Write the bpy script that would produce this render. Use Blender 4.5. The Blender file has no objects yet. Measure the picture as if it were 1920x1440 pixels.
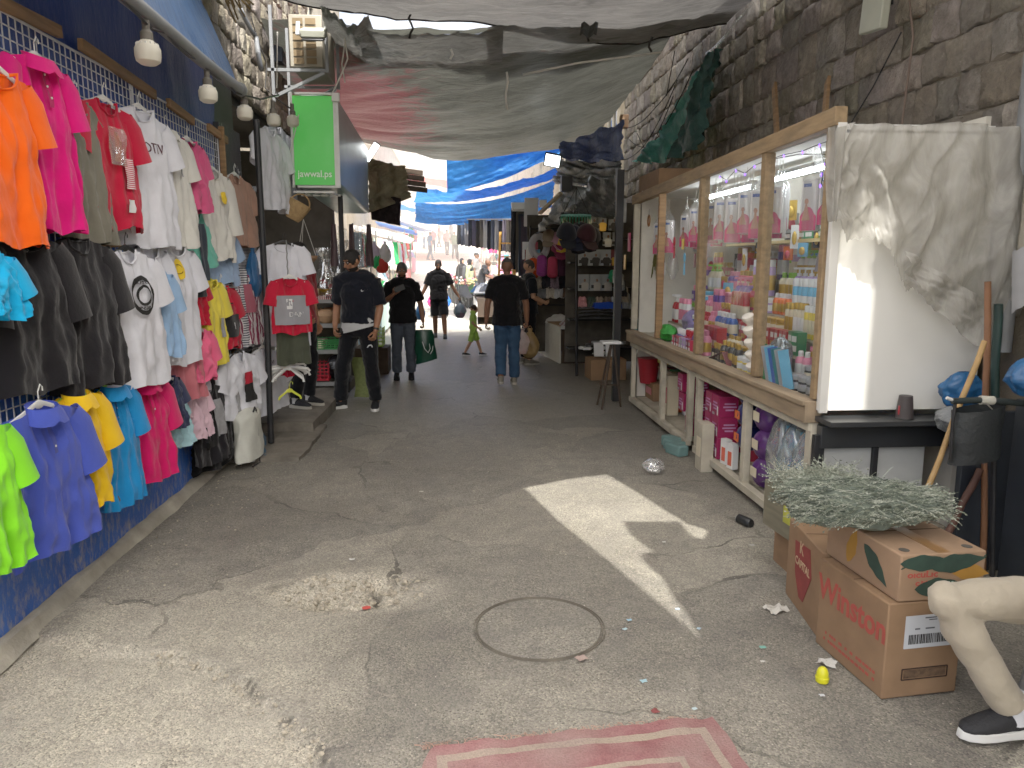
import bpy, bmesh, math, random
import numpy as np
from mathutils import Vector, Matrix, noise
from mathutils.geometry import delaunay_2d_cdt
V = Vector
sc = bpy.context.scene
COL = sc.collection
RND = random.Random(11)
pi = math.pi

# ------------------------------------------------------------------ camera
CAMH, F = 1.70, 1400.0
PITCH = math.atan(230 / F)
YAW = math.atan(105 / F * math.cos(PITCH))
cam_d = bpy.data.cameras.new('camera')
cam = bpy.data.objects.new('camera', cam_d); COL.objects.link(cam)
cam.location = (0, 0, CAMH); cam.rotation_euler = (pi / 2 - PITCH, 0, -YAW)
cam_d.sensor_width = 36; cam_d.lens = 36 * F / 1920; cam_d.clip_start = .05; cam_d.clip_end = 600
sc.camera = cam
_f = V((math.sin(YAW) * math.cos(PITCH), math.cos(YAW) * math.cos(PITCH), -math.sin(PITCH)))
_r = V((math.cos(YAW), -math.sin(YAW), 0)); _u = _r.cross(_f)
def ray(px, py): return _f + _r * ((px - 960) / F) + _u * ((720 - py) / F)
def GX(px, py, X): d = ray(px, py); t = X / d.x; return V((X, d.y * t, CAMH + d.z * t))
def GY(px, py, Y): d = ray(px, py); t = Y / d.y; return V((d.x * t, Y, CAMH + d.z * t))
def GZ(px, py, z=0.): d = ray(px, py); t = (z - CAMH) / d.z; return V((d.x * t, d.y * t, z))

# ------------------------------------------------------------------ ground profile: the street climbs beyond the covered part
def zg(y):
    if y < 20: return 0.
    if y < 30: return .0042 * (y - 20) ** 2
    return .42 + .084 * (y - 30)

# ------------------------------------------------------------------ mesh builder
def frame(t):
    t = t.normalized(); a = V((0, 0, 1)) if abs(t.z) < .9 else V((1, 0, 0))
    u = t.cross(a).normalized(); return u, t.cross(u).normalized()
class MB:
    def __init__(s): s.v = []; s.f = []; s.m = []; s.mi = 0
    def add(s, vs, fs, m=None):
        o = len(s.v); s.v += [tuple(m @ V(p)) for p in vs] if m else [tuple(p) for p in vs]
        s.f += [tuple(i + o for i in f) for f in fs]; s.m += [s.mi] * len(fs); return s
    def box(s, c, d, m=None, tp=1.):
        x, y, z = d[0] / 2, d[1] / 2, d[2] / 2
        vs = [(c[0] + a * x * (tp if k > 0 else 1), c[1] + b * y * (tp if k > 0 else 1), c[2] + k * z) for k in (-1, 1) for a, b in ((-1, -1), (1, -1), (1, 1), (-1, 1))]
        return s.add(vs, [(3, 2, 1, 0), (4, 5, 6, 7), (0, 1, 5, 4), (1, 2, 6, 5), (2, 3, 7, 6), (3, 0, 4, 7)], m)
    def bar(s, p, q, w, h, up=None):
        p, q = V(p), V(q); t = (q - p).normalized()
        if up is None: u, n = frame(t)
        else: u = t.cross(V(up)).normalized(); n = u.cross(t).normalized()
        vs = [b + u * (a * w / 2) + n * (c * h / 2) for b in (p, q) for a, c in ((-1, -1), (1, -1), (1, 1), (-1, 1))]
        return s.add(vs, [(3, 2, 1, 0), (4, 5, 6, 7), (0, 1, 5, 4), (1, 2, 6, 5), (2, 3, 7, 6), (3, 0, 4, 7)])
    def tube(s, pts, r, n=8, cap=True, ax=None, m=None):
        """r: number, list of numbers or list of (ru, rv); ax: fixed u axis"""
        pts = [V(p) for p in pts]; k = len(pts); vs = []; u = None
        for i, p in enumerate(pts):
            t = (pts[min(i + 1, k - 1)] - pts[max(i - 1, 0)])
            t = t.normalized() if t.length > 1e-9 else V((0, 0, 1))
            if ax is not None: u = V(ax) - t * t.dot(V(ax))
            elif u is None: u = frame(t)[0]
            else: u = u - t * t.dot(u)
            u.normalize(); w = t.cross(u)
            ri = r[i] if isinstance(r, (list, tuple)) else r
            ru, rv = ri if isinstance(ri, (list, tuple)) else (ri, ri)
            for j in range(n):
                a = 2 * pi * j / n; vs.append(p + u * (ru * math.cos(a)) + w * (rv * math.sin(a)))
        fs = [(i * n + j, i * n + (j + 1) % n, (i + 1) * n + (j + 1) % n, (i + 1) * n + j) for i in range(k - 1) for j in range(n)]
        if cap: fs += [tuple(range(n - 1, -1, -1)), tuple((k - 1) * n + j for j in range(n))]
        return s.add(vs, fs, m)
    def limb(s, pts, r, n=12, ax=None):
        """tube with rounded ends, for flesh"""
        pts = [V(p) for p in pts]; P = [pts[0]]; g = lambda q: q if isinstance(q, (tuple, list)) else (q, q)
        r = [g(q) for q in r]
        a = (pts[0] - pts[1]).normalized(); b = (pts[-1] - pts[-2]).normalized()
        P = []; Rr = []
        for k in (.95, .75, .4): P.append(pts[0] + a * (min(r[0]) * k)); q = math.sqrt(1 - k * k); Rr.append((r[0][0] * q, r[0][1] * q))
        P += pts; Rr += r
        for k in (.4, .75, .95): P.append(pts[-1] + b * (min(r[-1]) * k)); q = math.sqrt(1 - k * k); Rr.append((r[-1][0] * q, r[-1][1] * q))
        return s.tube(P, Rr, n, True, ax)
    def lathe(s, prof, n=16, c=(0, 0, 0), m=None):
        vs = [(c[0] + r * math.cos(2 * pi * j / n), c[1] + r * math.sin(2 * pi * j / n), c[2] + z) for r, z in prof for j in range(n)]
        fs = [(i * n + j, i * n + (j + 1) % n, (i + 1) * n + (j + 1) % n, (i + 1) * n + j) for i in range(len(prof) - 1) for j in range(n)]
        fs += [tuple(range(n - 1, -1, -1)), tuple((len(prof) - 1) * n + j for j in range(n))]
        return s.add(vs, fs, m)
    def ell(s, c, r, nu=14, nv=9, m=None):
        if not isinstance(r, (tuple, list)): r = (r, r, r)
        vs = [(0, 0, -r[2])]; 
        for i in range(1, nv):
            a = -pi / 2 + pi * i / nv
            vs += [(r[0] * math.cos(a) * math.cos(2 * pi * j / nu), r[1] * math.cos(a) * math.sin(2 * pi * j / nu), r[2] * math.sin(a)) for j in range(nu)]
        vs.append((0, 0, r[2])); L = len(vs) - 1
        fs = [(0, 1 + (j + 1) % nu, 1 + j) for j in range(nu)]
        fs += [(1 + i * nu + j, 1 + i * nu + (j + 1) % nu, 1 + (i + 1) * nu + (j + 1) % nu, 1 + (i + 1) * nu + j) for i in range(nv - 2) for j in range(nu)]
        b = 1 + (nv - 2) * nu; fs += [(b + j, b + (j + 1) % nu, L) for j in range(nu)]
        M_ = Matrix.Translation(V(c)) @ (m if m else Matrix.Identity(4))
        return s.add(vs, fs, M_)
    def grid(s, fn, nu, nv, keep=None):
        o = len(s.v); s.v += [tuple(fn(i / nu, j / nv)) for j in range(nv + 1) for i in range(nu + 1)]
        fs = [(o + j * (nu + 1) + i, o + j * (nu + 1) + i + 1, o + (j + 1) * (nu + 1) + i + 1, o + (j + 1) * (nu + 1) + i) for j in range(nv) for i in range(nu) if keep is None or keep((i + .5) / nu, (j + .5) / nv)]
        s.f += fs; s.m += [s.mi] * len(fs); return s
    def prism(s, poly, h, m=None):
        n = len(poly); vs = [(p[0], p[1], 0) for p in poly] + [(p[0], p[1], h) for p in poly]
        return s.add(vs, [tuple(range(n - 1, -1, -1)), tuple(range(n, 2 * n))] + [(i, (i + 1) % n, n + (i + 1) % n, n + i) for i in range(n)], m)
    def mesh(s, name, smooth=35):
        me = bpy.data.meshes.new(name); me.from_pydata([tuple(p) for p in s.v], [], s.f)
        if any(s.m): me.polygons.foreach_set('material_index', s.m)
        if smooth:
            me.polygons.foreach_set('use_smooth', [True] * len(me.polygons))
            if smooth < 180: me.set_sharp_from_angle(angle=math.radians(smooth))
        me.update(); return me
    def build(s, name, mat, parent=None, bev=0, smooth=35, loc=None, sub=0, rz=0):
        return link(name, s.mesh(name, smooth), mat, parent, bev, loc, sub, rz)
def link(name, me, mat, parent=None, bev=0, loc=None, sub=0, rz=0):
    o = bpy.data.objects.new(name, me); COL.objects.link(o)
    for m in (mat if isinstance(mat, (list, tuple)) else [mat]): me.materials.append(m)
    if parent: o.parent = parent
    if loc is not None: o.location = loc
    if rz: o.rotation_euler[2] = rz
    if bev:
        b = o.modifiers.new('bevel', 'BEVEL'); b.width = bev; b.segments = 2; b.limit_method = 'ANGLE'; b.angle_limit = .6
    if sub:
        b = o.modifiers.new('sub', 'SUBSURF'); b.levels = b.render_levels = sub
    return o
def tag(o, label=None, cat=None, group=None, kind=None):
    if label: o['label'] = label
    if cat: o['category'] = cat
    if group: o['group'] = group
    if kind: o['kind'] = kind
    return o
def thing(name, label, cat, loc=(0, 0, 0), rz=0, group=None):
    o = bpy.data.objects.new(name, None); COL.objects.link(o); o.location = loc; o.rotation_euler[2] = rz
    o.empty_display_size = .05
    return tag(o, label, cat, group)
def copy_tree(o, parent=None):
    c = o.copy(); COL.objects.link(c); c.parent = parent
    for ch in o.children: copy_tree(ch, c)
    return c
def dup(o, loc, rz=0, label=None, group=None, scale=None):
    c = copy_tree(o); c.location = loc; c.rotation_euler[2] = rz
    if scale: c.scale = scale if isinstance(scale, (tuple, list)) else (scale,) * 3
    if label: c['label'] = label
    if group: c['group'] = group
    return c
def text(s, size, mat, parent=None, m=None, name='lettering', ext=.0012, sx=1., bold=0., sp=1., align='CENTER'):
    cu = bpy.data.curves.new(name, 'FONT'); cu.body = s; cu.size = size; cu.extrude = ext; cu.align_x = align; cu.align_y = 'CENTER'
    cu.offset = bold; cu.space_character = sp; cu.resolution_u = 3
    o = bpy.data.objects.new(name, cu); COL.objects.link(o)
    dg = bpy.context.evaluated_depsgraph_get(); me = bpy.data.meshes.new_from_object(o.evaluated_get(dg))
    bpy.data.objects.remove(o); bpy.data.curves.remove(cu)
    me.transform(Matrix.Diagonal((sx, 1, 1, 1)))
    if m: me.transform(m)
    me.materials.clear(); return link(name, me, mat, parent)
def basis(o, x, y):
    x = V(x).normalized(); z = x.cross(V(y)).normalized(); y = z.cross(x)
    return Matrix(((x.x, y.x, z.x, o[0]), (x.y, y.y, z.y, o[1]), (x.z, y.z, z.z, o[2]), (0, 0, 0, 1)))
def remesh(mb, vox, it=3, fac=.5, name='body'):
    me = mb.mesh(name, 0); o = bpy.data.objects.new('tmp', me); COL.objects.link(o)
    r = o.modifiers.new('r', 'REMESH'); r.mode = 'VOXEL'; r.voxel_size = vox
    s = o.modifiers.new('s', 'SMOOTH'); s.factor = fac; s.iterations = it
    dg = bpy.context.evaluated_depsgraph_get(); out = bpy.data.meshes.new_from_object(o.evaluated_get(dg))
    bpy.data.objects.remove(o); bpy.data.meshes.remove(me)
    out.polygons.foreach_set('use_smooth', [True] * len(out.polygons)); out.name = name
    return out
def nz(x, y=0., z=0.): return noise.noise(V((x, y, z)))
def fbm(x, y, z=0., o=4): return noise.fractal(V((x, y, z)), 1., 2., o)
def lerp(a, b, t): return a + (b - a) * t
def sstep(a, b, x): t = min(1, max(0, (x - a) / (b - a))); return t * t * (3 - 2 * t)

# ------------------------------------------------------------------ materials
_MC = {}
def srgb(h):
    h = h.lstrip('#'); c = [int(h[i:i + 2], 16) / 255 for i in (0, 2, 4)]
    return tuple(x / 12.92 if x < .04045 else ((x + .055) / 1.055) ** 2.4 for x in c)
class NT:
    def __init__(s, name):
        s.mat = bpy.data.materials.new(name); s.mat.use_nodes = True; s.t = s.mat.node_tree; s.t.nodes.clear(); s.out = s.n('OutputMaterial')
    def n(s, ty, inp=None, **kw):
        x = s.t.nodes.new('ShaderNode' + ty)
        for k, v in kw.items(): setattr(x, k, v)
        for k, v in (inp or {}).items(): s.set(x.inputs[k], v)
        return x
    def set(s, sock, v):
        if hasattr(v, 'is_output'): s.t.links.new(v, sock)
        elif hasattr(v, 'outputs'): s.t.links.new(v.outputs[0], sock)
        elif isinstance(v, tuple) and len(v) == 3 and sock.type == 'RGBA': sock.default_value = (*v, 1)
        else: sock.default_value = v
    def mix(s, f, a, b, mode='MIX'):
        x = s.n('Mix', data_type='RGBA', blend_type=mode); s.set(x.inputs[0], f); s.set(x.inputs[6], a); s.set(x.inputs[7], b); return x.outputs[2]
    def math(s, op, a, b=0.): x = s.n('Math', operation=op); s.set(x.inputs[0], a); s.set(x.inputs[1], b); return x.outputs[0]
    def ramp(s, f, pts):
        x = s.n('ValToRGB'); s.set(x.inputs[0], f); e = x.color_ramp.elements
        while len(e) < len(pts): e.new(.5)
        for el, (p, c) in zip(e, pts): el.position = p; el.color = (*c, 1) if isinstance(c, tuple) else (c, c, c, 1)
        return x.outputs[0]
    def noise(s, vec, sc_, det=4, rough=.55, dist=0.): return s.n('TexNoise', {'Vector': vec, 'Scale': sc_, 'Detail': det, 'Roughness': rough, 'Distortion': dist}).outputs[0]
    def fin(s, sh): s.t.links.new(sh.outputs[0] if hasattr(sh, 'outputs') else sh, s.out.inputs[0]); return s.mat
def mat(name, col, rough=.75, var=.18, scale=6., bump=.0, bscale=60., metal=0., trans=0., tcol=None, dirt=0., dcol=(.08, .07, .055), spec=.4, coat=0., alpha=1., stripes=None, emit=0., rnd=0., stretch=None, sheen=0.):
    if name in _MC: return _MC[name]
    if isinstance(col, str): col = srgb(col)
    t = NT(name); tc = t.n('TexCoord').outputs['Object']
    vec = tc
    if stretch: vec = t.n('Mapping', {'Vector': tc, 'Scale': stretch}).outputs[0]
    n1 = t.noise(vec, scale, 5)
    lo = tuple(max(0, c * (1 - var)) for c in col); hi = tuple(min(.95, c * (1 + var)) for c in col)
    c = t.ramp(n1, [(.3, lo), (.7, hi)])
    if stripes:
        axis, freq, c2, duty = stripes
        sx = t.n('SeparateXYZ', {0: tc}).outputs[axis]
        fr = t.math('FRACT', t.math('MULTIPLY', sx, freq))
        c = t.mix(t.math('LESS_THAN', fr, duty), c, c2)
    if dirt:
        n2 = t.noise(tc, scale * .37 + .6, 6, .65)
        c = t.mix(t.ramp(n2, [(.5 - .0, 0.), (.72, min(1., dirt))]), c, dcol)
    if rnd:
        oi = t.n('ObjectInfo').outputs['Random']
        c = t.n('HueSaturation', {'Hue': .5, 'Saturation': 1., 'Value': t.n('MapRange', {0: oi, 3: 1 - rnd, 4: 1 + rnd}).outputs[0], 'Color': c}).outputs[0]
    p = t.n('BsdfPrincipled', {'Base Color': c, 'Roughness': rough, 'Metallic': metal, 'Specular IOR Level': spec, 'Coat Weight': coat, 'Alpha': alpha})
    if sheen: p.inputs['Sheen Weight'].default_value = sheen
    if emit: t.set(p.inputs['Emission Color'], c); p.inputs['Emission Strength'].default_value = emit
    if bump:
        b = t.n('Bump', {'Strength': bump, 'Distance': .02, 'Height': t.noise(vec, bscale, 4, .6)}); t.set(p.inputs['Normal'], b)
    sh = p
    if trans:
        tr = t.n('BsdfTranslucent', {'Color': tcol if tcol else c}); sh = t.n('MixShader', {0: trans, 1: p, 2: tr})
    _MC[name] = t.fin(sh); return _MC[name]
def fab(hexcol, nm=None, **kw):
    return mat('fabric ' + (nm or hexcol), hexcol, rough=.9, var=kw.pop('var', .07), scale=9, bump=kw.pop('bump', .25), bscale=18, spec=.15, sheen=.15, **kw)
def clear(name, tint=(.9, .93, .93), haze=.12, rough=.08, ref=.12, fk=.4):
    """thin clear film or pane: mostly see-through, a glossy share and a little milky haze"""
    if name in _MC: return _MC[name]
    t = NT(name); tc = t.n('TexCoord').outputs['Object']
    fr = t.n('LayerWeight', {'Blend': .25}).outputs['Facing']
    g = t.n('BsdfGlossy', {'Color': (.95, .95, .95), 'Roughness': rough})
    b = t.n('Bump', {'Strength': .25 if haze > .1 else .02, 'Distance': .02, 'Height': t.noise(tc, 14, 3)}); t.set(g.inputs['Normal'], b)
    tr = t.n('BsdfTransparent', {'Color': tint}); df = t.n('BsdfDiffuse', {'Color': (.75, .76, .74)})
    hz = t.math('MULTIPLY', t.ramp(t.noise(tc, 5, 4), [(.3, .4), (.75, 1.)]), haze)
    s1 = t.n('MixShader', {0: hz, 1: tr, 2: df})
    s2 = t.n('MixShader', {0: t.math('ADD', t.math('MULTIPLY', fr, fk), ref), 1: s1, 2: g})
    _MC[name] = t.fin(s2); return _MC[name]
def glow(name, col, st):
    if name in _MC: return _MC[name]
    t = NT(name); _MC[name] = t.fin(t.n('Emission', {'Color': col, 'Strength': st})); return _MC[name]
WOOD = mat('pale wood', '#8a6a48', rough=.75, var=.3, scale=3, stretch=(1, 1, 12), bump=.2, bscale=30, dirt=.35)
WOODY = mat('raw pine wood', '#8a7252', rough=.7, var=.28, scale=4, stretch=(6, 1, 6), bump=.2, bscale=30, dirt=.25)
WOODW = mat('whitewashed wood', '#b3ab98', rough=.8, var=.2, scale=5, bump=.2, dirt=.5)
DARKW = mat('old dark wood', '#3a2e24', rough=.8, var=.3, scale=6, bump=.3, bscale=25)
STEEL = mat('grey steel', '#8b8c8a', rough=.45, var=.12, scale=8, metal=.6, dirt=.3)
DSTEEL = mat('dark steel', '#202124', rough=.5, var=.2, metal=.3, dirt=.2, dcol=(.12, .1, .08))
ZINC = mat('galvanised pipe', '#777a7d', rough=.5, var=.15, metal=.3, dirt=.3)
WPLA = mat('white plastic', '#d8d8d4', rough=.4, var=.05, spec=.5)
BPLA = mat('black plastic', '#17181a', rough=.45, var=.1, spec=.5)
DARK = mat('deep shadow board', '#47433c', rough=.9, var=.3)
GLASS = clear('shop glass', (.96, .97, .97), .03, .03, .012, .06)
FILM = clear('cellophane film', (.94, .95, .95), .10, .12, .08, .25)
CARD = mat('brown cardboard', '#84664a', rough=.85, var=.12, scale=7, bump=.06, bscale=40, dirt=.12, dcol=(.16, .11, .07))
CARD2 = mat('light cardboard', '#93755a', rough=.85, var=.1, scale=7, bump=.06, dirt=.15, dcol=(.2, .14, .09))
# ------------------------------------------------------------------ light
SUN = V((.12, -.56, .82)).normalized()
w = bpy.data.worlds.new('World'); sc.world = w; w.use_nodes = True
nt = w.node_tree; bg = nt.nodes['Background']
sky = nt.nodes.new('ShaderNodeTexSky'); sky.sky_type = 'NISHITA'; sky.sun_disc = False
sky.sun_elevation = math.asin(SUN.z); sky.sun_rotation = math.atan2(SUN.x, SUN.y); sky.air_density = 1.; sky.dust_density = 8.; sky.ozone_density = .7
hs = nt.nodes.new('ShaderNodeHueSaturation'); hs.inputs['Saturation'].default_value = .5; hs.inputs['Value'].default_value = 1.15
nt.links.new(sky.outputs[0], hs.inputs['Color']); nt.links.new(hs.outputs[0], bg.inputs[0]); bg.inputs[1].default_value = .40
ld = bpy.data.lights.new('sun', 'SUN'); ld.energy = 8.5; ld.angle = math.radians(.5); ld.color = (1, .95, .86)
lo = bpy.data.objects.new('sun', ld); COL.objects.link(lo); lo.rotation_euler = SUN.to_track_quat('Z', 'Y').to_euler(); lo.location = SUN * 40
sc.view_settings.view_transform = 'Standard'; sc.view_settings.look = 'None'; sc.view_settings.exposure = 0; sc.view_settings.gamma = 1.25
sc.render.engine = 'CYCLES'
cy = sc.cycles; cy.use_denoising = True; cy.max_bounces = 9; cy.diffuse_bounces = 5; cy.glossy_bounces = 3; cy.transmission_bounces = 6; cy.transparent_max_bounces = 16
cy.sample_clamp_indirect = 6; cy.caustics_reflective = False; cy.caustics_refractive = False; cy.blur_glossy = 1.

# ------------------------------------------------------------------ ground
def lin(a, b, st): n = max(1, round((b - a) / st)); return [a + (b - a) * i / n for i in range(n)]
xs = [-14, -8, -5, -3.6, -2.8] + lin(-2.3, 3.3, .028) + [3.3, 4.5, 7, 14]
ys = [-24, -14, -8, -4, -2, -.5] + lin(.6, 7.2, .03) + lin(7.2, 10, .1) + lin(10, 20, .4) + lin(20, 32, .7) + lin(32, 130, 4) + [130]
hole_c = GZ(655, 1110); man_c = GZ(1011, 1176)
edge = [GZ(*p) for p in ((150, 1200), (300, 1225), (385, 1235), (450, 1270), (515, 1325), (575, 1370), (605, 1410), (640, 1500))]
def edge_side(x, y):
    best = None
    for a, b in zip(edge[:-1], edge[1:]):
        d = b - a; t = max(0, min(1, ((x - a.x) * d.x + (y - a.y) * d.y) / (d.x ** 2 + d.y ** 2)))
        qx, qy = x - a.x - d.x * t, y - a.y - d.y * t; r = math.hypot(qx, qy)
        if best is None or r < best[0]: best = (r, d.x * (y - a.y) - d.y * (x - a.x))
    return best[0] if best[1] < 0 else -best[0]
verts = []; cols = []
for y in ys:
    for x in xs:
        z = zg(y); a = b = 0.
        if -2.4 < x < 3.4 and .5 < y < 9:
            near = 1 - sstep(7, 9, y)
            md = math.hypot(x - man_c.x, y - man_c.y); flat = sstep(.34, .52, md)
            z += near * flat * (.012 * fbm(x * .7, y * .7, 3, 3) + .0035 * fbm(x * 7, y * 7, 1, 3))
            z -= .004 * (1 - flat)
            wx, wy = x + .07 * fbm(x * 4, y * 4, 8), y + .09 * fbm(x * 4, y * 4, 18)
            d = math.hypot((wx - hole_c.x) / .42, (wy - hole_c.y) / .24)
            k = 1 - sstep(.55, 1.0, d)
            z -= k * (.030 + .05 * fbm(x * 9, y * 9, 5)) - .012 * (1 - sstep(.7, 1.7, d)) * fbm(x * 16, y * 16, 7); a = max(a, 1. * (1 - sstep(.7, 1.5, d))); b = max(b, .55 * math.exp(-((d - .95) / .10) ** 2) * sstep(-.1, .3, fbm(x * 8, y * 8, 61)))
            d2 = math.hypot((wx - hole_c.x - .13) / .035, (wy - hole_c.y + .02) / .15); z -= .05 * (1 - sstep(.5, 1., d2)); b = max(b, .9 * (1 - sstep(.4, 1., d2)))
            if y < 4.2 and x < .6:
                e = edge_side(x + .06 * fbm(x * 6, y * 6, 2), y + .06 * fbm(x * 6, y * 6, 12))
                k = sstep(-.012, .012, e)
                z -= .032 * k * (1 - sstep(.3, .9, e)) + (.008 * fbm(x * 14, y * 14, 4) * k)
                a = max(a, k * .75 * (1 - sstep(.25, 1.2, e) * .5)); b = max(b, .95 * math.exp(-(e / .010) ** 2) * sstep(.0, .2, x + 1.1) * sstep(-.25, .2, fbm(x * 5, y * 5, 33)))
        a = max(a, .55 * sstep(-.1, .5, fbm(x * .9, y * .7, 40)) * (1 - sstep(3.2, 4.6, y)), 1. if y < 1.5 else 0, 1. * sstep(17, 22, y))  # ground paled for bounce light behind the camera and sun glare far off
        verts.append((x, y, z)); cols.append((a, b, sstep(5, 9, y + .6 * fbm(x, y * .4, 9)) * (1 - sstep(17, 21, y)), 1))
nx = len(xs)
me = bpy.data.meshes.new('street'); me.from_pydata(verts, [], [(j * nx + i, j * nx + i + 1, (j + 1) * nx + i + 1, (j + 1) * nx + i) for j in range(len(ys) - 1) for i in range(nx - 1)])
at = me.color_attributes.new('wear_and_light', 'FLOAT_COLOR', 'POINT'); at.data.foreach_set('color', [c for q in cols for c in q])
me.polygons.foreach_set('use_smooth', [True] * len(me.polygons))
def ground_mat(name, masks=True, tint=1.):
    t = NT(name); tc = t.n('TexCoord').outputs['Object']
    big = t.noise(tc, .9, 5, .6); mid = t.noise(tc, 6, 6, .68); fine = t.noise(tc, 60, 4, .7)
    c = t.ramp(big, [(.3, tuple(tint * q for q in (.20, .186, .154))), (.72, tuple(tint * q for q in (.355, .334, .28)))])
    c = t.mix(t.ramp(mid, [(.36, .75), (.6, 0.)]), c, tuple(tint * q for q in (.18, .165, .148)))
    if masks:
        at_ = t.n('VertexColor', layer_name='wear_and_light').outputs[0]; sp = t.n('SeparateColor', {0: at_})
        c = t.mix(t.math('MULTIPLY', sp.outputs[0], t.ramp(mid, [(.3, .6), (.6, 1.)])), c, (.47, .435, .36))
        c = t.mix(t.n('MapRange', {0: t.n('SeparateXYZ', {0: tc}).outputs[1], 1: 17., 2: 22.}).outputs[0], c, (.84, .80, .72))  # strong sunlight painted in: far ground bleached with distance
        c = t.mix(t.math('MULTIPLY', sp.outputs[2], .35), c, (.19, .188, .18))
        c = t.mix(sp.outputs[1], c, (.04, .036, .03))
    if masks:
        dv = t.n('VectorMath', {0: tc, 1: t.n('VectorMath', {0: t.n('TexNoise', {'Vector': tc, 'Scale': 2.2, 'Detail': 5.}).outputs['Color'], 1: (.55, .55, 0.)}, operation='MULTIPLY').outputs[0]}, operation='ADD').outputs[0]
        ce = t.n('TexVoronoi', {'Vector': dv, 'Scale': .62}, feature='DISTANCE_TO_EDGE').outputs[0]; cc = t.n('SeparateColor', {0: t.n('TexVoronoi', {'Vector': dv, 'Scale': .62}).outputs['Color']}).outputs[0]
        c = t.mix(1., c, t.ramp(cc, [(.1, (.66, .66, .665)), (.9, (.92, .915, .895))]), 'MULTIPLY')
        ck = t.math('MULTIPLY', t.math('LESS_THAN', ce, t.math('MULTIPLY', mid, .011)), t.ramp(t.noise(tc, 1.7, 3), [(.47, 0.), (.63, .8)])); c = t.mix(ck, c, (.05, .045, .038))
    v = t.n('TexVoronoi', {'Vector': tc, 'Scale': 140., 'Randomness': 1.}); vd = v.outputs['Distance']
    vc = t.n('SeparateColor', {0: v.outputs['Color']})
    agg = t.ramp(vc.outputs[0], [(.0, (.25, .24, .22)), (.25, (.62, .6, .56)), (.5, (.95, .94, .9)), (.8, (1.2, 1.16, 1.1)), (1., (1.9, 1.8, 1.65))])
    c = t.mix(t.ramp(t.noise(tc, 3.1, 4, .6), [(.3, .38), (.7, .72)]), c, agg, 'MULTIPLY')
    pit = t.n('TexVoronoi', {'Vector': tc, 'Scale': 62., 'Randomness': 1.})
    pm = t.math('LESS_THAN', pit.outputs['Distance'], t.n('MapRange', {0: mid, 1: .42, 2: .75, 3: .05, 4: .40}).outputs[0])
    c = t.mix(t.math('MULTIPLY', pm, .7), c, (.045, .04, .034))
    c = t.mix(t.math('GREATER_THAN', t.noise(tc, 70, 2, .5), .73), c, (.5, .46, .38))
    h = t.math('ADD', t.math('MULTIPLY', fine, .5), t.math('ADD', t.math('MULTIPLY', vd, -.8), t.math('MULTIPLY', pm, -.6)))
    b = t.n('Bump', {'Strength': .55, 'Distance': .008, 'Height': h})
    rg = t.n('MapRange', {0: big, 3: .62, 4: .85}).outputs[0]
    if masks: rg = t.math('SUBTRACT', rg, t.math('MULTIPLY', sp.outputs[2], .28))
    return t.fin(t.n('BsdfPrincipled', {'Base Color': c, 'Roughness': rg, 'Normal': b, 'Specular IOR Level': .35}))
ASPH = ground_mat('worn asphalt'); ASPH2 = ground_mat('cover fill asphalt', False, .8)
STONE_K = mat('worn kerb concrete', '#9a9486', rough=.85, var=.3, scale=5, bump=.5, bscale=30, dirt=.4, dcol=(.15, .135, .11))
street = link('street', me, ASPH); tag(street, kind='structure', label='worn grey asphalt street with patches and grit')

# kerb under the clothes wall and the concrete step before the pottery shop
m = MB()
def kf(u, v):
    y = lerp(.4, 6.75, u); pr = [(-2.06, .0), (-2.06, .058), (-2.01, .06), (-1.985, .05), (-1.975, .03), (-1.965, .012), (-1.945, -.02)]
    k = v * (len(pr) - 1); i = min(int(k), len(pr) - 2); f = k - i
    return (lerp(pr[i][0], pr[i + 1][0], f) + .007 * fbm(y * 3, v * 2, 4), y, lerp(pr[i][1], pr[i + 1][1], f) + .012 * fbm(y * 4, v * 3, 1))
m.grid(kf, 140, 12); tag(m.build('kerb', STONE_K, smooth=50), kind='structure', label='low worn concrete kerb below the blue tarpaulin')
m = MB()
def stepf(x0, x1, y0, y1, h, n=22):
    def f(u, v):
        a = min(1, max(0, (u - .06) / .88)); b = min(1, max(0, (v - .06) / .88))
        x = lerp(x0, x1, a) + .03 * fbm(u * 4, v * 4, x0); y = lerp(y0, y1, b) + .03 * fbm(u * 4, v * 4, 7)
        e = min(u, 1 - u, v, 1 - v); z = -.02 if e < .01 else h * sstep(0, .06, e)
        return (x, y, z + .012 * fbm(x * 6, y * 6, 2))
    m.grid(f, n, n)
p = GZ(505, 845); stepf(-2.5, -1.36, 6.35, 7.7, .04); stepf(-2.9, -1.42, 7.35, 12.0, .15)
tag(m.build('pavement_step', mat('trodden step concrete', '#6a645a', rough=.85, var=.35, scale=5, bump=.5, bscale=30, dirt=.5, dcol=(.07, .065, .055)), smooth=60), kind='structure', label='broken concrete step before the pottery shop')

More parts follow.
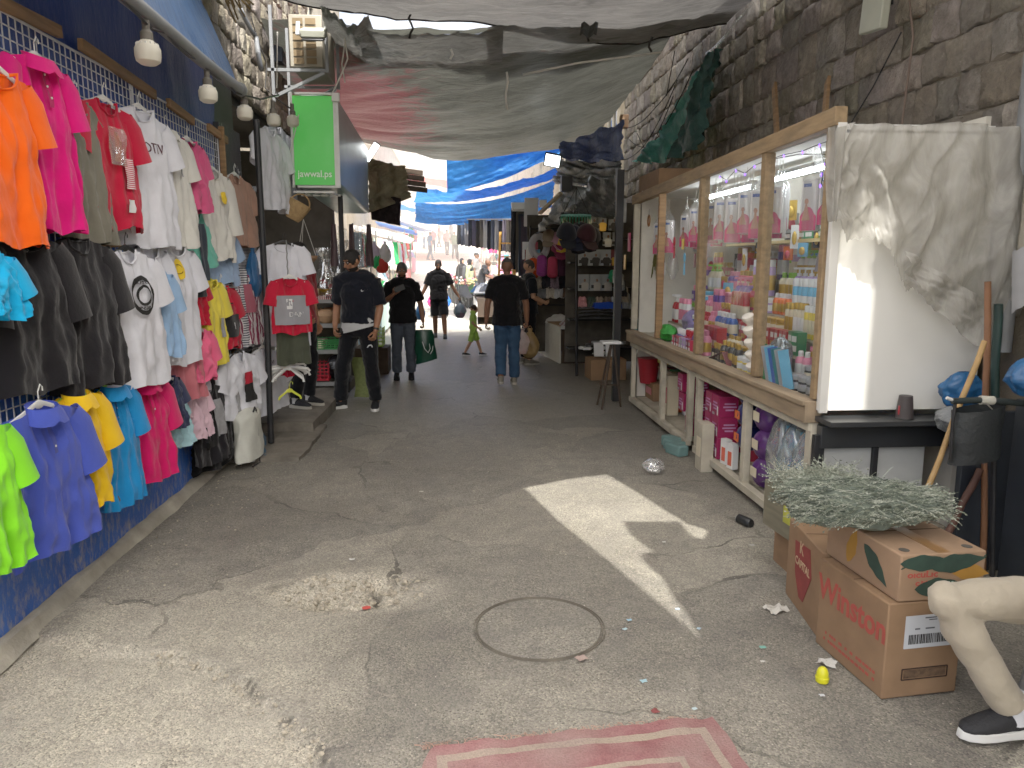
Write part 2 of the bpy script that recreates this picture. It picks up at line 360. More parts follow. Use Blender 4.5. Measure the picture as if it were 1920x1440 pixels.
# manhole cover
mh = thing('manhole_cover', 'round asphalt filled manhole cover with thin metal ring', 'manhole cover', (man_c.x, man_c.y, .0))
m = MB(); m.lathe([(0.0, .004), (.15, .0045), (.288, .004), (.290, .0)], 64); m.build('cover_plate', ASPH2, mh)
m = MB(); m.lathe([(.2925, -.004), (.2925, .005), (.299, .006), (.300, -.004)], 72); ringm = m
m2 = MB()
for r0, r1 in ((.295, .298), (.307, .309)):
    m2.add([(r * math.cos(a), r * math.sin(a), z) for r, z in ((r0, .0), (r0, .0065), (r1, .0065), (r1, .0)) for a in [2 * pi * i / 72 for i in range(72)]],
           [(k * 72 + i, k * 72 + (i + 1) % 72, (k + 1) * 72 + (i + 1) % 72, (k + 1) * 72 + i) for k in range(3) for i in range(72)])
m2.build('rim', mat('rusty iron', '#6b6458', rough=.8, var=.4, metal=.1), mh)

# ------------------------------------------------------------------ stone buildings
def stone_mat():
    t = NT('rough limestone'); tc = t.n('TexCoord').outputs['Object']
    tint = t.n('VertexColor', layer_name='tint').outputs[0]
    n = t.noise(tc, 5, 6, .65); f = t.noise(tc, 28, 4, .7)
    c = t.mix(t.ramp(n, [(.3, .7), (.65, 0.)]), tint, t.mix(1., tint, (.42, .40, .38), 'MULTIPLY'))
    c = t.mix(t.ramp(t.noise(tc, 1.1, 5, .6), [(.45, 0.), (.75, .65)]), c, (.09, .085, .08))
    c = t.mix(t.ramp(t.noise(tc, 13, 5, .7), [(.36, .6), (.62, 0.)]), c, (.10, .085, .07)); c = t.mix(t.ramp(t.noise(tc, 19, 4, .7), [(.62, 0.), (.78, .5)]), c, (.50, .46, .40))
    b = t.n('Bump', {'Strength': 1., 'Distance': .05, 'Height': t.math('ADD', n, t.math('MULTIPLY', f, .5))})
    return t.fin(t.n('BsdfPrincipled', {'Base Color': c, 'Roughness': .9, 'Normal': b, 'Specular IOR Level': .2}))
STN = stone_mat()
def stone_face(name, X, nrm, y0, y1, z0, z1, parent, seed, rowh=.3, base=(.345, .31, .255), hole=None):
    """individual pillowed blocks laid in courses on the plane x = X"""
    R = random.Random(seed); m = MB(); tints = []; z = z0; WK = [0, .035, .2, .5, .8, .965, 1]
    while z < z1:
        h = min(rowh * R.uniform(.8, 1.25), z1 - z + .01); y = y0 - R.random() * .3
        while y < y1:
            wd = h * R.uniform(.55, 1.5); dp = R.uniform(.0, .035); sd = R.random() * 50; n = 6; tl = R.uniform(-.02, .02)
            if not (hole and hole(y + wd / 2, z + h / 2)):
                cc = R.uniform(.65, 1.25); tn = (base[0] * cc, base[1] * cc * R.uniform(.94, 1.04), base[2] * cc * R.uniform(.85, 1.1), 1)
                v0 = len(m.v)
                def fn(u, v):
                    u, v = WK[round(u * 6)], WK[round(v * 6)]
                    e = min(u, 1 - u, v, 1 - v); pl = .002 if e < .01 else (.012 + dp + tl * (u - .5) + .026 * fbm(u * 3.5 + sd, v * 3.5, sd, 4) - (.008 if e < .1 else 0))
                    ins = .003 + .006 * abs(nz(u * 3 + sd, v * 3))
                    return (X + nrm * pl, max(y0, min(y1, y + ins + (wd - 2 * ins) * u + .02 * nz(v * 2.2, sd))), z + ins + (h - 2 * ins) * v + .022 * nz(u * 2.2 + y * 2, sd + 9))
                if nrm > 0: m.grid(fn, n, n)
                else: m.grid(lambda u, v: fn(1 - u, v), n, n)
                tints += [tn] * (len(m.v) - v0)
            y += wd
        z += h
    me = m.mesh(name, 60); a = me.color_attributes.new('tint', 'FLOAT_COLOR', 'POINT'); a.data.foreach_set('color', [c for q in tints for c in q])
    return link(name, me, STN, parent)
MORTAR = mat('dark mortar', '#5f574b', rough=.95, var=.3, scale=4, bump=.4)
PLAST = mat('stained plaster', '#8d8880', rough=.9, var=.25, scale=2.5, bump=.4, bscale=20, dirt=.6, dcol=(.2, .18, .16))
rb = thing('stone_building', 'tall rough limestone wall behind the glazed perfume kiosk', 'building', (3.2, 6, 0))
def rbp(mm, name, ma, **k): o = mm.build(name, ma, rb, **k); o.location = -rb.location; return o
m = MB(); m.box((3.32, 7.2, 3.6), (.3, 14, 7.2)); m.box((3.32, -2.9, 2.2), (.3, 6.2, 4.4)); rbp(m, 'wall', MORTAR)  # low rear wall stretch, unseen, added to block sky light
o = stone_face('stone_facing', 3.17, -1, 3.6, 14.2, 2.0, 7.0, rb, 3, .29); o.location = -rb.location
o = stone_face('plaster_facing', 3.17, -1, 1.6, 3.6, .0, 7.0, rb, 5, .5, (.30, .28, .255)); o.location = -rb.location
m = MB(); m.tube([(3.05, 3.95, 1.2), (3.05, 3.95, 7)], .045, 12); m.tube([(3.05, 3.95, 3.45), (3.05, 3.95, 3.53)], .055, 12)
rbp(m, 'drain_pipe', ZINC)
lb = thing('stone_building', 'limestone building on the left above the pottery shop and clothes wall', 'building', (-2.3, 4, 0))
def lbp(mm, name, ma, **k): o = mm.build(name, ma, lb, **k); o.location = -lb.location; return o
m = MB(); m.box((-2.42, 3.9, 3.5), (.3, 6.8, 7)); lbp(m, 'wall', MORTAR)
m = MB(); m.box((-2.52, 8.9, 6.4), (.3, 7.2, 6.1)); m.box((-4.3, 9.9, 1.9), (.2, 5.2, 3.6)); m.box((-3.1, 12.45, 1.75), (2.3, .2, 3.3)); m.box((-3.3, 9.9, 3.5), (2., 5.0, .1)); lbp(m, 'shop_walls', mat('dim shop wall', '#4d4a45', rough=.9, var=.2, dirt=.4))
o = stone_face('stone_facing', -2.26, 1, 5.2, 12.5, 2.6, 9.2, lb, 9, .26, (.36, .32, .25), hole=lambda y, z: y > 7.3 and z < 3.3); o.location = -lb.location
# ------------------------------------------------------------------ houses further up both sides
HW = [mat('pale limewash', '#b0a590', rough=.9, var=.15, scale=2, bump=.3, dirt=.35, dcol=(.2, .18, .15)), mat('cream stone', '#a3957b', rough=.9, var=.2, scale=2, bump=.3, dirt=.4, dcol=(.2, .17, .13)), mat('grey render', '#8d8a84', rough=.9, var=.2, scale=2, bump=.3, dirt=.4)]
WPANE = mat('dark window pane', '#20262b', rough=.12, var=.1, spec=.6)
def house(X, sd, y0, y1, h, wm, label, seed):
    R = random.Random(seed); yc = (y0 + y1) / 2; g = zg(yc); b = thing('house', label, 'house', (X, yc, g)); L = y1 - y0
    m = MB(); m.box((sd * 2.5, 0, h / 2 - .6), (5, L, h + 1.2)); m.build('wall', HW[wm], b)
    m = MB(); m.box((sd * 2.48, 0, h + .08), (5.1, L + .1, .16)); m.build('roof_edge', HW[(wm + 1) % 3], b)
    k = max(1, int(L / 3))
    for fl in range(int((h - 3.4) / 2.6)):
        for i in range(k):
            y = -L / 2 + (i + .5) * L / k; z = 4.2 + fl * 2.6
            f = MB(); f.box((-sd * .02, y, z - .72), (.14, 1.15, .08)); f.box((-sd * .02, y, z + .7), (.1, 1.05, .1))
            for q in (-.5, 0, .5): f.box((-sd * .02, y + q, z), (.08, .06, 1.32))
            fo = f.build('window', WOODW, b); p = MB(); p.box((-sd * .012, y, z), (.02, 1., 1.3)); p.build('pane', WPANE, fo)
    return b
house(-3.3, -1, 13, 23.5, 9., 0, 'limewashed house on the left just past the pottery shop', 1)
house(-3.9, -1, 24, 38, 7, 1, 'cream stone house on the sunlit left side halfway up', 2)
house(-4.2, -1, 39, 60, 7, 2, 'grey rendered house far up the left side', 3)
house(3.4, 1, 14.4, 26, 6.8, 1, 'cream stone house on the right behind the hanging trousers', 4)
house(3.6, 1, 26.5, 44, 7.2, 0, 'pale house on the right past the blue tarpaulins', 5)
house(3.9, 1, 44.5, 70, 7, 2, 'grey rendered house far up the right side', 6)
house(-3.4, -1, 61, 90, 7.5, 0, 'long limewashed house at the top of the left side', 7)
house(3.6, 1, 70.5, 95, 8, 1, 'cream house at the top of the right side', 8)

# scattering haze added over the far street to imitate its washed-out glare
t = NT('glare haze'); hv = t.n('VolumeScatter', {'Color': (1., .97, .92), 'Density': .013, 'Anisotropy': -.1}); t.t.links.new(hv.outputs[0], t.out.inputs['Volume'])
m = MB(); m.box((0, 60.5, 6), (7., 77, 14)); tag(m.build('haze', t.mat, smooth=0), 'added haze imitating bright glare over the far end of the street', kind='structure')
cy.volume_bounces = 1
# ------------------------------------------------------------------ tarpaulins over the street
def tarp_mat(name, col, tr, hue2=None, wr=26, rough=.45, stain=.5, stretch=(1, 3.5, 1), patch=None, bs=.5):
    t = NT(name); tc = t.n('TexCoord').outputs['Object']
    sv = t.n('Mapping', {'Vector': tc, 'Scale': stretch, 'Rotation': (0, 0, .35)}).outputs[0]
    w_ = t.noise(sv, 3.2, 6, .6, 1.2); d = t.noise(tc, 1.3, 6, .65)
    c = t.ramp(d, [(.3, tuple(q * (1 - stain) for q in col)), (.68, col)])
    c = t.mix(t.ramp(w_, [(.42, 0.), (.62, .45)]), c, tuple(min(.9, q * 1.5) for q in col))
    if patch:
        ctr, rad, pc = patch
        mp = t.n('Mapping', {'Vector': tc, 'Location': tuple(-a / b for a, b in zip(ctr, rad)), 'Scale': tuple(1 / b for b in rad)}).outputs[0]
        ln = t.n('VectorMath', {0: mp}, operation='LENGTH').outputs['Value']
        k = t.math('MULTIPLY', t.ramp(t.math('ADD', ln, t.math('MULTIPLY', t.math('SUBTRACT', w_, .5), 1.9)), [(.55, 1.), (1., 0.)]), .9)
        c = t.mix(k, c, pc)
    b = t.n('Bump', {'Strength': bs, 'Distance': .05, 'Height': t.math('ADD', w_, t.math('MULTIPLY', t.noise(tc, wr, 3), .12))})
    p = t.n('BsdfPrincipled', {'Base Color': c, 'Roughness': rough, 'Specular IOR Level': .45, 'Normal': b})
    q = t.n('BsdfTranslucent', {'Color': c, 'Normal': b})
    return t.fin(t.n('MixShader', {0: tr, 1: p, 2: q}))
T_GREY = tarp_mat('grey silver tarpaulin', (.235, .228, .22), .13)
T_STRIP = tarp_mat('weathered grey tarpaulin', (.155, .155, .143), .09)
T_NEAR = tarp_mat('pale thin tarpaulin', (.80, .78, .74), .62, stain=.15, patch=((2.6, 2.2, 4.0), (2.7, 9., 8.), (.12, .115, .11)))  # unseen overhead sheet, pale for fill, darkened rightward to shade the ground
T_GREEN = tarp_mat('grey green tarpaulin', (.155, .16, .137), .10, stain=.35, patch=((-1.35, 11.6, 4), (1.1, 2.4, 4), (.34, .105, .115)))  # red glow of a sheet behind painted into the left side
T_BLUE = tarp_mat('blue tarpaulin', (.03, .20, .62), .5, stain=.25)
T_BLUED = tarp_mat('navy tarpaulin', (.03, .055, .20), .12, stain=.4, rough=.6, bs=.8)
T_KHAKI = tarp_mat('khaki tarpaulin', (.17, .16, .10), .25, stain=.4)
T_RED = tarp_mat('red tarpaulin', (.62, .10, .08), .5, stain=.3)
T_NET = tarp_mat('green netting sheet', (.10, .42, .33), .45, stain=.3)
T_BLACK = tarp_mat('black tarpaulin', (.045, .05, .048), .08, stain=.4, rough=.4)
T_WHITE = tarp_mat('white tarpaulin', (.72, .71, .67), .45, stain=.2)
def quadsheet(name, c, mt, nu=60, nv=50, sag=(.0, .0), wr=.03, seed=0, scallop=.0, fold=(0, 0), keep=None, lab=None, cat='tarpaulin', parent=None, grp=None):
    """c: four corners (near left, near right, far right, far left)"""
    c = [V(q) for q in c]; nn = (c[1] - c[0]).cross(c[3] - c[0]).normalized()
    if nn.z < 0: nn = -nn
    def f(u, v):
        p = lerp(lerp(c[0], c[1], u), lerp(c[3], c[2], u), v)
        p = p - V((0, 0, 1)) * (sag[0] * 4 * u * (1 - u) + sag[1] * 4 * v * (1 - v))
        e1 = 1 - abs(fbm(u * 5 + 9 * v + seed, v * 3.1, seed + .5, 3)) * 2; e2 = fbm(u * 2.2 + seed, v * 2.4 + 3, seed, 3)
        p = p + nn * (wr * e1 + wr * 1.6 * e2 + fold[0] * math.sin(u * fold[1] + 3 * nz(v * 2, seed)))
        if scallop: p = p + (c[3] - c[0]).normalized() * (scallop * 4 * u * (1 - u) * (v - .5) * 2)
        return p
    m = MB(); m.grid(f, nu, nv, keep); o = m.build(name, mt, parent, smooth=180)
    if lab: tag(o, lab, cat, grp)
    return o
# unseen pale canopy added for soft fill, its tears shaped for the sun patches
def t1z(x, y):
    u = (x + 2.25) / 5.35; v = (y + .7) / 9.3
    edge_ = lerp(4.2, 4.3, u); return edge_ - .34 * 4 * u * (1 - u) * (.75 + .25 * math.cos(v * 9)) + .05 * fbm(x * .8, y * .8, 2, 3) + .035 * abs(fbm(x * 2.3 + y * .5, y * .7, 5, 3)) 
def up(p):
    t = (4.0 - p.z) / SUN.z
    for _ in range(6): q = p + SUN * t; t = (t1z(q.x, q.y) - p.z) / SUN.z
    return p + SUN * t
gp = [GZ(*q) for q in ((985, 915), (1060, 900), (1140, 890), (1210, 932), (1290, 983), (1306, 988), (1328, 998), (1320, 1014), (1300, 1007), (1275, 978), (1170, 977), (1182, 1000), (1200, 1016), (1226, 1034), (1202, 1042), (1215, 1062), (1245, 1088), (1262, 1120), (1290, 1158), (1316, 1203), (1240, 1135), (1140, 1050), (1050, 975))]
KY = 4.10
pp = [GY(*q, KY) for q in ((1540, 812), (1556, 600), (1569, 452), (1590, 448), (1612, 436), (1628, 450), (1632, 500), (1625, 520), (1634, 560), (1641, 600), (1636, 640), (1646, 690), (1638, 730), (1644, 790), (1641, 812))]
pp2 = [GY(*q, KY - .1) for q in ((1618, 372), (1640, 356), (1654, 380), (1640, 410), (1624, 402))]
holes = [[up(q) for q in P] for P in (gp, pp, pp2)]
def inpoly(x, y, P):
    r = False; j = len(P) - 1
    for i in range(len(P)):
        if (P[i][1] > y) != (P[j][1] > y) and x < (P[j][0] - P[i][0]) * (y - P[i][1]) / (P[j][1] - P[i][1]) + P[i][0]: r = not r
        j = i
    return r
pts = []; eds = []
def ringp(P):
    o = len(pts); pts.extend([(q[0], q[1]) for q in P]); n = len(P); eds.extend([(o + i, o + (i + 1) % n) for i in range(n)])
def farY(x): u = (x + 2.25) / 5.3; return lerp(7.7, 8.7, u) - .45 * 4 * u * (1 - u) * .4 + .5 * sstep(.45, .75, u) * (1 - sstep(.8, 1., u))
SPL = 6.0
out = [(-2.25 + 5.45 * i / 30, -.7) for i in range(31)] + [(3.2, -.7 + (SPL + .7) * i / 30) for i in range(1, 31)] + [(3.2 - 5.45 * i / 40, SPL) for i in range(1, 41)] + [(-2.25, SPL - (SPL + .7) * i / 30) for i in range(1, 30)]
ringp(out)
for H in holes: ringp(H)
gx = -2.16
while gx < 3.15:
    gy = -.6
    while gy < SPL - .05: pts.append((gx + .003 * RND.random(), gy)); gy += .12
    gx += .12
vo, _, fo, _, _, _ = delaunay_2d_cdt([V(q) for q in pts], eds, [], 0, 1e-5)
m = MB(); m.v = [(q.x, q.y, t1z(q.x, q.y) + .02) for q in vo]
for f in fo:
    c_ = sum((vo[i] for i in f), V((0, 0))) / len(f)
    if inpoly(c_.x, c_.y, out) and not any(inpoly(c_.x, c_.y, H) for H in holes): m.f.append(tuple(f)); m.m.append(0)
tag(m.build('tarpaulin', T_NEAR, smooth=180), 'unseen pale tarpaulin added overhead for soft fill, torn to let sun patches through', 'tarpaulin')
m = MB(); m.grid(lambda u, v: (lambda x: (lambda y: (x, y, t1z(x, y)))(lerp(SPL - .25, farY(x), v)))(-2.25 + 5.3 * u), 110, 60)
tag(m.build('tarpaulin', T_GREY, smooth=180), 'big silvery grey tarpaulin stretched across the top of the view', 'tarpaulin')
quadsheet('tarpaulin', [(.7, -6, 3.5), (3.2, -6, 3.9), (3.2, -.6, 3.9), (.7, -.6, 3.5)], T_BLACK, 30, 40, (.1, .05), .04, 55, lab='unseen dark awning added behind the camera to shade the right foreground')  # unseen awning added to darken the right foreground
CORD = mat('dark rope', '#23211f', rough=.9, var=.2); WROPE = mat('white rope', '#c9c6bd', rough=.9, var=.1)
def rope(pts_, r, mt, lab, name='rope', n=6):
    m = MB(); m.tube(pts_, r, n); return tag(m.build(name, mt, smooth=180), lab, 'rope')
rope([(x, farY(x), t1z(x, farY(x)) - .004) for x in [-2.25 + 5.3 * i / 50 for i in range(51)]], .011, CORD, 'dark rope along the far hem of the big grey tarpaulin')
# second canopy hanging lower beyond it
quadsheet('tarpaulin', [(-2.2, 9.3, 4.45), (2.85, 9.4, 4.68), (2.5, 16.2, 4.15), (-2.4, 13.6, 4.05)], T_GREEN, 110, 110, (.36, .32), .045, 3, .5, lab='sagging grey green tarpaulin with a reddish left side over mid street')
quadsheet('tarpaulin', [(-1.25, 7.6, 4.05), (-.8, 7.6, 3.98), (-.75, 9.8, 4.12), (-1.45, 10.0, 4.4)], T_STRIP, 40, 24, (.1, .1), .035, 13, lab='narrow grey tarpaulin strip tucked under the hem of the big one')
quadsheet('tarpaulin', [(.9, 18.6, 4.35), (3.2, 18.2, 5.05), (3.1, 22.4, 4.7), (-.15, 22.6, 3.95)], T_BLUE, 40, 30, (.1, .12), .04, 5, lab='bright blue tarpaulin over the right side, highest of the blue ones')
quadsheet('tarpaulin', [(-.2, 18.6, 4.25), (2.6, 18.4, 4.95), (2.6, 18.7, 4.35), (-.2, 19.0, 3.35)], T_BLUE, 40, 24, (.15, 0), .04, 6, lab='blue tarpaulin curtain hanging behind the grey green tarpaulin')
quadsheet('tarpaulin', [(-1.1, 22.2, 3.75), (2.6, 19.2, 4.0), (2.7, 20.8, 4.0), (-1.3, 24.0, 3.5)], T_BLUE, 44, 24, (.22, .1), .05, 8, lab='blue tarpaulin slung low across the street above the ladder')
quadsheet('tarpaulin', [(-1.25, 24.2, 3.55), (2.8, 21.5, 3.95), (2.8, 22.2, 3.25), (-1.3, 24.6, 2.95)], T_BLUE, 44, 24, (.3, .0), .06, 9, lab='blue tarpaulin with a drooping front flap, lowest over the right side')
quadsheet('tarpaulin', [(-3.2, 30, 4.2), (-.6, 30, 3.7), (-.8, 35, 3.9), (-3.6, 35, 4.4)], T_BLUE, 30, 20, (.15, .1), .05, 10, lab='small blue tarpaulin far up on the left side')
quadsheet('tarpaulin', [(-3.4, 42, 6.6), (1.4, 42, 6.1), (1.6, 50, 6.6), (-3.6, 50, 7.2)], T_RED, 30, 20, (.3, .2), .08, 11, lab='sunlit red tarpaulin spanning the far street')
quadsheet('tarpaulin', [(-2.6, 33, 3.4), (-1.0, 33, 3.0), (-1.0, 36.5, 3.3), (-2.8, 36.5, 3.9)], T_WHITE, 24, 16, (.1, .1), .05, 12, lab='white tarpaulin over a far left stall')
quadsheet('tarpaulin', [(-1., 7.9, 3.97), (.5, 7.9, 3.97), (.6, 9.9, 4.2), (-1., 9.8, 4.12)], T_STRIP, 30, 24, (.06, .1), .035, 15, lab='short grey tarpaulin strip between the other two strips')
quadsheet('tarpaulin', [(.35, 8.0, 4.02), (3.05, 8.3, 4.4), (3.05, 10.0, 4.78), (.45, 10.0, 4.26)], T_STRIP, 40, 24, (.1, .1), .035, 14, lab='grey tarpaulin strip bridging to the stone wall behind the big one')
# ropes and torn ends under the canopy
p0 = GY(980, 140, 8.45); p1 = GY(1085, 118, 8.4); p2 = GY(1240, 98, 8.3)
rope([p0, p1, p2], .012, WROPE, 'white rope stretched tight below the tarpaulin hem')
a = GY(950, 135, 8.4); rope([a + V((.01 * math.sin(i), 0, -.055 * i)) for i in range(8)], .013, WROPE, 'white knotted rope end dangling from the tarpaulin')
for k, (q, n_) in enumerate((((845, 92), 3), ((1105, 50), 4), ((1220, 70), 4), ((770, 25), 6))):
    a = GY(*q, 7.6); rope([a + V((.02 * math.sin(i * 1.7 + k), .0, -.045 * i)) for i in range(n_)], .012, CORD if k else WROPE, ('short white rag end', 'dark torn tie', 'dark knotted strap', 'long dark strap')[k] + ' hanging under the big grey tarpaulin')
m = MB(); m.grid(lambda u, v: GY(1090 + 32 * u, 44 + 18 * v, 7.3) + V((0, .1 * v, .02 * math.sin(u * 9))), 6, 4); tag(m.build('torn_flap', T_BLACK), 'small dark torn flap under the grey tarpaulin', 'flap')
# ------------------------------------------------------------------ left: the clothes wall
WX = -2.03
bt = MB()
def btf(u, v):
    y = lerp(.5, 6.78, u); z = lerp(.03, 3.35, v)
    return (WX + .012 * fbm(y * 2, z * 1.1, 4) + .02 * abs(fbm(y * 3 + z, z * .6, 9, 3)) * (1 if z > 2.6 or z < .7 else .3), y, z)
bt.grid(btf, 120, 50)
def blue_wall_mat():
    t = NT('scuffed blue plastic sheet'); tc = t.n('TexCoord').outputs['Object']; z = t.n('SeparateXYZ', {0: tc}).outputs[2]
    n = t.noise(tc, 3, 5); st = t.noise(t.n('Mapping', {'Vector': tc, 'Scale': (1, 5, 2.), 'Rotation': (.5, 0, 0)}).outputs[0], 5, 5, .7)
    c = t.ramp(n, [(.3, (.018, .085, .40)), (.7, (.035, .15, .60))])
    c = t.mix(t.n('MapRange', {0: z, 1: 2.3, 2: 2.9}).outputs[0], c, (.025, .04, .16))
    low = t.n('MapRange', {0: z, 1: .62, 2: .05}).outputs[0]
    k = t.math('MULTIPLY', t.math('ADD', low, .06), t.ramp(st, [(.48, 0.), (.7, .85)]))
    c = t.mix(t.math('MINIMUM', k, .9), c, (.42, .38, .31))
    b = t.n('Bump', {'Strength': .4, 'Distance': .03, 'Height': st})
    return t.fin(t.n('BsdfPrincipled', {'Base Color': c, 'Roughness': .5, 'Specular IOR Level': .4, 'Normal': b}))
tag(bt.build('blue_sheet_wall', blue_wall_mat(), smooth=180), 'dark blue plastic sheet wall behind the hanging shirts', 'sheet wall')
# overhead flap of blue tarpaulin held out by a grey pipe
PIPE = [(-1.62, y, 2.99 + .012 * math.sin(y * 2)) for y in (2.2, 2.8, 3.4, 4, 4.6, 5.2, 5.7, 6.05)]
m = MB(); m.tube(PIPE, .042, 12); m.ell((-1.62, 6.1, 2.99), (.05, .09, .05)); tag(m.build('pipe', ZINC, smooth=60), 'long grey pipe holding out the blue flap above the shirts', 'pipe')
def flap(u, v):
    y = lerp(2.2, 6.0 + .15 * v, u); p = V((lerp(-1.62, -2.15, v), y, lerp(3.02, 4.15, v) + .02 * fbm(y * 3, v * 2)))
    return p + V((.035 * abs(fbm(y * 2.5 + v * 2, v, 5, 3)) + .03 * math.sin(v * 3), 0, -.02 * abs(fbm(y * 5, v))))
m = MB(); m.grid(flap, 70, 20); tag(m.build('tarpaulin_flap', tarp_mat('faded blue tarpaulin', (.055, .13, .30), .25, stain=.3), smooth=180), 'faded blue tarpaulin flap sloping from the wall to the pipe', 'tarpaulin')
m = MB(); R_ = random.Random(4)
for i in range(46):
    y = 5.0 + R_.random() * 1.6; m.tube([(-2.2 + R_.random() * .1, y, 4.2), (-1.95 + .2 * R_.random(), y + .15, 3.95 + .1 * R_.random()), (-1.8 + .25 * R_.random(), y + .3 * R_.random(), 3.62 + .3 * R_.random())], .008, 4)
tag(m.build('reed_fringe', mat('dry reed', '#6e5d3c', rough=.9, var=.4), smooth=0), 'dry reed fringe sticking out above the blue flap', 'reeds', kind='stuff')
# bulbs
BULB = mat('frosted bulb', '#d9d5c6', rough=.35, var=.05, trans=.3); SOCK = mat('bulb socket', '#55514a', rough=.6, var=.1)
def bulb(px, py, X, txt, sc_=1.):
    p = GX(px, py, X); t = thing('light_bulb', txt, 'light bulb', p, 0, 'unlit bulbs under the blue flap')
    m = MB(); m.lathe([(.0, -.062), (.035, -.06), (.055, -.045), (.06, -.02), (.06, .012), (.05, .03), (.034, .045), (.028, .052)], 18); m.build('globe', BULB, t)
    m = MB(); [m.box((.047 * math.cos(a), .047 * math.sin(a), .022), (.008, .008, .03), None) for a in [2 * pi * i / 14 for i in range(14)]]; m.build('fins', WPLA, t)
    m = MB(); m.lathe([(.03, .05), (.03, .085), (.018, .1), (.018, .16)], 12); m.build('socket', SOCK, t); t.scale = (sc_,) * 3
bulb(277, 97, -1.62, 'unlit white bulb under the pipe, largest and closest above the magenta polo', 1.1); bulb(390, 175, -1.62, 'unlit white bulb under the pipe, second of the line')
bulb(459, 210, -1.62, 'unlit white bulb hanging by the very end of the pipe'); bulb(513, 224, -1.6, 'unlit white bulb past the pipe beside the hanging white shirts'); bulb(549, 226, -1.6, 'unlit greyish bulb against the edge of the green sign')
m = MB(); m.tube([(-1.61, 2.3 + i * .19, 2.945 + .02 * math.sin(i * 2.2)) for i in range(20)] + [(-1.6, 6.6, 3.02), (-1.6, 7.3, 3.2), (-1.75, 7.9, 3.35)], .008, 6); tag(m.build('cable', BPLA), 'black lamp cable strung along the grey pipe', 'cable')
# wire grids and battens
WIRE = mat('white coated wire', '#c4c5c8', rough=.4, var=.05, metal=.2)
def wiregrid(y0, y1, z0, z1, lab):
    m = MB(); x = -1.985; s = .055; q = .0024
    n = int((y1 - y0) / s)
    for i in range(n + 1): y = y0 + (y1 - y0) * i / n; m.box((x, y, (z0 + z1) / 2), (2 * q, 2 * q, z1 - z0))
    n = int((z1 - z0) / s)
    for i in range(n + 1): z = z0 + (z1 - z0) * i / n; m.box((x + .005, (y0 + y1) / 2, z), (2 * q, y1 - y0, 2 * q))
    g = thing('wire_grid', lab, 'wire grid', (0, 0, 0), 0, 'wire display grids'); m.build('mesh_wires', WIRE, g, smooth=0)
    f = MB(); 
    for y in (y0, y1): f.tube([(x, y, z0), (x, y, z1)], .007, 8)
    for z in (z0, z1): f.tube([(x, y0, z), (x, y1, z)], .007, 8)
    f.build('frame', WIRE, g)
wiregrid(1.5, 3.30, .72, 2.80, 'white wire display grid behind the purple blue polo'); wiregrid(3.33, 4.98, .72, 2.79, 'white wire display grid behind the white tees'); wiregrid(5.01, 6.68, .72, 2.78, 'white wire display grid behind the striped dresses, end of the wall')
for a, b, l in (((-60, -25), (112, 60), 'at the picture edge above the orange tee'), ((150, 82), (290, 178), 'above the white tee with letters'), ((315, 192), (362, 228), 'above the pink tee'), ((390, 238), (425, 264), 'above the tan tee')):
    p, q = GX(*a, -1.97), GX(*b, -1.97); m = MB(); m.bar(p, q, .03, .06, (0, 0, 1)); tag(m.build('wooden_batten', WOOD, bev=.003), 'brown wooden batten ' + l, 'batten', 'battens fixed along the wire grids')
p, q = GX(165, 457, -1.975), GX(232, 455, -1.975); m = MB(); m.bar(p, q, .02, .05, (0, 0, 1)); tag(m.build('wooden_batten', WOOD, bev=.003), 'short wooden batten level with the necks of the second shirt row', 'batten', 'battens fixed along the wire grids')
m = MB(); m.bar((-1.96, 6.72, .5), (-1.96, 6.72, 2.82), .045, .03, (0, 1, 0)); tag(m.build('wooden_post', WOOD, bev=.003), 'upright wooden lath closing the end of the wire grids', 'post')

HANG = {'white': WPLA, 'black': BPLA, 'neon green': mat('neon green plastic', '#a6e23a', rough=.4, var=.05), 'yellow': mat('yellow green plastic', '#c9d13a', rough=.4, var=.05)}
def hanger(loc, col, lab, wdt=.2, tilt=0., rz=0., grp='hangers on the clothes wall', top=.085):
    """hangs in the plane of the wall (local Y), hook upward"""
    m = MB(); m.tube([(.0, .012, -.005), (0, .0, .02), (0, .0, top - .03), (.0, .018, top), (0, .03, top - .012), (0, .03, top - .03)], .0028, 6)
    pts_ = [(-1, -.085), (-.92, -.06), (-.5, -.03), (-.12, .0), (0, .008), (.12, .0), (.5, -.03), (.92, -.06), (1, -.085)]
    m.tube([(0, a * wdt, z) for a, z in pts_], [(.006, .011)] * 9, 6, ax=(1, 0, 0)); m.ell((0, 0, -.002), (.006, .032, .02), 10, 6)
    o = m.build('hanger', HANG[col], smooth=60); o.location = loc; o.rotation_euler = (tilt, 0, rz); return tag(o, lab, 'hanger', grp)
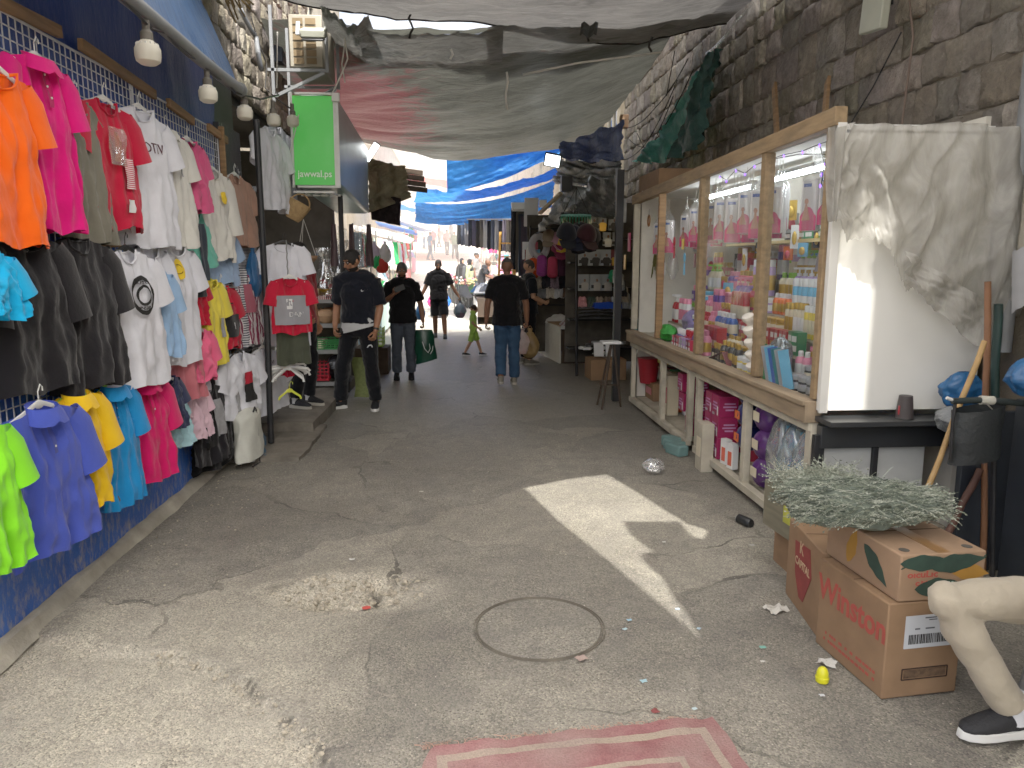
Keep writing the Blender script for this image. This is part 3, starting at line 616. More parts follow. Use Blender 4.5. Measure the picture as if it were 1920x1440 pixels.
def garment(kind, lab, fabric, box, X=-1.93, hang=None, seed=0, parts=True, tint=None, cat=None, sleeve=.2, rz=0., loc=None, dims=None, neck=.085, fold=.018, flare=1.06, group='clothes hung on the wire grids', placket=None, collar_m=None, wbody=.86, name=None, hangw=None, hx=0.):
    """kind: tee polo tank long skirt dress. box = photo box used only to read size and place on the wall plane"""
    R = random.Random(seed * 7 + 3)
    if loc is None:
        rz = rz or -.17
        x0, x1, y0, y1 = box; xm = (x0 + x1) / 2
        a, b = GX(x0, (y0 + y1) / 2, X), GX(x1, (y0 + y1) / 2, X); Yc = (a.y + b.y) / 2; W = abs(b.y - a.y)
        d = ray(xm, y0); k = X / d.x; zt = CAMH + d.z * k; d = ray(xm, y1); k = X / d.x; zb = CAMH + d.z * k
        H = zt - zb; loc = V((X, GX(xm, y0, X).y, zt))
    else: W, H = dims
    has = kind in ('tee', 'polo', 'long')
    hw = W * .5 * (wbody if has else 1.); sh = hw * .98
    o_name = name or {'tee': 'tee_shirt', 'polo': 'polo_shirt', 'tank': 'tank_top', 'long': 'long_sleeved_shirt', 'skirt': 'skirt', 'dress': 'dress'}[kind]
    nk = min(neck, hw * .42); slope = .3; dep = .075 if kind != 'polo' else .05
    ph = R.random() * 9; fk = R.uniform(5, 8)
    m = MB()
    NU, NV = (38, 32) if W > .3 else (22, 18)
    def top(u, front):
        a = abs(u) * sh; z = -slope * max(0, a - nk) - .006
        if a < nk: z = -(dep if front else .012) * math.sqrt(max(0, 1 - (a / nk) ** 2)) - .006
        if kind in ('skirt',): z = -.004 * math.sin(u * 7)
        if kind == 'tank' and a > nk * 1.35: z -= 1.1 * (a - nk * 1.35)
        return z
    def hwv(v): return lerp(sh, hw * flare, sstep(.05, 1, v)) * (1 - .05 * math.sin(min(1, v * 1.6) * pi) * (1 if has else .6))
    def surf(u, v, side):
        z = lerp(top(u, side > 0), -H + .012 * math.sin(u * 5 + ph) + .02 * nz(u * 2, ph), v ** .9)
        y = u * hwv(v)
        th = (.018 + .03 * sstep(0, .3, v)) * math.sqrt(max(0, 1 - u * u))
        f = fold * sstep(.12, .9, v) * (math.sin(fk * u + ph + 1.2 * nz(v * 1.6, ph)) + .6 * math.sin(2.3 * fk * u + 2 * ph + v))
        f += .014 * fbm(u * 3 + ph, v * 5, ph, 3) + .007 * fbm(u * 8 + ph, v * 9, ph, 2) + .010 * (1 - sstep(.0, .45, v)) * math.sin(9 * (abs(u) - v * .8) + ph) + .012 * (.5 - abs(fbm(u * 2.6 + ph, v * 1.3 + u * .8, ph + 4, 3)) * 2)
        return (side * th + f + .02 * v, y, z)
    m.grid(lambda u, v: surf(2 * u - 1, v, 1), NU, NV); m.grid(lambda u, v: surf(1 - 2 * u, v, -1), NU, NV)
    if has:
        ln = sleeve * (1 if kind != 'long' else 2.3) * min(1., H / .62)
        for s in (-1, 1):
            z0 = top(1, True); a = V((0, s * sh * .90, z0 - .055)); dr = V((.03 + .05 * R.random(), s * (.42 if kind != 'long' else .2), -.9)).normalized()
            off = W * .5 - hw; dr.y = s * min(.55, max(.10, off / max(.05, ln))); dr.normalize()
            up_ = V((0, s * sh * .74, z0 + .012)); rs = min(.085, .15 * W)
            P = [up_ + V((0, 0, -.02)), a + dr * (.02), a + dr * (ln * .5) + V((.01, 0, 0)), a + dr * ln + V((.012, s * .004, 0))]
            m.tube(P, [(.03, rs * .75), (.045, rs), (.04, rs * .96), (.045, rs * 1.06)], 14, False, ax=(1, 0, 0))
    root = thing(o_name, lab, cat or {'tee': 't-shirt', 'polo': 'polo shirt', 'tank': 'tank top', 'long': 'shirt', 'skirt': 'skirt', 'dress': 'dress'}[kind], loc, rz, group)
    m.build('cloth', fabric, root, smooth=180)
    if parts and kind != 'skirt':
        cm = collar_m or fabric; c = MB(); q = 20
        fz = lambda a: (V(surf(max(-1, min(1, a / sh)), 0, 1)))
        if kind == 'polo':
            P = []
            for i in range(q + 1):
                t = i / q; ang = pi * (t - .5) * 2.0
                P.append((nk * 1.02 * math.sin(ang), .012 + .05 * math.cos(ang), -.03 * (math.cos(ang) * .5 + .5)))
            for rr in (0,):
                vs = []; 
                for yy, xx, zz in P: vs += [(xx, yy, zz + .022), (xx + .016, yy * 1.16, zz - .012), (xx + .028, yy * 1.28, zz - .052 + (.018 if abs(yy) < nk * .3 and xx > 0 else 0))]
                c.add(vs, [(3 * i + k, 3 * i + k + 1, 3 * i + k + 4, 3 * i + k + 3) for i in range(q) for k in (0, 1)])
            c.build('collar', cm, root, smooth=180)
            pm = MB(); L = .16 * min(1, H / .7)
            def pf(u, v): s_ = surf((u - .5) * .034 / sh, .075 / H + (v * L) / H, 1); return (s_[0] + .006, s_[1], -.06 - v * L)
            pm.grid(pf, 3, 8); pm.build('placket', placket or fabric, root, smooth=180)
            
            for k in range(3): bt_ = MB(); bt_.ell((surf(0, .1 + k * .07, 1)[0] + .011, .0, -.075 - k * .052), (.003, .0055, .0055), 8, 5); bt_.build('button', WPLA, root)
        else:
            pts_f = [V(surf(a * nk / sh, 0, 1)) + V((.004, 0, 0)) for a in [-1 + 2 * i / q for i in range(q + 1)]]; pts_b = [V(surf(a * nk / sh, 0, -1)) for a in [1 - 2 * i / q for i in range(1, q)]]
            c.tube(pts_f + pts_b + [pts_f[0]], [(.004, .009)] * (len(pts_f + pts_b) + 1), 6, False); c.build('neckband', cm, root, smooth=180)
    root['_s'] = 0
    del root['_s']
    if hang: hanger(V(loc) + V((.0, hx, .012)), hang, ' '.join(f'{hang} hanger carrying the {lab}'.split()[:16]), (hangw or min(.2, sh * .85)), rz=rz)
    def onf(a, c_, lift=.007):  # point on the front cloth: a metres sideways, c_ metres below the neck
        s_ = surf(max(-1, min(1, a / max(.02, hwv(c_ / H)))), max(0, min(1, ((c_ - .0) / H)) ** (1 / .9)), 1); return V((s_[0] + lift + .009, a, -c_))
    root_on[root.name] = onf
    return root
root_on = {}
def patch(root, name, mt, a0, a1, c0, c1, n=8, lift=.006, shape=None):
    """a printed motif lying on the cloth"""
    on = root_on[root.name]; m = MB()
    m.grid(lambda u, v: on(lerp(a0, a1, u), lerp(c0, c1, v), lift), n, n, shape); return m.build(name, mt, root, smooth=180)
def disc(root, name, mt, a, c, r, n=22, lift=.007, rin=0., ry=1.):
    on = root_on[root.name]; m = MB(); vs = []; K = 4
    for k in range(K + 1): rr = lerp(rin, r, k / K); vs += [on(a + rr * math.cos(t), c + ry * rr * math.sin(t), lift) for t in [2 * pi * i / n for i in range(n)]]
    m.add(vs, [(k * n + i, (k + 1) * n + i, (k + 1) * n + (i + 1) % n, k * n + (i + 1) % n) for k in range(K) for i in range(n)]); return m.build(name, mt, root, smooth=180)
def ontext(root, s, a, c, size, mt, name='lettering', sx=1., bold=0., rot=0.):
    on = root_on[root.name]; p = on(a, c, .009); o = text(s, size, mt, root, Matrix.Rotation(rot, 4, 'Z'), name, .0008, sx, bold)
    for v in o.data.vertices:
        q = on(a + v.co.x, c - v.co.y, .009 + v.co.z); v.co = q
    return o
C_W = fab('#dcdde6', 'white cotton'); C_CR = fab('#d2d0c8', 'cream cotton'); C_BK = fab('#121115', 'black cotton'); INK = mat('black ink', '#151515', rough=.9, var=.05); INKR = mat('red ink', '#b3152b', rough=.9, var=.1); INKW = mat('white ink', '#dcdcdc', rough=.9, var=.05)
INKY = mat('yellow ink', '#e8c22a', rough=.9, var=.08); INKG = mat('grey ink', '#8d8d90', rough=.9, var=.2, scale=20)
# --- top row
garment('tee', 'bright orange tee cut off by the picture edge', fab('#ff5a0a'), (-75, 52, 128, 462), -1.9, 'white', 1)
garment('polo', 'magenta pink polo in the top row beside the orange tee', fab('#d80a6e'), (12, 120, 108, 432), -1.92, 'white', 2, placket=fab('#a8084f'))
garment('tank', 'olive grey sleeveless top between the magenta polo and red tee', fab('#6b685c'), (100, 178, 186, 452), -1.95, 'white', 3)
g = garment('tee', 'crimson red tee with white print and a price bag pinned on', fab('#b4102f'), (148, 240, 188, 428), -1.92, 'white', 4)
patch(g, 'print', mat('white line print', '#c04a58', rough=.9, var=.1, stripes=(2, 90, (.75, .68, .7), .4)), .02, .12, .3, .47)
patch(g, 'label', INKW, .02, .075, .53, .60)
pb = MB(); on = root_on[g.name]
pb.grid(lambda u, v: on(-.09 + .13 * u, .15 + .2 * v, .018 + .008 * math.sin(u * pi)), 6, 6); pb.build('price_bag', clear('clear price bag', (.95, .72, .55), .35), g, smooth=180)
pb = MB(); pb.grid(lambda u, v: on(-.055 + .055 * u, .17 + .16 * v, .014), 3, 3); pb.build('price_card', mat('orange card', '#c8642c', rough=.7, var=.1), g, smooth=180); ontext(g, '5', -.025, .24, .06, INKR, 'price_number')
g = garment('tee', 'long white tee with dark letters across the chest', C_W, (212, 308, 202, 464), -1.93, 'white', 5); ontext(g, 'OTIV', .03, .24, .09, fab('#4a2430'), sx=.9)
g = garment('polo', 'cream white polo with a small chest emblem', C_CR, (277, 342, 243, 464), -1.94, 'white', 6); patch(g, 'emblem', INKG, .05, .1, .24, .3)
garment('tee', 'pale lavender tee mostly hidden behind the pink one', fab('#a9a3bb'), (312, 340, 262, 340), -1.98, None, 7)
garment('tee', 'plain rose pink tee high in the top row', fab('#c94a76'), (328, 373, 262, 395), -1.93, 'white', 8)
g = garment('long', 'cream long sleeved shirt with a yellow badge', C_CR, (374, 422, 318, 488), -1.93, 'white', 9, sleeve=.17); disc(g, 'badge', INKY, .03, .22, .05)
garment('tee', 'tan brown tee at the far end of the top row', fab('#a07a68'), (417, 462, 328, 462), -1.93, 'white', 10)
# --- between the rows
g = garment('tank', 'mint green tank top with a dark centre panel', fab('#5fae9a'), (338, 382, 394, 502), -1.96, None, 11); patch(g, 'panel', fab('#1d2733'), -.09, .09, .1, .52)
garment('tee', 'powder blue shirt hanging below the cream long sleeved one', fab('#93aed2'), (378, 432, 425, 535), -1.97, None, 12)
garment('dress', 'long thin dress of fine grey stripes', mat('fine grey stripes', '#b9b9bd', rough=.9, var=.05, stripes=(2, 75, (.12, .12, .14), .5)), (424, 466, 392, 662), -1.97, None, 13)
# --- second row
garment('tee', 'huge black tee in the second row, half behind the other black one', C_BK, (-25, 112, 437, 742), -1.92, None, 14, sleeve=.3)
garment('tee', 'huge black tee beside the white tee with ring print', fab('#151418'), (82, 203, 446, 736), -1.89, None, 15, sleeve=.27)
g = garment('tee', 'white tee with a black ring print on the chest', C_W, (183, 287, 468, 734), -1.88, 'black', 16)
disc(g, 'ring_print', INK, .035, .26, .115, 26, .007, .088); disc(g, 'inner_ring', INK, .035, .26, .062, 22, .007, .045); ontext(g, 'SUMMER', .035, .185, .034, INK); ontext(g, 'SUNSHINE', .035, .335, .03, INK)
garment('tee', 'white tee poking out behind, lettered ON in black', C_W, (176, 205, 470, 560), -1.97, None, 17); 
g = garment('tee', 'white tee with a yellow sun print, squeezed beside the ring print tee', C_W, (243, 306, 462, 690), -1.94, 'white', 18); disc(g, 'sun_print', INKY, -.03, .2, .1, 24); disc(g, 'sun_ring', fab('#b0351f'), -.03, .2, .045, 20, .009, .035)
g = garment('tee', 'white tee with a small yellow round print under the cream polo', C_W, (293, 357, 460, 688), -1.92, 'white', 19); disc(g, 'sun_print', INKY, -.04, .16, .07, 24); disc(g, 'sun_ring', fab('#7a5a1a'), -.04, .16, .035, 20, .009, .028)
garment('tee', 'sky blue tee hanging over the white sun print tees', fab('#8fb4dd'), (264, 318, 508, 674), -1.885, None, 20)
g = garment('tee', 'small red tee with dark shoulders', fab('#ad1428'), (335, 374, 508, 614), -1.93, None, 21); patch(g, 'panel', fab('#20242c'), -.2, .2, .06, .19)
g = garment('tee', 'lemon yellow childrens tee in the middle of the wall', fab('#e3cf43'), (368, 409, 524, 690), -1.92, 'yellow', 22); patch(g, 'print', INKG, .03, .1, .3, .45)
g = garment('tee', 'red and black sports shirt with number', fab('#b3192e'), (393, 434, 536, 656), -1.92, 'white', 23); patch(g, 'panel', fab('#17171c'), -.19, .19, .24, .42); ontext(g, '07', .0, .18, .11, fab('#3a0a12')); ontext(g, '1', .02, .33, .08, INKW)
garment('dress', 'black and white hooped dress', mat('hoop stripes', '#c9c9cc', rough=.9, var=.05, stripes=(2, 48, (.06, .06, .08), .5)), (426, 452, 500, 655), -1.93, None, 24)
g = garment('dress', 'long maroon and white striped shirt dress', mat('maroon stripes', '#d7d2d3', rough=.9, var=.05, stripes=(1, 26, (.2, .02, .06), .5)), (438, 472, 516, 648), -1.9, None, 25); patch(g, 'print', fab('#a05060'), -.1, .06, .08, .33)
garment('tee', 'cyan blue tee at the picture edge', fab('#0aa3e0'), (-95, 24, 470, 600), -1.86, None, 26, sleeve=.24)
# --- bottom row
garment('polo', 'royal blue violet polo, largest of the bottom row', fab('#3a4bb2'), (0, 147, 762, 1048), -1.86, 'white', 27, sleeve=.25, placket=fab('#2f3c96'))
garment('tee', 'lime green tee at the bottom picture edge', fab('#7ae01e'), (-120, 20, 800, 1095), -1.84, None, 28)
garment('polo', 'sunflower yellow polo in the bottom row', fab('#f3bf12'), (88, 187, 738, 968), -1.88, 'neon green', 29, sleeve=.23)
garment('tee', 'dark olive tee behind the yellow and azure polos', fab('#57584c'), (158, 196, 715, 960), -1.96, None, 30)
garment('polo', 'azure blue polo in the bottom row', fab('#1583cc'), (168, 244, 722, 958), -1.9, 'neon green', 31, sleeve=.22)
garment('polo', 'crimson pink polo in the bottom row', fab('#d40d5a'), (229, 306, 712, 912), -1.9, None, 32, sleeve=.24)
garment('tee', 'navy tee low beside the crimson polo', fab('#2a2f4a'), (290, 331, 706, 808), -1.92, 'white', 33)
g = garment('tank', 'pale aqua top low on the blue sheet', fab('#a3cfda'), (309, 346, 750, 838), -1.94, None, 34); disc(g, 'print', fab('#5aa98e'), .0, .12, .05)
garment('skirt', 'salmon pink skirt low on the wall under the white sun tees', fab('#c06670'), (320, 362, 612, 755), -1.93, None, 35)
garment('long', 'hot pink childrens top with long sleeves', fab('#e85a80'), (350, 391, 618, 716), -1.9, 'white', 36, sleeve=.11)
garment('tank', 'mustard top glimpsed inside the hot pink one', fab('#c99b22'), (362, 384, 620, 690), -1.93, None, 37)
garment('tee', 'pale grey tee under the hot pink top', fab('#bcb9c2'), (355, 378, 660, 740), -1.96, None, 38)
g = garment('tee', 'baby pink tee with a small dark print at the hem', fab('#e3bccb'), (347, 379, 722, 826), -1.94, None, 39); patch(g, 'print', INK, .0, .13, .44, .49)
g = garment('dress', 'black dress with grey print reaching almost to the kerb', fab('#131216'), (364, 407, 722, 872), -1.92, None, 40); patch(g, 'print', INKG, .0, .13, .12, .4)
g = garment('tee', 'black tee with grey figure print', fab('#111114'), (400, 442, 694, 842), -1.9, 'white', 41); patch(g, 'print', INKG, -.02, .1, .15, .42)
garment('skirt', 'black trousers dangling lowest on the wall', fab('#0e0e10'), (374, 432, 812, 874), -1.95, None, 42, cat='trousers', name='trousers')
g = garment('tee', 'white tee with a red and black picture print', C_W, (418, 474, 660, 778), -1.84, 'black', 43); patch(g, 'picture_print', INKR, -.06, .1, .17, .27); patch(g, 'caption_print', INK, -.06, .1, .27, .42)
g = garment('tee', 'white tee with tiny chest letters, end of the bottom row', C_W, (462, 522, 652, 780), -1.8, 'white', 44); ontext(g, 'AV', .06, .14, .05, INK)
garment('skirt', 'pale pink cloth peeking under the white tees', fab('#d9a3b8'), (436, 468, 762, 820), -1.87, None, 45, cat='cloth', name='cloth')
# --- things beyond the grid
DOORM = None
def peel():
    t = NT('peeling black paint'); tc = t.n('TexCoord').outputs['Object']
    a = t.noise(tc, 4, 6, .7); b_ = t.noise(tc, 13, 5, .7)
    c = t.mix(t.math('GREATER_THAN', t.math('ADD', a, t.math('MULTIPLY', b_, .6)), .96), (.016, .017, .019), (.42, .43, .40))
    return t.fin(t.n('BsdfPrincipled', {'Base Color': c, 'Roughness': .6, 'Normal': t.n('Bump', {'Strength': .4, 'Distance': .02, 'Height': b_})}))
PEEL = peel()
d = thing('metal_door', 'black metal door leaf with peeling paint, folded back beside the shirts', 'door', (-2.0, 7.02, .16))
m = MB(); m.box((.0, .0, 1.35), (.05, .62, 2.7)); m.build('leaf', PEEL, d, bev=.004)
m = MB(); [m.box((.03, 0, z), (.02, .5, .04)) for z in (.3, 1.2, 2.1)]; m.build('rail', PEEL, d); m = MB(); m.box((.05, -.24, 1.1), (.05, .03, .16)); m.build('handle', STEEL, d)
m = MB(); m.box((-2.14, 7.0, 3.1), (.16, .9, .62)); tag(m.build('roller_box', DSTEEL, bev=.01), 'black shutter box above the peeling door', 'shutter box')
m = MB(); m.tube([(-1.72, 6.85, .05), (-1.70, 6.85, 1.1), (-1.70, 6.85, 2.9)], .028, 10); tag(m.build('post', DSTEEL), 'dark steel post at the end of the clothes wall', 'post')
garment('tee', 'white tee hung high on the door beside the green sign', C_W, (484, 526, 240, 392), -1.80, None, 50, group=None, sleeve=.24)
garment('tee', 'pale grey striped tee hung behind the high white one', mat('pale stripes', '#c6c7d2', rough=.9, var=.05, stripes=(1, 40, (.45, .46, .52), .4)), (502, 536, 236, 372), -1.84, None, 51, group=None)
m = MB(); m.tube([GX(506, 140, -1.72), GX(507, 238, -1.72)], .004, 5); m.tube([GX(520, 60, -1.72), GX(519, 165, -1.72)], .006, 5); tag(m.build('cord', WROPE), 'white cords hanging over the stone above the door', 'cord')
def facing(kind, lab, fb, px, py, w_, h_, Y, seed, rz=-1.15, **k):
    p = GY(px, py, Y); return garment(kind, lab, fb, None, loc=p, dims=(w_, h_), seed=seed, rz=rz, group=None, **k)
facing('tee', 'white tee on a black hanger facing the street before the door', C_W, 530, 456, .48, .96, 7.25, 52, hang='black')
facing('tee', 'second white tee hanging behind the one on the black hanger', fab('#c9cad3', 'shaded white'), 516, 470, .46, .92, 7.4, 53)
g = facing('tee', 'red, grey and olive childrens outfit in front of the white tee', fab('#b0142c'), 543, 520, .40, .50, 6.9, 54, hang='white')
patch(g, 'grey_panel', fab('#8a8a90'), -.155, .155, .16, .42, 12, .005); ontext(g, 'DAN', .03, .33, .06, INKW); patch(g, 'print', INKW, -.05, .0, .19, .28)
g = facing('skirt', 'olive shorts hanging under the red and grey childrens top', fab('#3c4033'), 547, 600, .30, .40, 6.93, 55, cat='shorts', name='shorts')
facing('skirt', 'red cloth strip behind the olive shorts', fab('#a3122a'), 528, 560, .14, .72, 7.05, 56, cat='cloth', name='cloth')
m = MB(); m.tube([GY(536, 450, 7.1) + V((0, 0, -.04 * i)) + V((.006 * (i % 2), 0, 0)) for i in range(11)], .006, 5); tag(m.build('chain', STEEL), 'thin chain holding up the red childrens outfit', 'chain')
# blue plastic bag and white sack, hanger bunch
def bagblob(name, lab, mt, loc, d, seed, cat='bag', amp=.26, tie=True, nu=36, nv=26, parent=None):
    m = MB(); vs = []
    def f(u, v):
        a = 2 * pi * u; t = v; r = (max(0., math.sin(pi * min(1, .08 + t * .95))) ** .6) * (1 - .55 * t * t) if tie else max(0., math.sin(pi * (.07 + .9 * t))) ** .55
        if tie and t > .86: r = .16 + .5 * (t - .86)
        k = 1 + amp * fbm(math.cos(a) * 1.7 + seed, math.sin(a) * 1.7, t * 3 + seed, 4) + .5 * amp * (abs(fbm(math.cos(a) * 3 + seed, math.sin(a) * 3, t * 4, 3)) - .25)
        return (math.cos(a) * r * d[0] * k, math.sin(a) * r * d[1] * k, t * d[2] + .0)
    m.grid(f, nu, nv); o = m.build(name, mt, parent, smooth=180); o.location = loc
    if lab: tag(o, lab, cat)
    return o
BAGB = mat('blue bag plastic', '#2a649c', rough=.3, var=.15, bump=.4, bscale=16, trans=.25, spec=.5)
bagblob('plastic_bag', 'blue plastic bag hanging at the end of the wire grids', BAGB, GX(478, 552, -1.86) - V((0, 0, .02)), (.08, .16, .46), 4)
SACK = mat('white sack cloth', '#c9cabf', rough=.7, var=.12, bump=.5, bscale=9)
m = MB()
def sk(u, v): a = 2 * pi * u; r = (1 - .9 * max(0, v - .92) / .08) * (1 - .15 * v); k = 1 + .12 * fbm(math.cos(a) * 2, math.sin(a) * 2, v * 3); return (-1.78 + .1 * math.cos(a) * r * k, 6.35 + .27 * math.sin(a) * r * k, .06 + .42 * v)
m.grid(sk, 26, 14); tag(m.build('sack', SACK, smooth=180), 'crumpled white sack leaning low under the last white tee', 'sack')
m = MB(); a = GX(478, 770, -1.7); b = GX(487, 862, -1.7); m.tube([a + V((0, -.05, 0)), a + V((0, .0, .03)), a + V((0, .04, 0)), b + V((0, 0, -.02)), b + V((0, -.22, .0))], .008, 6); tag(m.build('trolley_frame', DSTEEL), 'bent black trolley handle beside the white sack', 'trolley')
RAG = fab('#1f4a66', 'teal rag', bump=.5)
m = MB(); m.grid(lambda u, v: GZ(455 + 45 * u, 822 + 42 * v) + V((0, 0, .03 + .05 * abs(fbm(u * 4, v * 4, 2)) + .10 * math.exp(-((u - .4) ** 2 + (v - .3) ** 2) * 9))), 16, 14); tag(m.build('rag', RAG, smooth=180), 'teal rag dropped at the end of the kerb', 'rag')
hc = GY(540, 672, 7.0)
R_ = random.Random(5)
for i in range(12):
    hanger(hc + V((.03 * R_.uniform(-1, 1), .015 * i - .09, -.06 - .02 * R_.random())), 'white', 'white hanger in the loose bunch of empty hangers', .17, tilt=R_.uniform(-.35, .35), rz=-1.3 + R_.uniform(-.5, .5), grp='bunch of empty white hangers')
hanger(hc + V((.0, .0, -.30)), 'yellow', 'yellow green empty hanger under the white bunch', .1, rz=-1.2, grp=None)
# ------------------------------------------------------------------ right: the glazed perfume kiosk
KX, K0, K1 = 2.06, 4.12, 8.72       # front plane, near end, far end
KB = 2.98                            # back
kiosk = thing('kiosk', 'long wooden kiosk glazed along the street and packed with toiletries', 'kiosk', (KX, 6.4, 0))
def kp(m, name, mt, bev=0., par=None, smooth=35): o = m.build(name, mt, par or kiosk, bev=bev, smooth=smooth); o.location = -kiosk.location if par is None else (0, 0, 0); return o
m = MB(); m.bar((KX + .02, K0 - .06, 2.475), (KX + .02, K1 + .05, 2.40), .07, .10, (0, 0, 1)); kp(m, 'top_beam', WOODY, .004)
m = MB(); m.box((KX + .0, (K0 + K1) / 2, .835), (.10, K1 - K0 + .02, .13)); m.box((KX - .055, (K0 + K1) / 2, .885), (.02, K1 - K0, .03)); kp(m, 'sill', mat('worn plywood sill', '#8b7860', rough=.75, var=.25, scale=3, stretch=(6, 1, 6), bump=.15, dirt=.4), .005)
for y, mt, w_ in ((K0 + .02, WOODY, .05), (5.02, WOODY, .075), (6.32, WOODY, .075), (7.62, WOOD, .05), (K1 - .03, WOODW, .05)):
    m = MB(); m.box((KX + .03, y, 1.66), (.07, w_, 1.5)); kp(m, 'mullion', mt, .004)
for y in (4.15, 5.13, 6.20, 6.45, 7.35, 8.62):
    m = MB(); m.box((KX + .02, y, .43), (.05, .07 if y < 8 else .05, .66)); kp(m, 'lower_post', WOODW, .004)
for a, b, z in ((4.12, 6.22, .085), (6.43, 8.66, .085), (4.12, 6.22, .745), (6.43, 8.66, .745)):
    m = MB(); m.box((KX + .01, (a + b) / 2, z), (.06, b - a, .055)); kp(m, 'lower_rail', WOODW, .004)
for a, b in ((K0 + .045, 4.98), (5.06, 6.28)):
    m = MB(); m.box((KX + .03, (a + b) / 2, 1.66), (.006, b - a, 1.5)); kp(m, 'glass_pane', GLASS, smooth=0)
WPAN = mat('white painted board', '#e2e1da', rough=.55, var=.04, scale=2, dirt=.12, dcol=(.35, .33, .29))
m = MB(); m.box(((KX + 3.02) / 2 + .0, K0 - .03, 1.62), (3.02 - KX - .02, .03, 1.54)); kp(m, 'end_panel', WPAN, .003)
m = MB(); m.box((KX + .03, K0 - .055, 1.64), (.05, .02, 1.6)); kp(m, 'corner_strip', WPAN, .003)
m = MB(); m.box((KX + .35, K0 - .02, .36), (.66, .03, .60)); kp(m, 'lower_end_panel', mat('grey white board', '#b9bbb8', rough=.4, var=.06, spec=.5, dirt=.2), .003)
m = MB(); m.box((KX + .5, K0 - .10, .80), (.98, .20, .03)); m.box((KX + .5, K0 - .05, .70), (.96, .06, .13)); kp(m, 'end_ledge', mat('black laminate', '#2a2c2e', rough=.4, var=.1, dirt=.2), .003)
m = MB(); m.box((KX + .36, K0 - .06, .36), (.03, .03, .66)); m.box((KX + .02, K0 - .05, .36), (.06, .04, .7)); kp(m, 'end_strut', DSTEEL, .002)
BACKW = mat('kiosk lining', '#d2cec2', rough=.8, var=.06, scale=3, dirt=.3)
m = MB(); m.box((KB, (K0 + K1) / 2, 1.3), (.03, K1 - K0 - .06, 2.4)); m.box(((KX + KB) / 2 + .04, K1, 1.3), (KB - KX - .1, .03, 2.4)); kp(m, 'back_board', BACKW)
m = MB(); m.box(((KX + KB) / 2 + .05, (K0 + K1) / 2, 2.43), (KB - KX - .04, K1 - K0 - .02, .03)); kp(m, 'ceiling_board', mat('white kiosk ceiling', '#dededa', rough=.6, var=.04))
m = MB(); m.box(((KX + KB) / 2 + .04, (K0 + K1) / 2, .86), (KB - KX - .1, K1 - K0 - .1, .03)); m.box(((KX + KB) / 2 + .04, (K0 + K1) / 2, .08), (KB - KX - .1, K1 - K0 - .1, .03)); kp(m, 'floor_board', WOODW)
TIER = [(2.20, .875), (2.32, .93), (2.43, 1.04), (2.54, 1.15), (2.65, 1.27), (2.76, 1.40), (2.87, 1.54)]
for x, z in TIER[1:]:
    m = MB(); m.box((x + .02, 6.25, z - .015), (.13, 4.1, .02)); kp(m, 'tier_shelf', WOODW)
SHZ = 1.86
m = MB(); m.box((2.82, 5.9, SHZ), (.24, 3.4, .025)); m.box((2.82, 4.5, 2.12), (.24, .6, .02)); kp(m, 'top_shelf', mat('pale lit shelf', '#c9b27a', rough=.6, var=.1))
TUBE = glow('lit tube', (.92, .97, 1.), 34.)
def ftube(y0, y1, x, z, lab):
    t = thing('fluorescent_lamp', lab, 'tube lamp', (x, (y0 + y1) / 2, z), 0, 'lit tubes in the kiosk'); L = y1 - y0
    m = MB(); m.tube([(0, -L / 2, 0), (0, L / 2, 0)], .014, 10); m.build('tube', TUBE, t)
    m = MB(); m.box((.0, 0, .035), (.05, L + .06, .03)); [m.box((0, s * L / 2, .01), (.03, .03, .06)) for s in (-1, 1)]; m.build('fitting', WPLA, t)
ftube(4.75, 5.9, 2.5, 2.33, 'lit fluorescent tube behind the two near kiosk panes'); ftube(6.3, 7.4, 2.5, 2.32, 'lit fluorescent tube deeper in the kiosk behind the hanging packs')
t = thing('lamp', 'warm lit lamp at the far end of the kiosk', 'lamp', GX(1213, 415, 2.5)); m = MB(); m.ell((0, 0, 0), (.035, .035, .05)); m.build('lit_bulb', glow('warm bulb', (1., .72, .35), 40.), t); m = MB(); m.lathe([(.02, .05), (.02, .1), (.05, .12), (.012, .13)], 12); m.build('holder', SOCK, t)
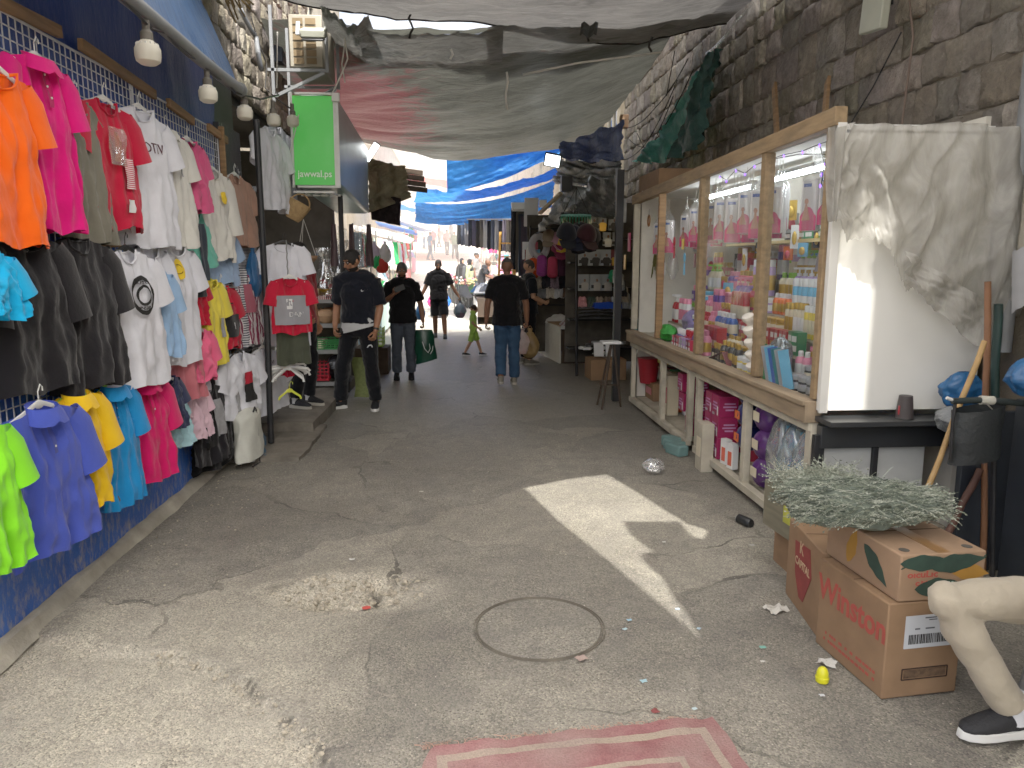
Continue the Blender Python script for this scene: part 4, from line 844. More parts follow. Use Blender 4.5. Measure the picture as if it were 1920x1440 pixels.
# ---- bottles and boxes
PAL = {'white': '#dfe0e0', 'pink': '#d87f9c', 'rose': '#b8364f', 'red': '#a81f2b', 'green': '#1f7a4a', 'lime': '#7fc23a', 'blue': '#2a4fa0', 'sky blue': '#5fa8cf', 'purple': '#56358f', 'black': '#1d1d22', 'gold': '#c09a3e', 'amber': '#8d5a24', 'orange': '#d9652a', 'yellow': '#dcc23c', 'silver': '#a9adb2', 'mint': '#a6d6c2', 'cream': '#d9cdb0', 'teal': '#1f6a70', 'lilac': '#a98fc4', 'maroon': '#5f1a2c'}
def pm(c): return mat('pack ' + c, PAL[c], rough=.32, var=.06, spec=.5, metal=.5 if c in ('gold', 'silver') else 0.)
PROTO = {}
def item_mesh(kind):
    if kind in PROTO: return PROTO[kind]
    b, c, l = MB(), MB(), MB()
    if kind == 'round bottle': b.lathe([(.022, 0), (.026, .004), (.026, .085), (.02, .1), (.011, .106)], 14); c.lathe([(.013, .104), (.013, .13), (.01, .133)], 12); l.lathe([(.0264, .02), (.0267, .021), (.0267, .07), (.0264, .071)], 14)
    if kind == 'tall can': b.lathe([(.021, 0), (.023, .003), (.023, .15), (.017, .16)], 14); c.lathe([(.0215, .156), (.0215, .19), (.018, .195)], 14); l.lathe([(.0233, .03), (.0236, .031), (.0236, .11), (.0233, .111)], 14)
    if kind == 'jar': b.lathe([(.034, 0), (.038, .005), (.038, .05), (.034, .055)], 16); c.lathe([(.037, .055), (.038, .057), (.038, .076), (.035, .079)], 16); l.lathe([(.0383, .012), (.0386, .013), (.0386, .043), (.0383, .044)], 16)
    if kind == 'carton': b.box((0, 0, .06), (.055, .055, .12)); c.box((-.028, 0, .085), (.003, .04, .03)); l.box((-.028, 0, .035), (.002, .046, .03))
    if kind == 'perfume bottle': b.box((0, 0, .035), (.035, .05, .07)); c.lathe([(.009, .07), (.009, .078), (.014, .08), (.014, .105), (.01, .108)], 12); l.box((-.018, 0, .03), (.002, .032, .03))
    if kind == 'pump bottle': b.lathe([(.028, 0), (.032, .005), (.032, .10), (.022, .125), (.012, .13)], 14); c.lathe([(.013, .13), (.013, .145), (.005, .147), (.005, .168)], 10); c.box((-.012, 0, .172), (.045, .014, .012)); l.lathe([(.0323, .02), (.0326, .021), (.0326, .085), (.0323, .086)], 14)
    if kind == 'flat box': b.box((0, 0, .02), (.06, .13, .04)); c.box((-.031, .02, .02), (.002, .06, .024)); l.box((0, -.02, .0405), (.04, .05, .001))
    PROTO[kind] = [q.mesh(kind.replace(' ', '_'), 35) for q in (b, c, l)]
    for q in PROTO[kind]: q.materials.append(None)
    return PROTO[kind]
STK = {}
def item(kind, cb, cc, loc, where, rz=0., sc_=1., cl='white'):
    me = item_mesh(kind); nm = kind.replace(' ', '_')
    article = {'round bottle': 'cap', 'tall can': 'cap', 'jar': 'lid', 'carton': 'panel', 'perfume bottle': 'stopper', 'pump bottle': 'pump', 'flat box': 'panel'}[kind]
    t = thing(nm, f'{cb} {kind} with {cc} {article} {where}', {'round bottle': 'bottle', 'tall can': 'can', 'jar': 'jar', 'carton': 'box', 'perfume bottle': 'bottle', 'pump bottle': 'bottle', 'flat box': 'box'}[kind], loc, rz, f'{cb} {kind}s with {cc} {article} {where}'); t.scale = (sc_,) * 3
    for q, n_, c in zip(me, ('body', article, 'sticker'), (cb, cc, cl)):
        o = bpy.data.objects.new(n_, q); COL.objects.link(o); o.parent = t; o.material_slots[0].link = 'OBJECT'; o.material_slots[0].material = pm(c)
    return t
R = random.Random(21)
def runs(y0, y1, x, z, where, kinds, cols, sc_=(1., 1.25), gap=.006, jit=.008):
    """fill a shelf with short runs of the same product, as a shopkeeper lines them up"""
    y = y0
    while y < y1:
        k = R.choice(kinds); cb, cc = R.choice(cols); s_ = R.uniform(*sc_); n = R.randint(2, 5); wd = {'round bottle': .055, 'tall can': .05, 'jar': .08, 'carton': .06, 'perfume bottle': .055, 'pump bottle': .068, 'flat box': .135}[k] * s_
        cl = R.choice(['white', 'cream', 'gold', cc])
        for i in range(n):
            if y + wd > y1: y = y1 + 1; break
            item(k, cb, cc, (x + R.uniform(-jit, jit), y + wd / 2, z), where, R.uniform(-.15, .15), s_, cl); y += wd + gap * R.random()
A_, B_, C_ = (4.25, 4.95), (5.08, 6.27), (6.38, 7.5)
lower = ['round bottle', 'jar', 'perfume bottle', 'round bottle', 'carton']; mid = ['round bottle', 'tall can', 'perfume bottle', 'jar', 'pump bottle']; upk = ['tall can', 'tall can', 'pump bottle', 'round bottle', 'tall can']
near = [('silver', 'silver'), ('blue', 'silver'), ('teal', 'black'), ('pink', 'white'), ('purple', 'silver'), ('white', 'gold'), ('black', 'silver'), ('rose', 'gold')]
nearup = [('green', 'white'), ('green', 'green'), ('maroon', 'red'), ('white', 'silver'), ('pink', 'white'), ('red', 'pink'), ('black', 'white'), ('purple', 'purple')]
midc = [('gold', 'gold'), ('yellow', 'white'), ('yellow', 'yellow'), ('cream', 'gold'), ('purple', 'white'), ('black', 'gold'), ('amber', 'gold'), ('green', 'white'), ('red', 'white')]
midup = [('white', 'lime'), ('lime', 'lime'), ('sky blue', 'white'), ('white', 'sky blue'), ('mint', 'white'), ('cream', 'lime'), ('white', 'pink'), ('orange', 'white'), ('lilac', 'white')]
farc = [('red', 'white'), ('pink', 'pink'), ('rose', 'gold'), ('lilac', 'white'), ('blue', 'white'), ('red', 'red'), ('purple', 'pink')]
for i, (x, z) in enumerate(TIER):
    h = z
    runs(*A_, x, h, 'behind the nearest kiosk pane', lower if i < 3 else (mid if i < 5 else upk), near if i < 4 else nearup, (1.12, 1.4) if i < 4 else (1.3, 1.7))
    runs(*B_, x, h, 'behind the middle kiosk pane', lower if i < 3 else (mid if i < 5 else upk), midc if i < 4 else midup, (1.1, 1.4) if i < 4 else (1.25, 1.65))
    if i > 1: runs(7.68, 8.25, x, h, 'deep in the far end of the kiosk', mid, farc + midup, (1.3, 1.7))
    if i < 7: runs(C_[0], C_[1] - .15 * (i < 2), x, h, 'behind the far kiosk pane', lower if i < 3 else mid, farc, (1.3, 1.7))
runs(4.25, 4.95, 2.8, SHZ + .0125, 'on the lit top shelf beside the corner', ['carton', 'carton', 'perfume bottle'], [('blue', 'white'), ('black', 'white'), ('red', 'gold'), ('gold', 'gold'), ('yellow', 'gold')], (1.2, 1.5))
runs(5.08, 6.27, 2.8, SHZ + .0125, 'on the lit top shelf over the middle pane', ['carton', 'tall can', 'carton'], [('purple', 'pink'), ('green', 'white'), ('black', 'gold'), ('amber', 'gold'), ('pink', 'white'), ('blue', 'white'), ('maroon', 'red')], (.95, 1.15))
# stock stacked above the tiers against the back, white and coloured tubs
for k in range(2):
    runs(5.1, 6.25, 2.9 - .07 * k, 1.66 - .1 * k, 'topmost on the tiers of the middle pane', ['pump bottle', 'jar', 'tall can'], midup, (1.1, 1.4))
# ---- loofah packs hanging from the beam
PACKW = mat('white pack card', '#d9d5d6', rough=.5, var=.05); PACKP = mat('pink pack print', '#c9346e', rough=.5, var=.12); SKINP = mat('printed skin tone', '#b98068', rough=.6, var=.1)
def pack_proto():
    t = thing('hanging_pack', 'white and pink towel pack hanging behind the kiosk glass', 'pack', (0, 0, 0), 0, 'white and pink towel packs hung in a row in the kiosk')
    m = MB(); m.box((0, 0, -.22), (.05, .098, .27)); m.build('sleeve', PACKW, t, bev=.012)
    m = MB(); m.grid(lambda u, v: (-.0265, -.048 + .096 * u, -.354 + v * (.075 + .05 * math.sin(pi * u) * (1 if u > .2 else .6))), 8, 3); m.build('pink_print', PACKP, t)
    m = MB(); m.grid(lambda u, v: (-.028, .0 + (.008 + .018 * math.sin(pi * min(1, (1 - v) * 1.1))) * math.cos(2 * pi * u) if False else .012 + (2 * u - 1) * (.006 + .02 * (1 - v) ** 1.2), -.30 + .085 * v), 4, 6); m.ell((-.0275, .012, -.2), (.003, .012, .016), 10, 6); m.build('figure_print', SKINP, t)
    m = MB(); m.box((-.0262, .01, -.115), (.002, .045, .018)); m.build('blue_mark', pm('blue'), t)
    m = MB(); m.tube([(0, 0, -.36), (0, 0, -.22), (0, 0, -.08), (0, 0, -.05), (.01, .0, -.015), (0, .01, .0)], [(.036, .055), (.034, .056), (.034, .055), (.022, .03), (.006, .008), (.02, .028)], 12, False, ax=(1, 0, 0)); m.build('clear_wrap', FILM, t, smooth=180)
    m = MB(); m.tube([(0, 0, -.02), (0, 0, .05), (0, .0, .075)], .0025, 5); m.build('tie', WROPE, t); return t
pk = pack_proto(); first = True
for px, py in ((1345, 318), (1362, 330)): pass
specs = [(y, 2.24 + .05 * (i % 2)) for i, y in enumerate([4.42, 4.56, 4.68])] + [(5.14 + .088 * i, 2.20 + .06 * (i % 3)) for i in range(13)] + [(6.42 + .088 * i, 2.22 + .055 * (i % 3)) for i in range(10)] + [(7.75, 2.2), (8.0, 2.24), (8.1, 2.2)]
for i, (y, x) in enumerate(specs):
    z = 2.335 - .012 * (y - 4.1) - .03 * R.random() - (.05 if y > 7 else 0); loc = (x, y, z); sc_ = R.uniform(1.1, 1.28)
    if first: pk.location = loc; pk.rotation_euler[2] = .9; first = False
    else: dup(pk, loc, R.uniform(.5, 1.35), scale=sc_)
# pale striped scrubs, red tube and odd hanging goods
m = MB(); m.grid(lambda u, v: (2.15 + .012 * math.sin(u * 40), 4.17 + .02 * v * 3 * u + .17 * u * (.6 + .4 * v), 1.98 - .34 * v), 40, 8); tag(m.build('hanging_scrubber', mat('grey tulle', '#9a9299', rough=.8, var=.1, trans=.3), smooth=180), 'pale grey pleated cloth hanging at the near corner of the kiosk', 'cloth')
def oddhang(px, py, X, kind, lab, col, d):
    p = GX(px, py, X); t = thing('hanging_item', lab, 'hanging goods', p)
    m = MB()
    if kind == 'brush': m.ell((0, 0, -.07), (.012, .03, .05)); m.bar((0, 0, -.12), (0, 0, -.24), .012, .014)
    elif kind == 'ring': m.tube([(0, .045 * math.sin(a), -.07 + .06 * math.cos(a)) for a in [2 * pi * i / 20 for i in range(21)]], .009, 8)
    elif kind == 'card': m.box((0, 0, -.09), (.008, d[0], d[1]))
    elif kind == 'net': m.tube([(0, 0, 0), (0, 0, -.08), (0, 0, -.2), (0, 0, -.3)], [.01, .05, .07, .02], 10)
    elif kind == 'spray': 
        for i in range(60): a = R.random() * 6.3; b = V((.07 * math.cos(a) * R.random(), .09 * math.sin(a) * R.random(), -.45 * R.random() - .03)); m.tube([(0, 0, 0), b * .5, b], .004, 3)
    m.build('goods', col, t, bev=.003 if kind == 'card' else 0); m = MB(); m.tube([(0, 0, -.02), (0, 0, .06)], .002, 5); m.build('string', CORD, t)
oddhang(1206, 460, 2.2, 'brush', 'red backed hairbrush hanging at the far kiosk bay', pm('red'), None); oddhang(1217, 402, 2.2, 'ring', 'brown ring shaped cord hanging by the warm lamp', pm('amber'), None)
oddhang(1246, 488, 2.16, 'card', 'white figure shaped card hanging on the far kiosk bay', pm('white'), (.07, .13)); oddhang(1281, 440, 2.18, 'card', 'black card in a yellow frame hanging in the far bay', pm('yellow'), (.06, .1))
oddhang(1303, 470, 2.2, 'card', 'rose and silver pouch hanging beside the far mullion', pm('maroon'), (.05, .13)); oddhang(1284, 470, 2.3, 'brush', 'blue handled scrub brush in the far bay', pm('sky blue'), None); oddhang(1232, 445, 2.3, 'spray', 'dry leafy sprig hanging in the far bay', mat('dry olive leaf', '#5d5a2c', rough=.9, var=.3), None)
oddhang(1262, 470, 2.3, 'net', 'clear bag of hair nets hanging in the far bay', FILM, None); oddhang(1180, 440, 2.1, 'card', 'magenta pouch hanging outside the far kiosk corner', PACKP, (.12, .22)); oddhang(1172, 478, 2.1, 'card', 'mustard sachet hanging below the magenta pouch', pm('gold'), (.1, .18)); oddhang(1265, 440, 2.25, 'brush', 'small red lantern hanging beside the yellow framed card', pm('red'), None)
# goods on the counter
def put(lab, name, cat, mt, px, py, d, X=2.18, rz=0., bev=.004, shape='box', z=None):
    p = GX(px, py, X); z0 = .875 if z is None else z; t = thing(name, lab, cat, (X, p.y, z0), rz); m = MB()
    if shape == 'box': m.box((0, 0, d[2] / 2), d)
    else: m.lathe([(d[0] * q, d[2] * w_) for q, w_ in shape], 16)
    m.build('body', mt, t, bev=bev if shape == 'box' else 0); m = MB(); m.box((-d[0] / 2 - .002, 0, d[2] * .5), (.003, d[1] * .6, d[2] * .4)); m.build('sticker', pm(R.choice(['white', 'cream', 'rose'])), t); return t
bagblob('plastic_bag', 'bright green plastic bag lying on the far kiosk counter', mat('green bag plastic', '#3a9a3e', rough=.35, var=.12, bump=.4, trans=.2), (2.18, 7.62, .885), (.09, .17, .17), 8, tie=False)
bagblob('plastic_bag', 'printed mauve pouch slumped behind the green bag', mat('mauve pouch', '#8377a5', rough=.4, var=.3, bump=.3, dirt=.4, dcol=(.5, .45, .3)), (2.42, 7.5, .95), (.1, .2, .26), 12, tie=False)
put('small red figure toy on the far kiosk counter', 'toy_figure', 'toy', pm('red'), 1235, 605, (.06, .06, .2), 2.2, shape=[(.6, 0), (.8, .1), (.55, .45), (.25, .5), (.45, .62), (.45, .8), (.2, 1)])
put('pale teal box at the far end of the counter', 'box', 'box', pm('teal'), 1195, 610, (.1, .12, .13), 2.2); put('grey card reader propped on the far counter', 'card_reader', 'card reader', pm('black'), 1212, 600, (.05, .1, .16), 2.3, .3)
for i in range(8): item('carton', R.choice(['maroon', 'lilac', 'rose', 'silver']), 'silver', (2.13, 6.62 + .075 * i, .875), 'lined up along the counter edge at the far mullion', .0, .95)
m = MB(); m.add([(2.13, 6.2, .88), (2.42, 6.2, .88), (2.42, 5.85, .98), (2.13, 5.85, .98), (2.13, 5.72, .88), (2.42, 5.72, .88)], [(0, 1, 2, 3), (3, 2, 5, 4)]); tag(m.build('open_carton', mat('dark red board', '#5f1c22', rough=.7, var=.15), smooth=0), 'dark red folded carton lying on the counter', 'box')
cd = thing('cone_rack', 'stack of white tipped tan cones leaning on the near mullion', 'display', (2.13, 5.13, .88)); 
for i in range(5):
    m = MB(); m.lathe([(.012, 0), (.035, .06), (.044, .075), (.042, .1), (.015, .108)], 14, m=Matrix.Translation((-.01 - .012 * i, -.02, .02 + .085 * i)) @ Matrix.Rotation(-.5, 4, 'Y') @ Matrix.Rotation(.25, 4, 'X')); m.build('cone', mat('white cone top', '#d7d1c6', rough=.5, var=.1), cd)
m = MB(); m.box((.03, .01, .24), (.02, .06, .48), Matrix.Rotation(-.12, 4, 'Y')); m.build('backing', mat('tan board', '#a9763d', rough=.7, var=.2), cd)
# foil bag, blister cards and clear trays behind the near pane
bagblob('foil_bag', 'crumpled silver foil bag behind the near pane', mat('crumpled foil', '#a9b2b8', rough=.22, var=.1, metal=.8, bump=.8, bscale=26), (2.2, 4.92, .95), (.07, .12, .24), 3, tie=False)
for i in range(7): m = MB(); m.box((0, 0, .13), (.01, .08, .26), Matrix.Rotation(-.25, 4, 'X')); o = m.build('blister_card', pm(['sky blue', 'silver', 'teal', 'blue', 'sky blue', 'silver', 'green'][i]), bev=.003); o.location = (2.14, 4.62 + .055 * i, .88); o.rotation_euler[2] = .5; tag(o, ['sky blue', 'silver', 'teal', 'dark blue', 'second sky blue', 'second silver', 'green'][i] + ' blister card leaning in the near counter row', 'card', 'blister cards leaning by the near pane')
m = MB()
for i in range(2):
    for j in range(12): m.box((2.125, 4.2 + .055 * i, .93 + .045 * j), (.015, .044, .035))
tag(m.build('beauty_strip', pm('silver'), bev=.006), 'strip of small silver squares hanging in the glass corner', 'strip')
# purple string lights
sl = thing('string_lights', 'string of tiny purple lights looped along the kiosk top', 'string lights', (0, 0, 0)); pts_ = [GX(px, py, 2.12) for px, py in ((1560, 262), (1537, 270), (1505, 283), (1470, 290), (1440, 300), (1415, 310), (1397, 325), (1380, 318), (1362, 338), (1350, 330))]
m = MB(); m.tube(pts_ , .003, 5); m.tube([pts_[1], GX(1545, 305, 2.14), GX(1540, 345, 2.14), GX(1552, 360, 2.14), GX(1564, 295, 2.14)], .003, 5); m.tube([pts_[4], GX(1500, 289, 2.13), GX(1570, 290, 2.13)], .003, 5); m.build('wire', CORD, sl)
for q in pts_[1:] + [GX(1547, 306, 2.14), GX(1541, 325, 2.14), GX(1538, 346, 2.14), GX(1552, 362, 2.14), GX(1563, 295, 2.14)]: m = MB(); m.ell(q - V((0, 0, .008)), (.006, .006, .012), 8, 6); m.build('lit_lamp', glow('purple led', (.25, .1, 1.), 4.), sl)
# ---- stock in the lower cabinets
MAG = mat('magenta carton', '#8f1d4a', rough=.45, var=.1); LIL = mat('lilac print', '#b983b0', rough=.5, var=.1)
def dyebox(x, y, z, lab, rz=0.):
    t = thing('carton', lab, 'carton', (x, y, z), rz, 'magenta cartons in the lower cabinet'); m = MB(); m.box((0, 0, .085), (.16, .16, .17)); m.build('box', MAG, t, bev=.002)
    for a, w_ in ((.11, .09), (.085, .11), (.06, .07)): m = MB(); m.box((-.081, .01, a), (.002, w_, .012)); m.box((.01, -.081, a), (w_, .002, .012)); m.build('printed_line', LIL, t)
    m = MB(); m.box((-.0815, -.05, .05), (.002, .018, .07), None); m.build('tube_print', pm('white'), t); m = MB(); m.box((-.0815, .045, .018), (.002, .05, .02)); m.build('barcode', pm('silver'), t); return t
for i, y in enumerate((5.82, 5.99)):
    for k in range(3): dyebox(2.17, y, .115 + .172 * k, f'magenta carton in the near lower cabinet, {("bottom", "middle", "top")[k]} of the {("nearer", "farther")[i]} stack')
for i, (y, z) in enumerate(((6.62, .115), (6.62, .30), (6.85, .30), (6.62, .48), (6.9, .48))): dyebox(2.2, y, z, ('bottom magenta carton of the far lower cabinet', 'second magenta carton up in the far lower cabinet', 'magenta carton set back in the far lower cabinet', 'top magenta carton of the far lower cabinet near the post', 'top magenta carton set back in the far cabinet')[i])
def softpack(y, z, lab, mt, mt2, d=(.1, .17, .2)):
    t = thing('wrapped_pack', lab, 'pack', (2.18, y, z)); bg_ = bagblob('wrap', None, mt, (0, 0, 0), (d[0], d[1] * .5, d[2]), y * 3, tie=False, amp=.15, parent=t); m = MB(); m.box((-.098, 0, d[2] * .5), (.004, d[1] * .5, d[2] * .3)); m.build('sticker', mt2, t)
NAVY = mat('navy film', '#1c2357', rough=.3, var=.15); PUR = mat('purple film', '#4a2560', rough=.35, var=.15); ORG = pm('orange')
for k in range(3): softpack(5.33, .3 + .17 * k, f'navy diaper style pack with orange print, {("lowest", "middle", "topmost")[k]} by the cabinet post', NAVY, ORG)
for k in range(3): softpack(4.98, .12 + .2 * k, f'purple wrapped pack, {("lowest", "middle", "topmost")[k]} beside the clear bags', PUR, pm('cream'), (.1, .2, .22))
for k in range(3): bagblob('clear_bag', ('clear bag of pale blue tubes, leftmost of three', 'clear bag of pale blue tubes, middle of three', 'clear bag of pale blue tubes beside the corner post')[k], clear('blue clear bag', (.62, .8, .88), .3, .12, .2), (2.2, 4.78 - .2 * k, .12), (.11, .13, .55), 5 + k, tie=False)
for k in range(8): m = MB(); m.tube([(2.2 + .02 * (k % 2), 4.84 - .075 * k, .14), (2.2, 4.80 - .075 * k, .62)], .02, 8); tag(m.build('plastic_tube', pm('sky blue' if k % 3 else 'white')), f'pale tube standing in the clear bags of the lower cabinet', 'tube', 'pale tubes standing inside the clear bags')
for k, y in enumerate((5.48, 5.62)):
    t = thing('carton', ('orange and white slim carton on the cabinet floor, nearer one', 'orange and white slim carton on the cabinet floor, beside the magenta stack')[k], 'carton', (2.12, y, .112), .2); m = MB(); m.box((0, 0, .1), (.05, .085, .2)); m.build('box', pm('white'), t, bev=.002); m = MB(); m.box((-.026, 0, .08), (.003, .05, .11)); m.build('print', mat('salmon print', '#d0573f', rough=.5, var=.2), t)
put('red plastic bin low at the far end of the kiosk', 'bin', 'bin', mat('red bin plastic', '#8c1c26', rough=.45, var=.1), 1215, 725, (.13, .13, .3), 2.25, shape=[(.7, 0), (.75, .02), (1, .95), (1.05, 1.)], z=.28)
bagblob('foil_bag', 'foil lined bag standing in the red bin', mat('crumpled foil', '#a9b2b8'), (2.25, GX(1205, 680, 2.25).y, .5), (.1, .13, .25), 6, tie=False)
put('tall white box standing in the far lower cabinet', 'box', 'box', pm('cream'), 1258, 760, (.12, .14, .42), 2.25, z=.1); put('orange box behind the far cabinet post', 'box', 'box', pm('orange'), 1267, 770, (.12, .14, .35), 2.35, z=.1); put('grey green carton lining the back of the lower cabinet', 'box', 'box', mat('grey green board', '#5d665c', rough=.7, var=.1), 1415, 850, (.3, .6, .55), 2.7, z=.1)
put('brown carton at the bottom of the far cabinet', 'box', 'box', CARD, 1230, 790, (.2, .4, .2), 2.35, z=.1); put('clear tub of yellow sponges high in the far cabinet', 'tub', 'tub', pm('yellow'), 1245, 690, (.1, .18, .14), 2.25, z=.6)
put('whitish slab standing on the street against the cabinet', 'slab', 'board', WOODW, 1320, 860, (.1, .16, .40), 2.02, z=.0)
WIPE = mat('teal wipe pack', '#5f7f7d', rough=.5, var=.15)
for k in range(3): m = MB(); m.box((0, 0, .05), (.11, .2, .1)); o = m.build('wipes_pack', WIPE, bev=.015); o.location = (1.98 - .02 * k, 6.62 - .14 * k, .0); o.rotation_euler[2] = .4; tag(o, ('teal wipes pack on the street under the kiosk, farthest of three', 'teal wipes pack on the street under the kiosk, middle of three', 'teal wipes pack on the street under the kiosk, next to the white slab')[k], 'pack')
# boards, box and lamp above
for a, b in (((1458, 285), (1452, 160)), ((1545, 240), (1552, 150))):
    p, q = GX(*a, 2.75), GX(*b, 3.0); m = MB(); m.bar(p, q, .08, .025, (1, 0, 0)); tag(m.build('plank', WOOD, bev=.003), 'pale plank leaning on the stone wall ' + ('above the middle of the kiosk' if a[0] < 1500 else 'above the near end of the kiosk'), 'plank')
pc = GX(1260, 335, 2.5); m = MB(); m.box((2.45, pc.y, 2.58), (.45, .9, .25)); o = m.build('carton', CARD, bev=.004); tag(o, 'brown carton with red mark lying on the kiosk roof', 'carton')
t = thing('wall_lamp', 'pale slab shaped floodlight housing high on the stone wall', 'floodlight', GX(1640, 30, 2.9)); m = MB(); m.box((0, 0, .12), (.06, .28, .44), Matrix.Rotation(.12, 4, 'X')); m.build('housing', mat('pale enamel', '#a3a697', rough=.5, var=.06), t, bev=.01); m = MB(); m.box((.05, 0, .1), (.12, .06, .06)); m.build('bracket', DSTEEL, t)
p, q = GX(1590, 240, 2.95), GX(1690, 60, 3.0); m = MB(); m.tube([p, lerp(p, q, .5) + V((0, 0, -.03)), q], .006, 6); tag(m.build('cable', BPLA), 'black cable running slanting up from the kiosk roof', 'cable')
p, q = GX(1705, 0, 3.08), GX(1690, 240, 3.08); m = MB(); m.tube([p, GX(1712, 70, 3.08), GX(1702, 150, 3.08), q], .007, 6); tag(m.build('conduit', mat('pinkish conduit', '#6b5a50', rough=.7)), 'thin pinkish conduit on the stone wall beside the drain pipe', 'conduit')
m = MB(); m.box((3.06, 3.72, 3.6), (.16, .26, 4.2)); tag(m.build('stone_pillar', STONE_K, bev=.03), 'pale stone pilaster beside the drain pipe', 'pilaster')

# cards and sachets hung on the back boards, and mixed stock behind the lower posts
for i in range(44):
    y = R.uniform(5.15, 8.5); z = R.uniform(1.62, 2.12) if y < 6.3 else R.uniform(1.25, 2.1); c = R.choice(['white', 'pink', 'red', 'sky blue', 'lime', 'gold', 'purple', 'silver', 'black', 'teal', 'orange'])
    t = thing('hanging_card', f'{c} carded trinket hanging on the back board of the kiosk', 'card', (2.9 - .25 * R.random(), y, z), R.uniform(.2, .9), f'{c} carded trinkets on the kiosk back board'); w_ = R.uniform(.06, .12); h_ = R.uniform(.1, .2)
    m = MB(); m.box((0, 0, 0), (.006, w_, h_)); m.build('card', pm(c), t); m = MB(); m.ell((-.012, 0, -.01), (.012, w_ * .32, h_ * .3), 8, 6); m.build('trinket', pm(R.choice(['silver', 'white', 'rose', 'black', 'gold'])), t)
for i in range(30):
    y = R.uniform(4.95, 8.4); 
    if 6.2 < y < 6.45: continue
    z = R.choice((.095, .095, .3, .5)); c = R.choice(['white', 'cream', 'maroon', 'rose', 'blue', 'orange', 'purple', 'silver', 'green'])
    item('carton', c, R.choice(['white', 'cream', 'silver']), (R.uniform(2.38, 2.5), y, z), 'stacked deep in the lower cabinets', R.uniform(-.2, .2), R.uniform(1.5, 2.3))
for k, (a, b) in enumerate(((4.2, 6.2), (6.5, 8.6))):
    m = MB(); m.box((2.44, (a + b) / 2, .48), (.2, b - a, .02)); m.box((2.44, (a + b) / 2, .285), (.2, b - a, .02)); kp(m, 'inner_shelf', WOODW)
# ------------------------------------------------------------------ people
SKIN = lambda h, n: mat('skin ' + n, h, rough=.55, var=.06, scale=14, spec=.35, bump=.03, bscale=120)
SK1, SK2, SK3 = SKIN('#9a6a4e', 'tan'), SKIN('#7d5540', 'brown'), SKIN('#b98a6c', 'light')
HAIRD = mat('dark hair', '#15110f', rough=.6, var=.3, scale=60, bump=.5, bscale=90); HAIRG = mat('greying hair', '#4a4541', rough=.7, var=.3, scale=60, bump=.5, bscale=90); HAIRB = mat('brown hair', '#2c1d15', rough=.6, var=.3, scale=60, bump=.4, bscale=90)
EYEW = mat('eye white', '#c9c4bd', rough=.3, var=.02); EYED = mat('eye dark', '#1a100c', rough=.2, var=.02); LIP = mat('lips', '#7a4238', rough=.5, var=.05)
BASE = dict(pelvis=(0, 0, .95), waist=(0, 0, 1.09), chest=(0, 0, 1.30), neck=(0, .01, 1.47), head=(0, -.015, 1.63),
            sh_l=(-.18, .005, 1.415), el_l=(-.235, .03, 1.13), wr_l=(-.25, -.02, .885), sh_r=(.18, .005, 1.415), el_r=(.235, .03, 1.13), wr_r=(.25, -.02, .885),
            hip_l=(-.085, 0, .93), kn_l=(-.10, -.015, .50), an_l=(-.11, .03, .085), hip_r=(.085, 0, .93), kn_r=(.10, -.015, .50), an_r=(.11, .03, .085))
def chain(a, b, c, n1=3, n2=3):
    P = [lerp(a, b, i / n1) for i in range(n1)] + [lerp(b, c, i / n2) for i in range(n2 + 1)]
    return P
def add_hand(mb, wr, el, side, curl=.5, thumb=.6, across=None, sc_=1., spread=1.):
    d = (wr - el).normalized(); a = V(across) if across is not None else V((0, -1, 0)); a = (a - d * a.dot(d)).normalized(); n = d.cross(a) * (1 if side > 0 else -1); n.normalize()
    L = sc_; mb.limb([wr - d * .01, wr + d * .035 * L, wr + d * .085 * L], [(.024 * L, .018 * L), (.036 * L, .015 * L), (.036 * L, .012 * L)], 12, ax=a)
    for k, (o, ln) in enumerate(((-.032, .062), (-.011, .078), (.010, .082), (.031, .072))):
        p = wr + d * (.08 + .004 * (1.5 - abs(k - 1.7))) * L + a * (o * L * spread); P = [p]; ang = .15
        for s_ in (.46, .32, .24): ang += curl * (1. + .12 * (k - 1.5)); p = p + (d * math.cos(ang) + n * math.sin(ang)) * ln * s_ * L; P.append(p)
        mb.limb(P, [.0088 * L, .0082 * L, .0075 * L, .0064 * L], 8)
    t0 = wr + d * .022 * L + a * .026 * L; t1 = t0 + (d * .6 + a * .7 + n * .25).normalized() * .042 * L; t2 = t1 + (d * .9 + a * .15 + n * thumb).normalized() * .036 * L; mb.limb([t0, t1, t2], [.013 * L, .010 * L, .0075 * L], 8)
    return wr + d * .085 * L + n * .02 * L
